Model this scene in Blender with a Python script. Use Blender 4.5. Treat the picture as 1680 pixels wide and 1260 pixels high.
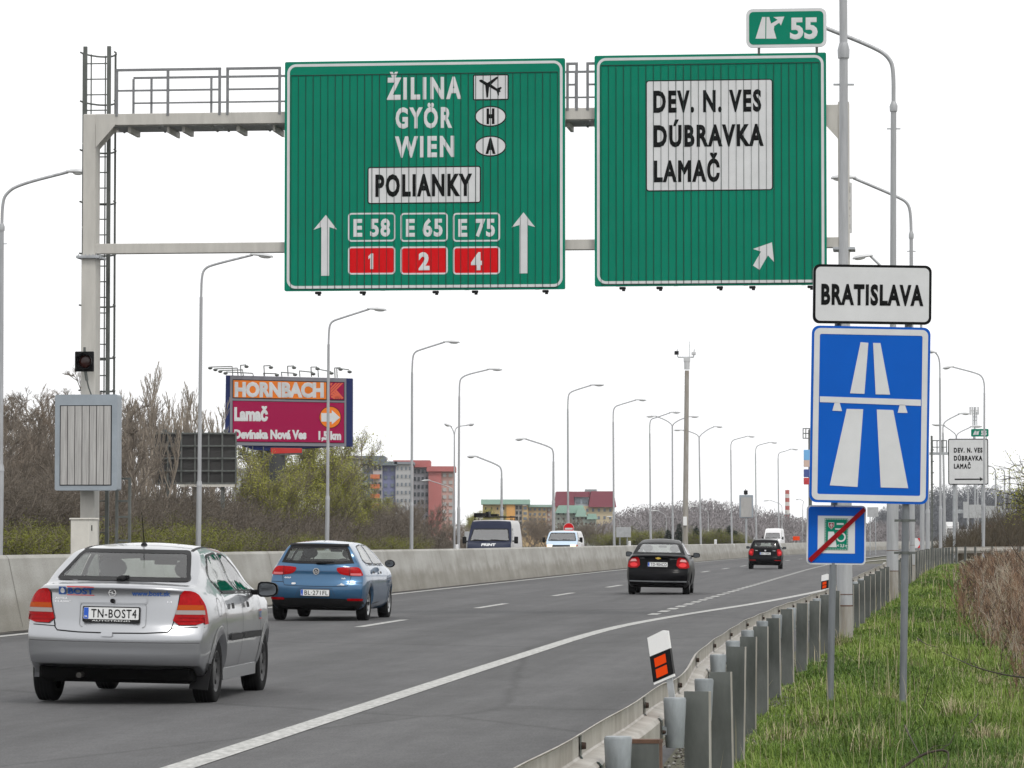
import bpy, bmesh, math, random
import numpy as np
from mathutils import Vector, Matrix
from mathutils.bvhtree import BVHTree
R = math.radians
SC = bpy.context.scene
COL = SC.collection
for o in list(bpy.data.objects):
    bpy.data.objects.remove(o)
# ------------------------------------------------------------------ camera
FPX = 6000.0                      # focal length in pixels of the 1680 px wide frame
HCAM = 1.49
PITCH = math.atan((883 - 630) / FPX)
cam = bpy.data.cameras.new('camera')
cam.sensor_width = 36.0
cam.lens = 36.0 * FPX / 1680.0
cam.clip_start = 0.5
cam.clip_end = 8000
camo = bpy.data.objects.new('camera', cam)
COL.objects.link(camo)
camo.location = (0, 0, HCAM)
camo.rotation_euler = (math.pi / 2 + PITCH, 0, 0)
SC.camera = camo
# ------------------------------------------------------------------ sky, sun, exposure
SUN_EL, SUN_AZ = 52.0, 150.0      # azimuth clockwise from +Y (high sun behind the camera, to the right)
W = bpy.data.worlds.new('World')
SC.world = W
W.use_nodes = True
nt = W.node_tree
sky = nt.nodes.new('ShaderNodeTexSky')
sky.sky_type = 'NISHITA'
sky.sun_disc = False
sky.sun_elevation = R(SUN_EL)
sky.sun_rotation = R(SUN_AZ)
sky.air_density = 1.0
sky.dust_density = 4.0
sky.ozone_density = 1.0
hsv = nt.nodes.new('ShaderNodeHueSaturation')
hsv.inputs['Saturation'].default_value = 0.10
hsv.inputs['Value'].default_value = 1.0
mixo = nt.nodes.new('ShaderNodeMix')
mixo.data_type = 'RGBA'
mixo.inputs['Factor'].default_value = 0.85      # overcast: an even white cloud layer over the sky
mixo.inputs['B'].default_value = (10.9, 10.95, 11.0, 1)
nt.links.new(sky.outputs[0], hsv.inputs['Color'])
nt.links.new(hsv.outputs[0], mixo.inputs['A'])
nt.links.new(mixo.outputs['Result'], nt.nodes['Background'].inputs['Color'])
nt.nodes['Background'].inputs['Strength'].default_value = 0.12
sun = bpy.data.lights.new('sun', 'SUN')
sun.energy = 1.2
sun.angle = R(14)
sun.color = (1.0, 0.96, 0.9)
suno = bpy.data.objects.new('sun', sun)
COL.objects.link(suno)
_d = Vector((math.sin(R(SUN_AZ)) * math.cos(R(SUN_EL)), math.cos(R(SUN_AZ)) * math.cos(R(SUN_EL)), math.sin(R(SUN_EL))))
suno.rotation_euler = _d.to_track_quat('Z', 'Y').to_euler()
suno.location = (0, 0, 60)
SC.view_settings.view_transform = 'Standard'
SC.view_settings.look = 'None'
SC.view_settings.exposure = 0.0
SC.view_settings.gamma = 1.0
SC.view_settings.use_curve_mapping = False
SC.cycles.max_bounces = 8
SC.cycles.transparent_max_bounces = 24
SC.cycles.use_denoising = True

# ------------------------------------------------------------------ picture <-> place
cp, sp_ = math.cos(PITCH), math.sin(PITCH)
def ray(px, py):
    u, v = (px - 840) / FPX, (630 - py) / FPX
    return Vector((u, cp - v * sp_, sp_ + v * cp))
def at(px, py, Y):
    d = ray(px, py)
    k = Y / d.y
    return Vector((d.x * k, Y, HCAM + d.z * k))
def ground(px, py, z0=0.0):
    d = ray(px, py)
    k = (z0 - HCAM) / d.z
    return Vector((d.x * k, d.y * k, z0))
TH = math.atan(660 / FPX)
DV = Vector((math.sin(TH), math.cos(TH), 0))
NV = Vector((math.cos(TH), -math.sin(TH), 0))
S0, RAD = 160.0, 4700.0
def road(s, lat, z=0.0):
    if s <= S0:
        p = DV * s + NV * lat
    else:
        a = (s - S0) / RAD
        c = DV * S0 + NV * RAD
        p = c - (NV * math.cos(a) - DV * math.sin(a)) * (RAD - lat)
    return Vector((p.x, p.y, z))
def heading(s):
    return TH + max(0.0, s - S0) / RAD
def on_plane(px, py, s):            # where a sight line meets the upright plane across the road at s -> (lat, z)
    d = ray(px, py)
    k = s / (d.x * DV.x + d.y * DV.y)
    p = d * k
    return p.x * NV.x + p.y * NV.y, HCAM + p.z
def latof(x, y):
    return x * NV.x + y * NV.y, x * DV.x + y * DV.y

# ------------------------------------------------------------------ materials
def mat(name, col, rough=0.6, metal=0.0, var=0.0, vscale=8.0, bump=0.0, bscale=60.0, spec=0.5, col2=None, streak=None, coat=0.0, em=None, emstr=0.0, pos='Object'):
    m = bpy.data.materials.new(name)
    m.use_nodes = True
    nt = m.node_tree
    b = nt.nodes['Principled BSDF']
    b.inputs['Base Color'].default_value = (*col, 1)
    b.inputs['Roughness'].default_value = rough
    b.inputs['Metallic'].default_value = metal
    b.inputs['Specular IOR Level'].default_value = spec
    if coat:
        b.inputs['Coat Weight'].default_value = coat
        b.inputs['Coat Roughness'].default_value = 0.04
    if em:
        b.inputs['Emission Color'].default_value = (*em, 1)
        b.inputs['Emission Strength'].default_value = emstr
    tc = nt.nodes.new('ShaderNodeTexCoord')
    if var > 0:
        n = nt.nodes.new('ShaderNodeTexNoise')
        n.inputs['Scale'].default_value = vscale
        n.inputs['Detail'].default_value = 6
        n.inputs['Roughness'].default_value = 0.65
        src = tc.outputs[pos]
        if streak:
            mp = nt.nodes.new('ShaderNodeMapping')
            mp.inputs['Scale'].default_value = streak
            nt.links.new(src, mp.inputs['Vector'])
            src = mp.outputs[0]
        nt.links.new(src, n.inputs['Vector'])
        rp = nt.nodes.new('ShaderNodeValToRGB')
        rp.color_ramp.elements[0].position = 0.3
        rp.color_ramp.elements[1].position = 0.7
        c2 = col2 or tuple(c * (1 - var) for c in col)
        c1 = tuple(min(1, c * (1 + (0 if col2 else var * 0.6))) for c in col)
        rp.color_ramp.elements[0].color = (*c2, 1)
        rp.color_ramp.elements[1].color = (*c1, 1)
        nt.links.new(n.outputs['Fac'], rp.inputs[0])
        nt.links.new(rp.outputs[0], b.inputs['Base Color'])
    if bump > 0:
        n2 = nt.nodes.new('ShaderNodeTexNoise')
        n2.inputs['Scale'].default_value = bscale
        n2.inputs['Detail'].default_value = 4
        nt.links.new(tc.outputs[pos], n2.inputs['Vector'])
        bp = nt.nodes.new('ShaderNodeBump')
        bp.inputs['Strength'].default_value = bump
        bp.inputs['Distance'].default_value = 0.01
        nt.links.new(n2.outputs['Fac'], bp.inputs['Height'])
        nt.links.new(bp.outputs[0], b.inputs['Normal'])
    return m
def glass_mat(name, tint, gloss=0.06, rough=0.02):
    m = bpy.data.materials.new(name)
    m.use_nodes = True
    nt = m.node_tree
    nt.nodes.clear()
    o = nt.nodes.new('ShaderNodeOutputMaterial')
    mx = nt.nodes.new('ShaderNodeMixShader')
    t = nt.nodes.new('ShaderNodeBsdfTransparent')
    t.inputs[0].default_value = (*tint, 1)
    g = nt.nodes.new('ShaderNodeBsdfGlossy')
    g.inputs['Roughness'].default_value = rough
    lw = nt.nodes.new('ShaderNodeLayerWeight')          # same reflectance from both sides of the pane
    lw.inputs['Blend'].default_value = .5
    pw = nt.nodes.new('ShaderNodeMath')
    pw.operation = 'POWER'
    pw.inputs[1].default_value = 4.0
    nt.links.new(lw.outputs['Facing'], pw.inputs[0])
    ad = nt.nodes.new('ShaderNodeMath')
    ad.operation = 'ADD'
    ad.use_clamp = True
    ad.inputs[1].default_value = gloss + .05
    nt.links.new(pw.outputs[0], ad.inputs[0])
    nt.links.new(ad.outputs[0], mx.inputs[0])
    nt.links.new(t.outputs[0], mx.inputs[1])
    nt.links.new(g.outputs[0], mx.inputs[2])
    nt.links.new(mx.outputs[0], o.inputs[0])
    return m
M = {}
M['galv'] = mat('galvanised_steel', (.42, .44, .46), .45, .55, .25, 3.0, .05, 90)
M['galvdark'] = mat('weathered_zinc', (.15, .16, .152), .55, .25, .5, 5.0, .05, 60, col2=(.07, .078, .072), streak=(1, 1, .35))
M['spacer'] = mat('new_zinc', (.27, .295, .31), .5, .3, .3, 12, streak=(1, 1, .4))
M['rail'] = mat('rail_zinc', (.44, .42, .385), .5, .15, .35, 5.0, .04, 60, col2=(.24, .215, .18), streak=(1, 1, .5))
M['poststeel'] = mat('sign_post_steel', (.185, .20, .215), .5, .3, .22, 5, .04, 60, streak=(3, 3, .6))
M['rust'] = mat('rusty_steel', (.13, .07, .045), .8, .1, .5, 14, .1, 80)
M['polegrey'] = mat('lamp_pole_paint', (.40, .41, .425), .5, .25, .22, 2.5, streak=(4, 4, .4))
M['polelow'] = mat('lamp_pole_base', (.36, .35, .33), .7, 0, .4, 3.0, .08, 60, col2=(.24, .21, .17), streak=(3, 3, .5))
M['head'] = mat('lamp_head', (.55, .56, .57), .4, .1, .1, 5)
M['lens'] = mat('lamp_lens', (.62, .63, .62), .15, 0, spec=.6)
M['gantry'] = mat('gantry_paint', (.50, .485, .45), .55, 0, .16, 1.2, .03, 40, streak=(3, 3, .6))
M['gantryrail'] = mat('walkway_rail', (.20, .205, .215), .5, .3, .2, 6)
M['grate'] = mat('walkway_grating', (.46, .47, .48), .6, .3, .3, 30)
M['green'] = mat('sign_green', (.0, .20, .122), .55, 0, .10, .8, spec=.12)
M['signwhite'] = mat('sign_white', (.63, .64, .65), .5, 0, .08, 2.5, spec=.15)
M['signblack'] = mat('sign_black', (.006, .0065, .007), .6, spec=.1)
M['signred'] = mat('sign_red', (.60, .004, .008), .5, spec=.12)
M['darkred'] = mat('sign_dark_red', (.26, .003, .008), .5, spec=.12)
M['signblue'] = mat('sign_blue', (.002, .10, .50), .5, 0, .07, 2, spec=.12)
M['signback'] = mat('sign_back', (.42, .43, .44), .5, .3, .15, 4)
M['seam'] = mat('slat_gap', (.01, .03, .025), .8)
M['black'] = mat('black_plastic', (.006, .006, .007), .55, 0, .3, 10, spec=.2)
M['tyre'] = mat('tyre_rubber', (.008, .008, .0085), .9, 0, .3, 12, .1, 90, spec=.2)
M['dark'] = mat('dark_interior', (.012, .0125, .013), .9, spec=.2)
M['vms'] = mat('message_box_paint', (.30, .34, .38), .5, .1, .12, 3)
M['slat'] = mat('weathered_aluminium', (.50, .495, .48), .55, .1, .4, 3, col2=(.28, .27, .265), streak=(14, 14, .5))
M['cabinet'] = mat('cabinet_paint', (.62, .60, .55), .6, 0, .12, 3)
M['white'] = mat('white_paint', (.78, .78, .78), .5)
M['orange'] = mat('orange_reflector', (.78, .06, .004), .5, spec=.1)
# ------------------------------------------------------------------ mesh builder
class MB:
    def __init__(s):
        s.v, s.f, s.m, s.sm = [], [], [], []
    def add(s, vs, fs, mi=0, smooth=False, T=None):
        b = len(s.v)
        s.v += [tuple(T @ Vector(p)) if T is not None else tuple(p) for p in vs]
        for f in fs:
            s.f.append(tuple(i + b for i in f))
            s.m.append(mi)
            s.sm.append(smooth)
        return s
    def box(s, x0, x1, y0, y1, z0, z1, mi=0, T=None):
        v = [(x0, y0, z0), (x1, y0, z0), (x1, y1, z0), (x0, y1, z0), (x0, y0, z1), (x1, y0, z1), (x1, y1, z1), (x0, y1, z1)]
        return s.add(v, [(0, 3, 2, 1), (4, 5, 6, 7), (0, 1, 5, 4), (1, 2, 6, 5), (2, 3, 7, 6), (3, 0, 4, 7)], mi, False, T)
    def cbox(s, c, d, mi=0, T=None, ch=0.01):       # box with chamfered upright and top edges
        x, y, z = (k / 2 for k in d)
        r = min(ch, x * .4, y * .4, z * .4)
        ring = lambda ox, oy, zz: [(c[0] + a, c[1] + b, c[2] + zz) for a, b in
            ((-ox + r, -oy), (ox - r, -oy), (ox, -oy + r), (ox, oy - r), (ox - r, oy), (-ox + r, oy), (-ox, oy - r), (-ox, -oy + r))]
        v = ring(x - r, y - r, -z) + ring(x, y, -z + r) + ring(x, y, z - r) + ring(x - r, y - r, z)
        f = []
        for k in range(3):
            for i in range(8):
                j = (i + 1) % 8
                f.append((k * 8 + i, k * 8 + j, k * 8 + 8 + j, k * 8 + 8 + i))
        f += [tuple(range(7, -1, -1)), tuple(range(24, 32))]
        return s.add(v, f, mi, False, T)
    def tube(s, pts, rad, n=8, mi=0, caps=True, T=None, smooth=True):
        pts = [Vector(p) for p in pts]
        if not hasattr(rad, '__len__'):
            rad = [rad] * len(pts)
        up = None
        v, f = [], []
        for i, p in enumerate(pts):
            t = (pts[min(i + 1, len(pts) - 1)] - pts[max(i - 1, 0)])
            if t.length < 1e-9:
                t = Vector((0, 0, 1))
            t.normalize()
            if up is None:
                up = t.orthogonal().normalized()
            up = (up - t * up.dot(t))
            up = up.normalized() if up.length > 1e-6 else t.orthogonal().normalized()
            w = t.cross(up)
            for k in range(n):
                a = 2 * math.pi * k / n
                v.append(p + (up * math.cos(a) + w * math.sin(a)) * rad[i])
        for i in range(len(pts) - 1):
            for k in range(n):
                j = (k + 1) % n
                f.append((i * n + k, i * n + j, i * n + n + j, i * n + n + k))
        s.add(v, f, mi, smooth, T)
        if caps:
            s.add(v[:n], [tuple(range(n - 1, -1, -1))], mi, False, T)
            s.add(v[-n:], [tuple(range(n))], mi, False, T)
        return s
    def cyl(s, p0, p1, r0, r1=None, n=12, mi=0, T=None):
        return s.tube([p0, p1], [r0, r0 if r1 is None else r1], n, mi, True, T)
    def prism(s, poly, y0, y1, mi=0, T=None, smi=None):      # polygon in (x, z), front at y0 looking to -y
        a = sum(poly[i][0] * poly[(i + 1) % len(poly)][1] - poly[(i + 1) % len(poly)][0] * poly[i][1] for i in range(len(poly)))
        if a < 0:
            poly = poly[::-1]
        n = len(poly)
        v = [(p[0], y0, p[1]) for p in poly] + [(p[0], y1, p[1]) for p in poly]
        s.add(v, [tuple(range(n)), tuple(range(2 * n - 1, n - 1, -1))], mi, False, T)
        s.add(v, [((i + 1) % n, i, n + i, n + (i + 1) % n) for i in range(n)], mi if smi is None else smi, False, T)
        return s
    def ring(s, outer, inner, y0, mi=0, T=None):              # flat band between two outlines with as many points
        n = len(outer)
        v = [(p[0], y0, p[1]) for p in outer] + [(p[0], y0, p[1]) for p in inner]
        return s.add(v, [(i, (i + 1) % n, n + (i + 1) % n, n + i) for i in range(n)], mi, False, T)
    def text(s, body, x, z, h, y=0.0, width=None, bold=.02, mi=0, align='C', T=None, sx=1.0, skew=0.0, sp=1.0):
        v, f = text_mesh(body, bold, sp)
        xs = [p[0] for p in v]
        x0, x1 = min(xs), max(xs)
        k = h / CAP[0]
        kx = (width / (x1 - x0)) if width else k * sx
        ox = {'C': (x0 + x1) / 2, 'L': x0, 'R': x1}[align]
        return s.add([((p[0] - ox) * kx + x, y - abs(p[2]) * k * .12, p[1] * k + z + skew * ((p[0] - ox) * kx)) for p in v], f, mi, False, T)
    def lathe(s, prof, n=24, mi=0, T=None, smooth=True):       # profile (r, x) around the x axis
        v, f = [], []
        for r, x in prof:
            for k in range(n):
                a = 2 * math.pi * k / n
                v.append((x, r * math.cos(a), r * math.sin(a)))
        for i in range(len(prof) - 1):
            for k in range(n):
                j = (k + 1) % n
                f.append((i * n + k, i * n + j, i * n + n + j, i * n + n + k))
        return s.add(v, f, mi, smooth, T)
    def ell(s, c, r, n=12, mi=0, T=None):
        v, f = [], []
        for i in range(n // 2 + 1):
            p = math.pi * i / (n // 2)
            for k in range(n):
                a = 2 * math.pi * k / n
                v.append((c[0] + r[0] * math.sin(p) * math.cos(a), c[1] + r[1] * math.sin(p) * math.sin(a), c[2] + r[2] * math.cos(p)))
        for i in range(n // 2):
            for k in range(n):
                j = (k + 1) % n
                f.append((i * n + k, i * n + n + k, i * n + n + j, i * n + j))
        return s.add(v, f, mi, True, T)
    def build(s, name, mats, parent=None):
        me = bpy.data.meshes.new(name)
        me.from_pydata(s.v, [], s.f)
        return finish(me, name, mats, parent, s.m, s.sm)
def finish(me, name, mats, parent=None, mi=None, sm=None):
    if not isinstance(mats, (list, tuple)):
        mats = [mats]
    for m in mats:
        me.materials.append(m)
    if mi is not None and len(mats) > 1:
        me.polygons.foreach_set('material_index', mi)
    if sm is not None:
        me.polygons.foreach_set('use_smooth', sm)
    me.update()
    o = bpy.data.objects.new(name, me)
    COL.objects.link(o)
    if parent is not None:
        o.parent = parent
    return o
_TX = {}
def text_mesh(body, bold, sp=1.0):
    key = (body, bold, sp)
    if key not in _TX:
        c = bpy.data.curves.new('lettering', 'FONT')
        c.body = body
        c.size = 1
        c.resolution_u = 3
        c.bevel_depth = bold
        c.bevel_resolution = 0
        c.space_character = sp
        o = bpy.data.objects.new('lettering', c)
        me = o.to_mesh()
        co = [tuple(v.co) for v in me.vertices]
        _TX[key] = (co, [tuple(p.vertices) for p in me.polygons if sum(co[i][2] for i in p.vertices) > -1e-5 * len(p.vertices) or bold == 0])
        o.to_mesh_clear()
        bpy.data.objects.remove(o)
        bpy.data.curves.remove(c)
    return _TX[key]
CAP = [1.0]
_v, _ = text_mesh('H', .0)
CAP[0] = max(p[1] for p in _v)
def tag(o, label=None, cat=None, group=None, kind=None):
    if label: o['label'] = label
    if cat: o['category'] = cat
    if group: o['group'] = group
    if kind: o['kind'] = kind
    return o
def thing(name, label, cat, loc=(0, 0, 0), rz=0.0, group=None, rot=None):
    e = bpy.data.objects.new(name, None)
    COL.objects.link(e)
    e.empty_display_size = .2
    e.location = loc
    e.rotation_euler = rot if rot else (0, 0, rz)
    return tag(e, label, cat, group)
def struct(name, mb, mats):
    o = mb.build(name, mats)
    o['kind'] = 'structure'
    return o
def copy_tree(o, parent=None):
    c = o.copy()
    COL.objects.link(c)
    if parent is not None:
        c.parent = parent
    for ch in list(o.children):
        copy_tree(ch, c)
    return c
def rrect(x0, x1, z0, z1, r, n=5):
    out = []
    for cx, cz, a0 in ((x1 - r, z0 + r, -90), (x1 - r, z1 - r, 0), (x0 + r, z1 - r, 90), (x0 + r, z0 + r, 180)):
        for i in range(n + 1):
            a = R(a0 + 90 * i / n)
            out.append((cx + r * math.cos(a), cz + r * math.sin(a)))
    return out
def oval(cx, cz, rx, rz, n=28):
    return [(cx + rx * math.cos(2 * math.pi * i / n), cz + rz * math.sin(2 * math.pi * i / n)) for i in range(n)]
def chaikin(p, k=2):
    for _ in range(k):
        q = []
        for i in range(len(p)):
            a, b = p[i], p[(i + 1) % len(p)]
            q += [(a[0] * .75 + b[0] * .25, a[1] * .75 + b[1] * .25), (a[0] * .25 + b[0] * .75, a[1] * .25 + b[1] * .75)]
        p = q
    return p
def rp(p, r, n=3):
    out = []
    m = len(p)
    for i in range(m):
        a, b, c = Vector(p[i - 1]), Vector(p[i]), Vector(p[(i + 1) % m])
        e0, e1 = a - b, c - b
        k = min(r, e0.length * .45, e1.length * .45)
        s, e = b + e0.normalized() * k, b + e1.normalized() * k
        for j in range(n + 1):
            t = j / n
            q = s * (1 - t) ** 2 + b * 2 * t * (1 - t) + e * t * t
            out.append((q.x, q.y))
    return out
def scale_poly(p, kx, kz=None):
    kz = kx if kz is None else kz
    cx = (min(q[0] for q in p) + max(q[0] for q in p)) / 2
    cz = (min(q[1] for q in p) + max(q[1] for q in p)) / 2
    return [(cx + (q[0] - cx) * kx, cz + (q[1] - cz) * kz) for q in p]
def inset(p, d):
    n = len(p)
    a = sum(p[i][0] * p[(i + 1) % n][1] - p[(i + 1) % n][0] * p[i][1] for i in range(n))
    sg = 1 if a > 0 else -1
    out = []
    for i in range(n):
        e0 = Vector((p[i][0] - p[i - 1][0], p[i][1] - p[i - 1][1]))
        e1 = Vector((p[(i + 1) % n][0] - p[i][0], p[(i + 1) % n][1] - p[i][1]))
        if e0.length < 1e-7: e0 = e1
        if e1.length < 1e-7: e1 = e0
        e0.normalize(); e1.normalize()
        n0, n1 = Vector((-e0.y, e0.x)) * sg, Vector((-e1.y, e1.x)) * sg
        b = n0 + n1
        b = b.normalized() if b.length > 1e-6 else n0
        k = d / max(.35, b.dot(n0))
        out.append((p[i][0] + b.x * k, p[i][1] + b.y * k))
    return out
# ------------------------------------------------------------------ ground, road, markings
def asphalt_mat(name, base):
    m = mat(name, base, .88, 0, spec=.25)
    nt = m.node_tree
    b = nt.nodes['Principled BSDF']
    uv = nt.nodes.new('ShaderNodeUVMap')
    def noise(scale, sc, det=5):
        mp = nt.nodes.new('ShaderNodeMapping')
        mp.inputs['Scale'].default_value = sc
        n = nt.nodes.new('ShaderNodeTexNoise')
        n.inputs['Scale'].default_value = scale
        n.inputs['Detail'].default_value = det
        n.inputs['Roughness'].default_value = .7
        nt.links.new(uv.outputs[0], mp.inputs[0])
        nt.links.new(mp.outputs[0], n.inputs['Vector'])
        return n.outputs['Fac']
    def mul(a, bb, f=1.0):
        x = nt.nodes.new('ShaderNodeMix')
        x.data_type = 'RGBA'
        x.blend_type = 'MULTIPLY'
        x.inputs['Factor'].default_value = f
        nt.links.new(a, x.inputs['A'])
        nt.links.new(bb, x.inputs['B'])
        return x.outputs['Result']
    def ramp(src, lo, hi, p0=.3, p1=.7):
        r = nt.nodes.new('ShaderNodeValToRGB')
        r.color_ramp.elements[0].position, r.color_ramp.elements[1].position = p0, p1
        r.color_ramp.elements[0].color = (lo, lo, lo, 1)
        r.color_ramp.elements[1].color = (hi, hi, hi, 1)
        nt.links.new(src, r.inputs[0])
        return r.outputs[0]
    rgb = nt.nodes.new('ShaderNodeRGB')
    rgb.outputs[0].default_value = (*base, 1)
    c = mul(rgb.outputs[0], ramp(noise(.55, (1.6, .06, 1), 6), .78, 1.2))       # long tyre-worn streaks
    c = mul(c, ramp(noise(1.3, (1, .35, 1)), .86, 1.12))                      # patches
    c = mul(c, ramp(noise(55, (1, 1, 1), 3), .62, 1.38, .32, .68))            # aggregate
    c = mul(c, ramp(noise(9, (1, .5, 1), 4), .9, 1.1))
    # wheel tracks polished lighter, oil-darkened lane middles
    sx = nt.nodes.new('ShaderNodeSeparateXYZ')
    nt.links.new(uv.outputs[0], sx.inputs[0])
    mr = nt.nodes.new('ShaderNodeMapRange')
    mr.inputs['From Min'].default_value, mr.inputs['From Max'].default_value = -14.3, -1.0
    wob = nt.nodes.new('ShaderNodeMath'); wob.operation = 'MULTIPLY_ADD'
    wob.inputs[1].default_value = .9
    nt.links.new(noise(.12, (1, .5, 1), 2), wob.inputs[0]); nt.links.new(sx.outputs['X'], wob.inputs[2])
    nt.links.new(wob.outputs[0], mr.inputs['Value'])
    tr = nt.nodes.new('ShaderNodeValToRGB')
    k = lambda la: (la + .45 + 14.3) / 13.3
    st = [(k(-14.2), .82), (k(-12.5), 1.07), (k(-11.6), .93), (k(-10.6), 1.07), (k(-9.3), .95), (k(-8.2), 1.08), (k(-7.15), .90), (k(-6.1), 1.08), (k(-5.0), .97), (k(-3.4), 1.03), (k(-1.8), .9)]
    while len(tr.color_ramp.elements) < len(st): tr.color_ramp.elements.new(.5)
    for e, (p, v) in zip(tr.color_ramp.elements, st): e.position = min(1, max(0, p)); e.color = (v, v, v * .995, 1)
    nt.links.new(mr.outputs[0], tr.inputs[0])
    c = mul(c, tr.outputs[0])
    # a few sealed cracks and dark spots
    vo = nt.nodes.new('ShaderNodeTexVoronoi'); vo.feature = 'DISTANCE_TO_EDGE'; vo.inputs['Scale'].default_value = .16
    mp = nt.nodes.new('ShaderNodeMapping'); mp.inputs['Scale'].default_value = (1.0, .35, 1)
    ds = nt.nodes.new('ShaderNodeMix'); ds.data_type = 'RGBA'; ds.inputs['Factor'].default_value = .12
    n3 = nt.nodes.new('ShaderNodeTexNoise'); n3.inputs['Scale'].default_value = 1.3
    nt.links.new(uv.outputs[0], n3.inputs['Vector']); nt.links.new(uv.outputs[0], ds.inputs['A']); nt.links.new(n3.outputs['Color'], ds.inputs['B'])
    nt.links.new(ds.outputs['Result'], mp.inputs[0]); nt.links.new(mp.outputs[0], vo.inputs['Vector'])
    c = mul(c, ramp(vo.outputs['Distance'], .76, 1.0, .0015, .006))
    c = mul(c, ramp(noise(2.6, (1, .8, 1), 2), .86, 1.0, .27, .34))
    nt.links.new(c, b.inputs['Base Color'])
    bp = nt.nodes.new('ShaderNodeBump')
    bp.inputs['Strength'].default_value = .35
    bp.inputs['Distance'].default_value = .006
    nt.links.new(noise(70, (1, 1, 1), 3), bp.inputs['Height'])
    nt.links.new(bp.outputs[0], b.inputs['Normal'])
    return m
M['asphalt'] = asphalt_mat('asphalt', (.092, .0917, .0945))
M['asphalt_shoulder'] = asphalt_mat('asphalt_shoulder', (.098, .0978, .1))
M['paint'] = mat('road_paint', (.52, .52, .505), .8, 0, .3, 16, .2, 80, col2=(.25, .25, .24), streak=(1, .35, 1))
def path_interp(tab, s):
    return float(np.interp(s, [t[0] for t in tab], [t[1] for t in tab]))
def smooth_tab(tab, n=8):
    s = [t[0] for t in tab]; y = [t[1] for t in tab]
    out = []
    for i in range(len(s) - 1):
        m0 = (y[i + 1] - y[max(i - 1, 0)]) / (s[i + 1] - s[max(i - 1, 0)])
        m1 = (y[min(i + 2, len(s) - 1)] - y[i]) / (s[min(i + 2, len(s) - 1)] - s[i])
        h = s[i + 1] - s[i]
        for k in range(n):
            t = k / n
            out.append((s[i] + h * t, (2*t**3-3*t**2+1)*y[i] + (t**3-2*t**2+t)*h*m0 + (-2*t**3+3*t**2)*y[i+1] + (t**3-t**2)*h*m1))
    out.append((s[-1], y[-1]))
    return out
def srange(a, b, step):
    n = max(1, int(math.ceil((b - a) / step)))
    return [a + (b - a) * i / n for i in range(n + 1)]
def strip(name, ss, left, right, z, m, nlat=1, zf=None):
    v, f, uv = [], [], []
    for s in ss:
        l = left(s) if callable(left) else left
        r = right(s) if callable(right) else right
        for k in range(nlat + 1):
            lat = l + (r - l) * k / nlat
            zz = zf(s, lat) if zf else z
            v.append(road(s, lat, zz)); uv.append((lat, s))
    w = nlat + 1
    for i in range(len(ss) - 1):
        for k in range(nlat):
            f.append((i * w + k, i * w + k + 1, i * w + w + k + 1, i * w + w + k))
    me = bpy.data.meshes.new(name)
    me.from_pydata([tuple(p) for p in v], [], f)
    l = me.uv_layers.new(name='UVMap')
    for p in me.polygons:
        for li in p.loop_indices:
            l.data[li].uv = uv[me.loops[li].vertex_index]
    o = finish(me, name, m, None, None, [True] * len(f))
    o['kind'] = 'structure'
    return o
RAIL = smooth_tab([(8, -1.22), (11.8, -1.21), (13.9, -1.20), (17, -1.19), (20.3, -1.235), (23.6, -1.33), (29.6, -1.43), (37, -1.43), (49.5, -1.24), (65.3, -1.03),
        (86, -.62), (120, -.1), (150, .6), (178, 1.7)])
EDGE = smooth_tab([(5, -4.60), (22, -4.74), (45, -4.95), (60, -4.99), (70, -4.55), (84, -3.6), (100, -2.8), (115, -2.3), (150, -1.4), (185, 0.2), (215, 2.6)])
rail_lat = lambda s: path_interp(RAIL, s)
edge_lat = lambda s: path_interp(EDGE, s)
M['soil'] = mat('verge_soil', (.115, .105, .07), .95, 0, .5, 26, .6, 60, col2=(.045, .05, .022))
M['field'] = mat('rough_ground', (.10, .095, .06), .95, 0, .5, .05, col2=(.06, .06, .035))
g = MB()
g.add([(-2500, -300, -.06), (2500, -300, -.06), (2500, 5000, -.06), (-2500, 5000, -.06)], [(0, 1, 2, 3)])
struct('ground', g, M['field'])
SS = srange(-15, 160, 5) + srange(165, 1300, 12)
strip('motorway_road', SS, -14.3, lambda s: -5.0, 0.0, M['asphalt'], 4)
strip('hard_shoulder', srange(-15, 215, 3), lambda s: -5.0 if s < 1000 else 0, lambda s: (rail_lat(s) - .25) if s < 178 else 3.0 + (s - 178) * .35, 0.0, M['asphalt_shoulder'], 4)
strip('opposite_road', SS, -28.0, -16.2, 0.0, M['asphalt'], 4)
strip('median_strip', SS, -16.2, -14.3, -.012, M['field'], 1)
PM = MB()
def mark(name, s0, s1, lat, w, step=3.0, z=.005):
    mb = MB()
    ss = srange(s0, s1, step)
    v = []
    for s in ss:
        c = lat(s) if callable(lat) else lat
        v += [road(s, c - w / 2, z), road(s, c + w / 2, z)]
    mb.add(v, [(2 * i, 2 * i + 1, 2 * i + 3, 2 * i + 2) for i in range(len(ss) - 1)])
    return mb
def marks(name, segs, lat, w):
    big = MB()
    for a, b in segs:
        q = mark(name, a, b, lat, w)
        big.add(q.v, q.f)
    return struct(name, big, M['paint'])
marks('edge_marking', [(-10, 900)], -13.78, .20)
marks('lane_marking', [(60.8 + 16.6 * k, 66.3 + 16.6 * k) for k in range(-3, 40)], -9.27, .17)
marks('shoulder_marking', [(5, 214)], edge_lat, .215)
marks('exit_dash_marking', [(71 + 2.75 * k, 72.5 + 2.75 * k) for k in range(0, 48)], -5.08, .20)
marks('nose_marking', [(203, 900)], -5.08, .25)
marks('ramp_marking', [(203, 330)], lambda s: -5.0 + (s - 203) * .035, .3)
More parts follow.
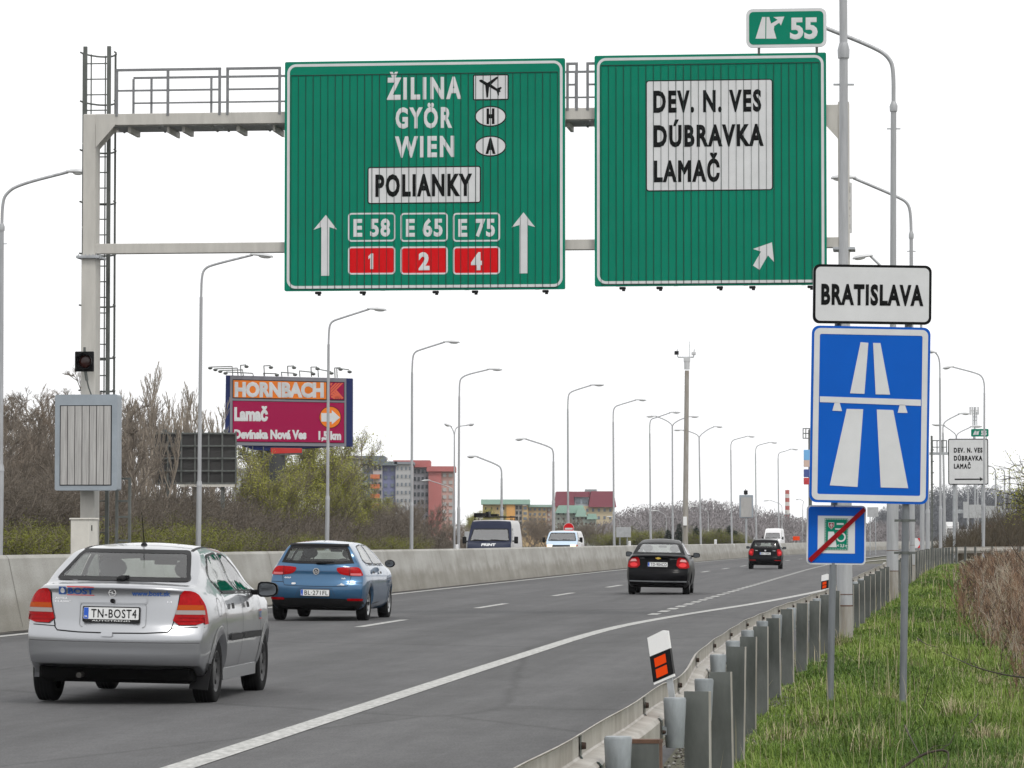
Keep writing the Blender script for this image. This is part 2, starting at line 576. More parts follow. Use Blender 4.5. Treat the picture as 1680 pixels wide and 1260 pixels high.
# verge: slightly uneven soil under the grass
def verge_z(s, lat):
    e = lat - (rail_lat(min(s, 178)) + .1)
    k = max(0, min(1, e / .6))
    return .012 + k * (.035 + .03 * math.sin(s * .9 + lat * 2.1) * math.sin(lat * 1.7 + s * .23) + .02 * math.sin(s * 2.3)) + max(0, min(.32, (s - 60) * .008)) * max(0, min(1, k))
strip('verge', srange(4, 110, .6) + srange(112, 195, 4), lambda s: rail_lat(min(s, 178)) - .3, lambda s: rail_lat(min(s, 178)) + 26, 0, M['soil'], 70, verge_z)
# ------------------------------------------------------------------ concrete barrier
def concrete_mat(name, base):
    m = mat(name, base, .85, 0, .22, .7, .12, 25, col2=tuple(c * .72 for c in base))
    nt = m.node_tree
    b = nt.nodes['Principled BSDF']
    uv = nt.nodes.new('ShaderNodeUVMap')
    def ns(sc, sca, lo, hi):
        mp = nt.nodes.new('ShaderNodeMapping'); mp.inputs['Scale'].default_value = sc
        n = nt.nodes.new('ShaderNodeTexNoise'); n.inputs['Scale'].default_value = sca; n.inputs['Detail'].default_value = 7
        r = nt.nodes.new('ShaderNodeValToRGB')
        r.color_ramp.elements[0].position, r.color_ramp.elements[1].position = .34, .66
        r.color_ramp.elements[0].color = (*lo, 1); r.color_ramp.elements[1].color = (*hi, 1)
        nt.links.new(uv.outputs[0], mp.inputs[0]); nt.links.new(mp.outputs[0], n.inputs['Vector']); nt.links.new(n.outputs['Fac'], r.inputs[0])
        return r.outputs[0]
    def mul(a, bb):
        x = nt.nodes.new('ShaderNodeMix'); x.data_type = 'RGBA'; x.blend_type = 'MULTIPLY'; x.inputs['Factor'].default_value = 1
        nt.links.new(a, x.inputs['A']); nt.links.new(bb, x.inputs['B'])
        return x.outputs['Result']
    rgb = nt.nodes.new('ShaderNodeRGB'); rgb.outputs[0].default_value = (*base, 1)
    c = mul(rgb.outputs[0], ns((.9, .25, 1), 1.1, (.84, .83, .81), (1.06, 1.06, 1.06)))     # run-down streaks
    c = mul(c, ns((.35, 1.0, 1), .8, (.82, .81, .78), (1.08, 1.08, 1.08)))
    c = mul(c, ns((3, 3, 1), 6, (.9, .9, .9), (1.06, 1.06, 1.06)))
    # road splash on the lower part, with a ragged upper edge
    sx = nt.nodes.new('ShaderNodeSeparateXYZ'); nt.links.new(uv.outputs[0], sx.inputs[0])
    n4 = nt.nodes.new('ShaderNodeTexNoise'); n4.inputs['Scale'].default_value = .9; n4.inputs['Detail'].default_value = 6
    nt.links.new(uv.outputs[0], n4.inputs['Vector'])
    ad = nt.nodes.new('ShaderNodeMath'); ad.operation = 'MULTIPLY_ADD'; ad.inputs[1].default_value = -1.6
    nt.links.new(n4.outputs['Fac'], ad.inputs[0]); nt.links.new(sx.outputs['Y'], ad.inputs[2])
    r4 = nt.nodes.new('ShaderNodeValToRGB')
    r4.color_ramp.elements[0].position, r4.color_ramp.elements[1].position = .0, .55
    r4.color_ramp.elements[0].color = (.72, .70, .66, 1); r4.color_ramp.elements[1].color = (1, 1, 1, 1)
    nt.links.new(ad.outputs[0], r4.inputs[0])
    c = mul(c, r4.outputs[0])
    nt.links.new(c, b.inputs['Base Color'])
    return m
M['concrete'] = concrete_mat('barrier_concrete', (.365, .36, .34))
BP = [(-14.32, -.02), (-14.335, .06), (-14.37, .20), (-14.58, 1.18), (-14.63, 1.235), (-14.83, 1.235), (-14.86, 1.18), (-15.08, .20), (-15.12, .06), (-15.14, -.02)]
bh = lambda s: float(np.interp(s, [40, 57, 115, 250, 400, 600], [1.0, .985, .935, .885, .85, .83]))
def barrier():
    t = thing('concrete_barrier', 'long grey concrete safety barrier along the far side of the carriageway', 'barrier', road(40, -14.7))
    T = Matrix.Translation(-t.location)
    ss = srange(20, 160, 4) + srange(164, 640, 8)
    v, f, uv = [], [], []
    for s in ss:
        for j, (l, z) in enumerate(BP):
            v.append(tuple(T @ road(s, l, z * bh(s) if z > .3 else z))); uv.append((s, z * 2 + (0 if j < 5 else 9)))
    n = len(BP)
    for i in range(len(ss) - 1):
        for k in range(n - 1):
            f.append((i * n + k, i * n + n + k, i * n + n + k + 1, i * n + k + 1))
    me = bpy.data.meshes.new('barrier_wall')
    me.from_pydata(v, [], f)
    l = me.uv_layers.new(name='UVMap')
    for p in me.polygons:
        for li in p.loop_indices:
            l.data[li].uv = uv[me.loops[li].vertex_index]
    finish(me, 'barrier_wall', M['concrete'], t)
    j = MB()
    zz = lambda p, s: p[1] * bh(s) if p[1] > .3 else p[1]
    for k in range(40):
        s = 22 + 6.0 * k
        pts = BP[1:6]
        for a, b in zip(pts[:-1], pts[1:]):
            j.add([T @ (road(s - .012, a[0], zz(a, s)) + NV * .003), T @ (road(s + .012, a[0], zz(a, s)) + NV * .003), T @ (road(s + .012, b[0], zz(b, s) + .002) + NV * .003), T @ (road(s - .012, b[0], zz(b, s) + .002) + NV * .003)], [(0, 1, 2, 3)])
    j.build('joint', mat('barrier_joint', (.13, .12, .105), .9), t)
    # dirt washed to the foot of the wall
barrier()
dm = MB()
for k, s in enumerate(srange(24, 400, 3)[:-1]):
    dm.add([road(s, -14.36, .006), road(s, -14.02 + .12 * math.sin(k * 1.7) + .08 * math.sin(k * .61), .006), road(s + 3.2, -14.02 + .12 * math.sin((k + 1) * 1.7) + .08 * math.sin((k + 1) * .61), .006), road(s + 3.2, -14.36, .006)], [(0, 1, 2, 3)])
struct('gutter', dm, mat('gutter_dirt', (.062, .057, .05), .95, 0, .5, 1.5, col2=(.035, .03, .027)))
# reflectors on the wall
def wall_reflector(px, py, label):
    d = ray(px, py)
    l, z = None, None
    Y = 60.0
    for _ in range(40):
        p = at(px, py, Y); lat, s = latof(p.x, p.y)
        q = road(s, -14.62)
        err = (p - Vector((q.x, q.y, p.z))).dot(NV)
        Y += err * 6
        Y = max(20, min(500, Y))
    p = at(px, py, Y)
    p.z = max(.7, min(1.235 * bh(latof(p.x, p.y)[1]) + .04, p.z))
    e = thing('wall_reflector', label, 'reflector', p, -TH)
    w = .09 * max(1, Y / 130)
    h = .17 * max(1, Y / 130) if p.z < 1.2 else .14
    b = MB(); b.cbox((0, -.02, h / 2 - .06), (w, .05, h), ch=.01); b.build('reflector_body', M['white'], e)
    b = MB(); b.box(-w * .35, w * .35, -.05, -.046, h * .1 - .03, h * .8 - .05); b.build('reflector_lens', M['signwhite'], e)
for px, py, w in ((834, 917, 'white reflector on the concrete barrier below the blue van'), (1012, 908, 'white reflector on the barrier face just left of the black sedan'),
        (1033, 890, 'white reflector on top of the barrier just above the left mirror of the black sedan'), (951, 893, 'white reflector on the barrier top beside the pale blue van'), (750, 899, 'white reflector on the barrier top left of the dark blue van'),
        (1174, 887, 'white reflector on the barrier top between the two black cars'), (1203, 899, 'white reflector on the barrier face left of the black estate car')):
    wall_reflector(px, py, w)
# ------------------------------------------------------------------ guard rail
def rail_path():
    pts = [road(s, l) for s, l in RAIL]
    for s, l in ((186, 2.6), (192, 4.0), (197, 6.5), (200, 10), (201, 16), (200, 24)):
        pts.append(road(s, l))
    out, acc = [pts[0]], 0
    for a, b in zip(pts[:-1], pts[1:]):
        d = (b - a).length
        n = max(1, int(d / .5))
        for k in range(1, n + 1):
            out.append(a.lerp(b, k / n))
    return out
RP = rail_path()
WPROF = [(.062, .757), (.08, .742), (.08, .662), (.072, .652), (.012, .640), (0, .625), (0, .535), (.012, .518), (.072, .506), (.08, .496), (.08, .455), (.062, .44)]
M['boltrust'] = mat('rusty_bolt', (.05, .03, .022), .85, .1, .4, 30)
def guard_rail():
    t = thing('guard_rail', 'weathered steel guard rail with sheet posts along the verge', 'guard rail', road(12, -1.2))
    T = Matrix.Translation(-t.location)
    cum = [0]
    for a, b in zip(RP[:-1], RP[1:]):
        cum.append(cum[-1] + (b - a).length)
    def pt(d):
        i = min(max(int(np.searchsorted(cum, d)) - 1, 0), len(RP) - 2)
        k = (d - cum[i]) / max(1e-6, cum[i + 1] - cum[i])
        tg = (RP[min(i + 2, len(RP) - 1)] - RP[max(i - 1, 0)]).normalized()
        return RP[i].lerp(RP[i + 1], k), tg
    def frame(d):
        p, tg = pt(d)
        right = Vector((tg.y, -tg.x, 0))
        mz = Vector((0, 0, 1))
        wob = .004 * math.sin(d * .83) + .003 * math.sin(d * 2.1)
        if 10.5 < d < 15.5:
            wob -= .03 * math.sin((d - 10.5) / 5 * math.pi)
        Mx = Matrix((( right.x, tg.x, 0, p.x), (right.y, tg.y, 0, p.y), (0, 0, 1, wob + gz(p)), (0, 0, 0, 1)))
        return T @ Mx
    def gz(p):
        la, s = latof(p.x, p.y)
        return max(0, min(.3, (s - 60) * .006))
    L = cum[-1]
    m = MB()
    ds = srange(0, L - .1, .5)
    v = []
    for d in ds:
        F = frame(d)
        v += [F @ Vector((-q[0], 0, q[1])) for q in WPROF]
    n = len(WPROF)
    m.add(v, [(i * n + k, i * n + k + 1, i * n + n + k + 1, i * n + n + k) for i in range(len(ds) - 1) for k in range(n - 1)], 0, False)
    o = m.build('rail_beam', M['rail'], t)
    so = o.modifiers.new('thick', 'SOLIDIFY'); so.thickness = .004; so.offset = 1
    k = 0
    d = 6.02                                    # from the near end of the rail
    rnd = random.Random(4)
    sp = MB()
    while d < L - 1:
        F = frame(d)
        # strap behind the beam with its rolled dark edge and bolts
        if d < 90:
            b = MB()
            off = lambda e, y: [F @ Vector((-q[0] + e, y, q[1])) for q in WPROF[1:-1]]
            a0, a1 = off(.006, -.06), off(.006, .06)
            nn = len(a0)
            b.add(a0 + a1, [(i, i + 1, nn + i + 1, nn + i) for i in range(nn - 1)], 0)
            e0, e1 = off(.011, -.098), off(.011, -.058)
            b.add(e0 + e1, [(i, i + 1, nn + i + 1, nn + i) for i in range(nn - 1)], 1)
            for by, bz in ((-.035, .70), (-.02, .575), (.03, .475)):
                bx = .006 - (.08 if bz > .66 or bz < .5 else 0)
                b.cyl((bx, by, bz), (bx + .02, by, bz), .016, .013, 6, 2, F)
            b.build('strap', [M['rail'], M['seam'], M['boltrust']], t)
        if d < 60:
            c = MB()
            c.tube([(.066, 0, .50), (.066, 0, .515), (.066, 0, .725), (.066, 0, .735)], [.042, .044, .054, .050], 18, 0, True, F)
            c.box(-.0, .05, -.03, .03, .56, .60, 0, F)
            c.build('spacer', M['spacer'], t)
        c = MB()
        lean = rnd.uniform(-.02, .02)
        P = F @ Matrix.Translation((.165, .10, 0)) @ Matrix.Rotation(R(-10) , 4, 'Z') @ Matrix.Rotation(lean, 4, 'Y')
        top = .775 + rnd.uniform(-.02, .015)
        if k == 0: top = .715
        c.box(-.059, .059, -.003, .003, -.3, top, 0, P)
        if k == 0: c.box(-.061, .061, -.005, .058, top - .012, top + .003, 1, P)
        c.box(-.059, -.053, .003, .055, -.3, top - .001, 0, P)
        c.box(.053, .059, .003, .055, -.3, top - .001, 1, P)
        c.box(-.056, -.03, .050, .055, -.3, top - .002, 0, P)
        c.box(.03, .056, .050, .055, -.3, top - .002, 1, P)
        c.build('post', [M['galvdark'], M['rust'] if k == 0 else M['rail']], t)
        k += 1
        d += 3.22 if d < 150 else 4.0
    return frame
GR = guard_rail()
# ------------------------------------------------------------------ delineators
def delineator(px, py, hpx, lean, label, group='delineator posts on the guard rail', k=1.0):
    Y = .28 * k * FPX / hpx
    e = thing('delineator', label, 'delineator', at(px, py, Y), 0, group, (0, R(lean), R(-14)))
    e.scale = (k, k, k)
    b = MB()
    w, h, dp = .058, .28, .045
    prof = [(-w, 0), (w, .03), (w, h), (w * .5, h + .006), (-w, h - .022)]
    b.prism(prof, -dp / 2, dp / 2)
    b.build('post_body', M['white'], e)
    b = MB(); b.prism([(-w - .001, .012), (w + .001, .045), (w + .001, .185), (-w - .001, .155)], -dp / 2 - .002, dp / 2 + .002); b.build('black_band', M['black'], e)
    for k in (0, 1):
        z = .038 + k * .06
        b = MB(); b.prism([(-w * .62, z - .005), (w * .5, z + .014), (w * .5, z + .062), (-w * .62, z + .043)], -dp / 2 - .005, -dp / 2 - .002); b.build('orange_reflector', M['orange'], e)
    b = MB(); b.box(.012, .045, -.01, .01, -.16, .03); b.build('bracket', M['galv'], e)
delineator(1091, 1121, 84, -8, 'white delineator with two orange reflectors leaning on the near guard rail', k=.89)
delineator(1353, 969, 27, 2, 'white delineator with orange reflectors beside the post of the crossed vignette sign')
delineator(1450, 936, 13.5, 8, 'small distant delineator on the guard rail between the grey posts')
# ------------------------------------------------------------------ street lamps
def smooth_path(p, k=3):
    for _ in range(k):
        q = [p[0]]
        for a, b in zip(p[:-1], p[1:]):
            q += [a.lerp(b, .25), a.lerp(b, .75)]
        q.append(p[-1])
        p = q
    return p
def lamp(label, Y, base, j1, j2, arms, r=(.125, .09, .055), group='street lamps along the motorway', z0=0.0, ringm=True):
    B = at(base[0], base[1], Y) if base[1] else ground_x(base[0], Y, z0)
    B = Vector((B.x, Y, B.z if base[1] else z0))
    t = thing('street_lamp', label, 'street lamp', B, 0, group)
    L = lambda p: at(p[0], p[1], Y) - B
    J1, J2 = L(j1), L(j2)
    m = MB()
    m.tube([Vector((0, 0, -.3)), J1], [r[0] * 1.05, r[0]], 14)
    m.tube([J1 - Vector((0, 0, .05)), J1 + Vector((0, 0, .14))], [r[0] * 1.12, r[1] * 1.15], 14)
    m.tube([J1, J2], [r[1], r[1] * .82], 14)
    m.build('pole', [M['polegrey']], t)
    if Y < 120:
        m = MB()
        m.tube([J2 - Vector((0, 0, .12)), J2, J2 + Vector((0, 0, .1))], [r[1] * 1.12, r[1] * 1.2, r[2] * 1.1], 12)
        m.build('collar', M['polegrey'], t)
        m = MB(); m.cyl(J2 + Vector((-r[1] * 2, 0, -.5)), J2 + Vector((r[1] * 2, 0, -.5)), .015, n=6); m.build('cross_bolt', M['galv'], t)
        m = MB()
        q0, q1 = Vector((0, 0, -.3)), J1 * min(.5, .5 / max(J1.z, .5))
        m.tube([q0, q1], [r[0] * 1.09, r[0] * 1.07], 16); ft = m.build('foot', M['polelow'], t)
        m = MB(); m.tube([q1, q1 + Vector((0, 0, .018))], r[0] * 1.085, 16); m.tube([J1 * .28 + Vector((0, 0, 0)), J1 * .28 + Vector((0, 0, .012))], r[0] * 1.06, 16); m.build('rust_ring', M['rust'], ft)
    for pts, h0, h1 in arms:
        P = [J2] + [L(p) for p in pts] + [L(h0)]
        m = MB()
        m.tube(smooth_path(P), r[2], 8)
        m.build('arm', M['polegrey'], t)
        a, b = L(h0), L(h1)
        ax = (b - a)
        ln = max(ax.length, .5)
        ax.normalize()
        up = Vector((0, 0, 1)) - ax * ax.z
        up.normalize()
        T = Matrix.Translation(a + ax * ln * .45) @ Matrix((( ax.x, up.cross(ax).x, up.x, 0), (ax.y, up.cross(ax).y, up.y, 0), (ax.z, up.cross(ax).z, up.z, 0), (0, 0, 0, 1)))
        m = MB()
        xs = [-.58, -.5, -.3, 0, .3, .48, .52]
        ws = [.05, .07, .11, .15, .15, .11, .03]
        hs = [.05, .06, .09, .11, .10, .07, .03]
        v = []
        n = 12
        for x, w, h in zip(xs, ws, hs):
            for k in range(n):
                c, s_ = math.cos(2 * math.pi * k / n), math.sin(2 * math.pi * k / n)
                v.append((x * ln, c * w, s_ * h if s_ > 0 else s_ * .02))
        f = [(i * n + k, i * n + (k + 1) % n, i * n + n + (k + 1) % n, i * n + n + k) for i in range(len(xs) - 1) for k in range(n)]
        f += [tuple(range(n - 1, -1, -1)), tuple(range((len(xs) - 1) * n, len(xs) * n))]
        m.add(v, f, 0, True, T)
        hd = m.build('lamp_head', M['head'], t)
        m = MB()
        m.ell((.12 * ln, 0, -.025), (.3 * ln, .11, .06), 12, 0, T)
        m.build('lens', M['lens'], hd)
    return t
def ground_x(px, Y, z0):
    return Vector(((px - 840) / FPX * Y, Y, z0))
left = [
 ('single-arm street lamp cut by the left edge of the photo', 107, -1, (1, 770), (3, 372), [(4, 335), (9, 318), (30, 303)], (112, 282), (136, 283)),
 ('single-arm street lamp rising between the message box and the billboard', 139, 325, (327, 795), (330, 487), [(331, 452), (336, 440), (350, 434)], (415, 418), (449, 422)),
 ('single-arm street lamp standing in front of the billboard', 171, 536, (537.5, 818), (539, 565), [(540, 535), (545, 527), (556, 523)], (606, 507), (635, 509)),
 ('single-arm street lamp in front of the pink apartment block', 202, 675, (675.5, 828), (676, 611), [(677, 585), (681, 577), (692, 573)], (730, 561), (755, 562)),
 ('single-arm street lamp just left of the dark blue van', 234, 752, (752.5, 835), (753.5, 650), [(754, 625), (758, 619), (768, 614)], (802, 606), (825, 607)),
 ('single-arm street lamp rising behind the pale blue van near the red-roofed block', 257, 932, (932, 840), (931.5, 671), [(932, 650), (935, 644), (944, 640)], (970, 632), (992, 632)),
 ('single-arm street lamp left of the black sedan at the right end of the red-roofed block', 284, 1008, (1007, 842), (1006, 692), [(1006, 674), (1009, 667), (1017, 664)], (1044, 656), (1061, 657)),
 ('single-arm street lamp leaning over the double-arm one left of the camera mast', 313, 1068, (1067, 845), (1066, 711), [(1066, 693), (1069, 687), (1077, 685)], (1100, 677), (1117, 677)),
 ('third single-arm street lamp right of the camera mast', 385, 1201, (1200, 850), (1199, 738), [(1199, 727), (1203, 722), (1209, 720)], (1225, 716), (1239, 717)),
 ('single-arm street lamp above the black estate car', 412, 1241, (1240.5, 852), (1239.5, 744), [(1240, 735), (1243, 731), (1249, 729)], (1262, 726), (1276, 727)),
 ('single-arm street lamp standing behind the white van', 440, 1278, (1277.5, 855), (1276.5, 752), [(1277, 745), (1280, 742), (1286, 741)], (1297, 737), (1310, 738)),
]
for lb, Y, bx, j1, j2, pts, h0, h1 in left:
    lamp(lb, Y, (bx, 0), j1, j2, [(pts, h0, h1)], r=(.10, .075, .045))
lamp('double-arm street lamp left of the grey camera mast', 320, (1104, 0), (1103.5, 845), (1103, 700), [([(1101, 695), (1090, 688)], (1076, 683), (1060, 684)), ([(1105, 695), (1116, 688)], (1130, 684), (1147, 684))], r=(.10, .075, .045))
lamp('double-arm street lamp right of the grey camera mast', 350, (1150, 0), (1149, 850), (1147, 718), [([(1144, 713), (1132, 708)], (1120, 706), (1105, 706)), ([(1150, 713), (1162, 704)], (1172, 700), (1186, 701))], r=(.10, .075, .045))
lamp('small lamp mast with two floodlights beside the pink apartment block', 240, (745.5, 0), (745.5, 840), (745.5, 715), [([(744, 707)], (740, 700), (732, 697)), ([(747, 703), (754, 699)], (766, 698), (773, 697))], r=(.07, .05, .03))
for lb, Y, bx, jy, pts, h0, h1 in (
 ('left-facing street lamp above the dark blue van', 215, 823, 785, [(823, 770), (818, 763)], (782, 749), (766, 750)),
 ('left-facing street lamp behind the pale blue van', 228, 908, 757, [(908, 740), (903, 733)], (862, 720), (845, 722)),
 ('low left-facing street lamp in front of the pink gable', 420, 743, 815, [(743, 803), (738, 799)], (704, 788), (691, 789)),
 ('low left-facing street lamp left of the grey sign backs', 600, 1017, 862, [(1017, 855), (1014, 851)], (1004, 848), (995, 848)),
 ('low left-facing street lamp just left of the first double-arm lamp', 560, 1093, 857, [(1093, 847), (1088, 842)], (1078, 838), (1068, 838)),
 ('low left-facing street lamp below the double-arm lamp right of the mast', 560, 1162, 850, [(1162, 841), (1157, 836)], (1142, 831), (1130, 831)),
 ('low left-facing street lamp left of the red and white chimney', 620, 1283, 838, [(1283, 830), (1279, 826)], (1264, 821), (1252, 822)),
 ('low left-facing street lamp right of the red and white chimney', 640, 1317, 835, [(1317, 826), (1320, 823)], (1312, 819), (1305, 820))):
    lamp(lb, Y, (bx, 0), (bx, (jy + 883) / 2 + 4), (bx, jy), [(pts, h0, h1)], r=(.10, .075, .045))
# right side of the road
lamp('tallest nearest street lamp pole reaching out of the top of the photo', 52.5, (1386.5, 1052), (1384.5, 780), (1384, 82), [([(1383, -60), (1378, -110)], (1330, -140), (1290, -142))], r=(.108, .074, .058), group='street lamps on the verge')
lamp('tall street lamp with its arm passing behind the exit number plate', 80, (1464, 975), (1464.6, 720), (1466, 174), [([(1466, 115), (1460, 96), (1440, 80)], (1345, 42), (1318, 44))], r=(.125, .075, .045), group='street lamps on the verge')
lamp('street lamp with its arm behind the top right corner of the white town sign', 110, (1497, 955), (1496, 740), (1495, 385), [([(1494, 350), (1490, 334), (1478, 325)], (1400, 292), (1362, 293))], r=(.075, .066, .045), group='street lamps on the verge')
lamp('street lamp with its head showing just below the exit sign', 138, (1513, 938), (1513, 760), (1512, 560), [([(1511, 520), (1505, 500), (1490, 480)], (1428, 420), (1398, 425))], r=(.085, .07, .045), group='street lamps on the verge')
lamp('street lamp pole hidden above by the motorway sign between two others', 168, (1522, 930), (1522, 840), (1521.5, 700), [([(1521, 640), (1519, 615)], (1512, 600), (1494, 597))], r=(.10, .075, .045), group='street lamps on the verge')
lamp('street lamp standing just right of the blue motorway sign', 205, (1543, 918), (1543, 834), (1542, 620), [([(1542, 598), (1540, 585)], (1535, 579), (1520, 576))], r=(.095, .065, .04), group='street lamps on the verge')
lamp('street lamp whose pole crosses the far white direction sign', 215, (1613, 908), (1614.5, 830), (1615, 645), [([(1615, 628), (1611, 617), (1602, 612)], (1563, 602), (1546, 605))], r=(.085, .06, .04), group='street lamps on the verge')
lamp('street lamp left of the far white direction sign with an arm to the right', 260, (1549, 0), (1549, 812), (1547, 710), [([(1547, 697), (1552, 690)], (1574, 679), (1592, 679))], r=(.10, .075, .04), group='street lamps on the verge')
lamp('double-arm street lamp behind the far white direction sign', 300, (1569, 0), (1569, 800), (1569, 716), [([(1566, 710)], (1548, 698), (1528, 697)), ([(1572, 710)], (1594, 700), (1612, 700))], r=(.10, .075, .04), group='street lamps on the verge')
lamp('distant street lamp right of the far white direction sign', 420, (1635, 0), (1634, 840), (1633.5, 780), [([(1633, 770)], (1628, 766), (1620, 764))], r=(.14, .11, .06), group='street lamps on the verge')
lamp('distant street lamp below the budding branch at the right edge', 440, (1648, 0), (1648, 840), (1648, 780), [([(1648, 772)], (1642, 769), (1635, 770))], r=(.14, .11, .06), group='street lamps on the verge')
lamp('distant street lamp second from the right edge', 400, (1657, 0), (1657, 850), (1656, 780), [([(1656, 768)], (1664, 764), (1678, 762))], r=(.14, .11, .06), group='street lamps on the verge')
lamp('distant street lamp under the far white direction sign on its left', 480, (1588, 0), (1588, 850), (1588, 806), [([(1588, 802)], (1585, 800), (1578, 800))], r=(.16, .12, .06), group='street lamps on the verge')
lamp('distant street lamp under the far white direction sign on its right', 480, (1604, 0), (1604, 850), (1604, 806), [([(1604, 802)], (1607, 800), (1613, 800))], r=(.16, .12, .06), group='street lamps on the verge')
# rusty band and stains on the nearest pole foot belong to the paint of its base
# ------------------------------------------------------------------ camera mast by the barrier
def camera_mast():
    Y = 256
    B = ground_x(1123.5, Y, 0)
    t = thing('camera_mast', 'tall grey mast with traffic cameras on top behind the barrier', 'mast', B)
    L = lambda x, y: at(x, y, Y) - B
    m = MB(); m.tube([Vector((0, 0, 0)), L(1127, 608)], [.2, .15], 14); m.build('pole', M['polelow'], t)
    m = MB(); m.tube([L(1127, 606), L(1127, 592)], [.2, .2], 12); m.cbox(L(1127, 590), (.45, .4, .3)); m.build('mast_head', M['head'], t)
    m = MB(); m.tube([L(1112, 586), L(1138, 586)], .04, 6); m.tube([L(1138, 586), L(1139, 573)], .03, 6); m.tube([L(1112, 586), L(1111, 573)], .03, 6); m.tube([L(1131, 590), L(1131, 560)], .02, 6); m.build('crossarm', M['galv'], t)
    m = MB(); m.cbox(L(1110, 579), (.28, .5, .24)); m.build('camera', M['black'], t)
    m = MB(); m.cbox(L(1138, 580), (.28, .5, .2)); m.build('camera', M['head'], t)
    m = MB(); m.cbox(L(1123.5, 855) - Vector((0, .28, 0)), (.26, .2, .62)); m.build('control_box', M['white'], t)
camera_mast()
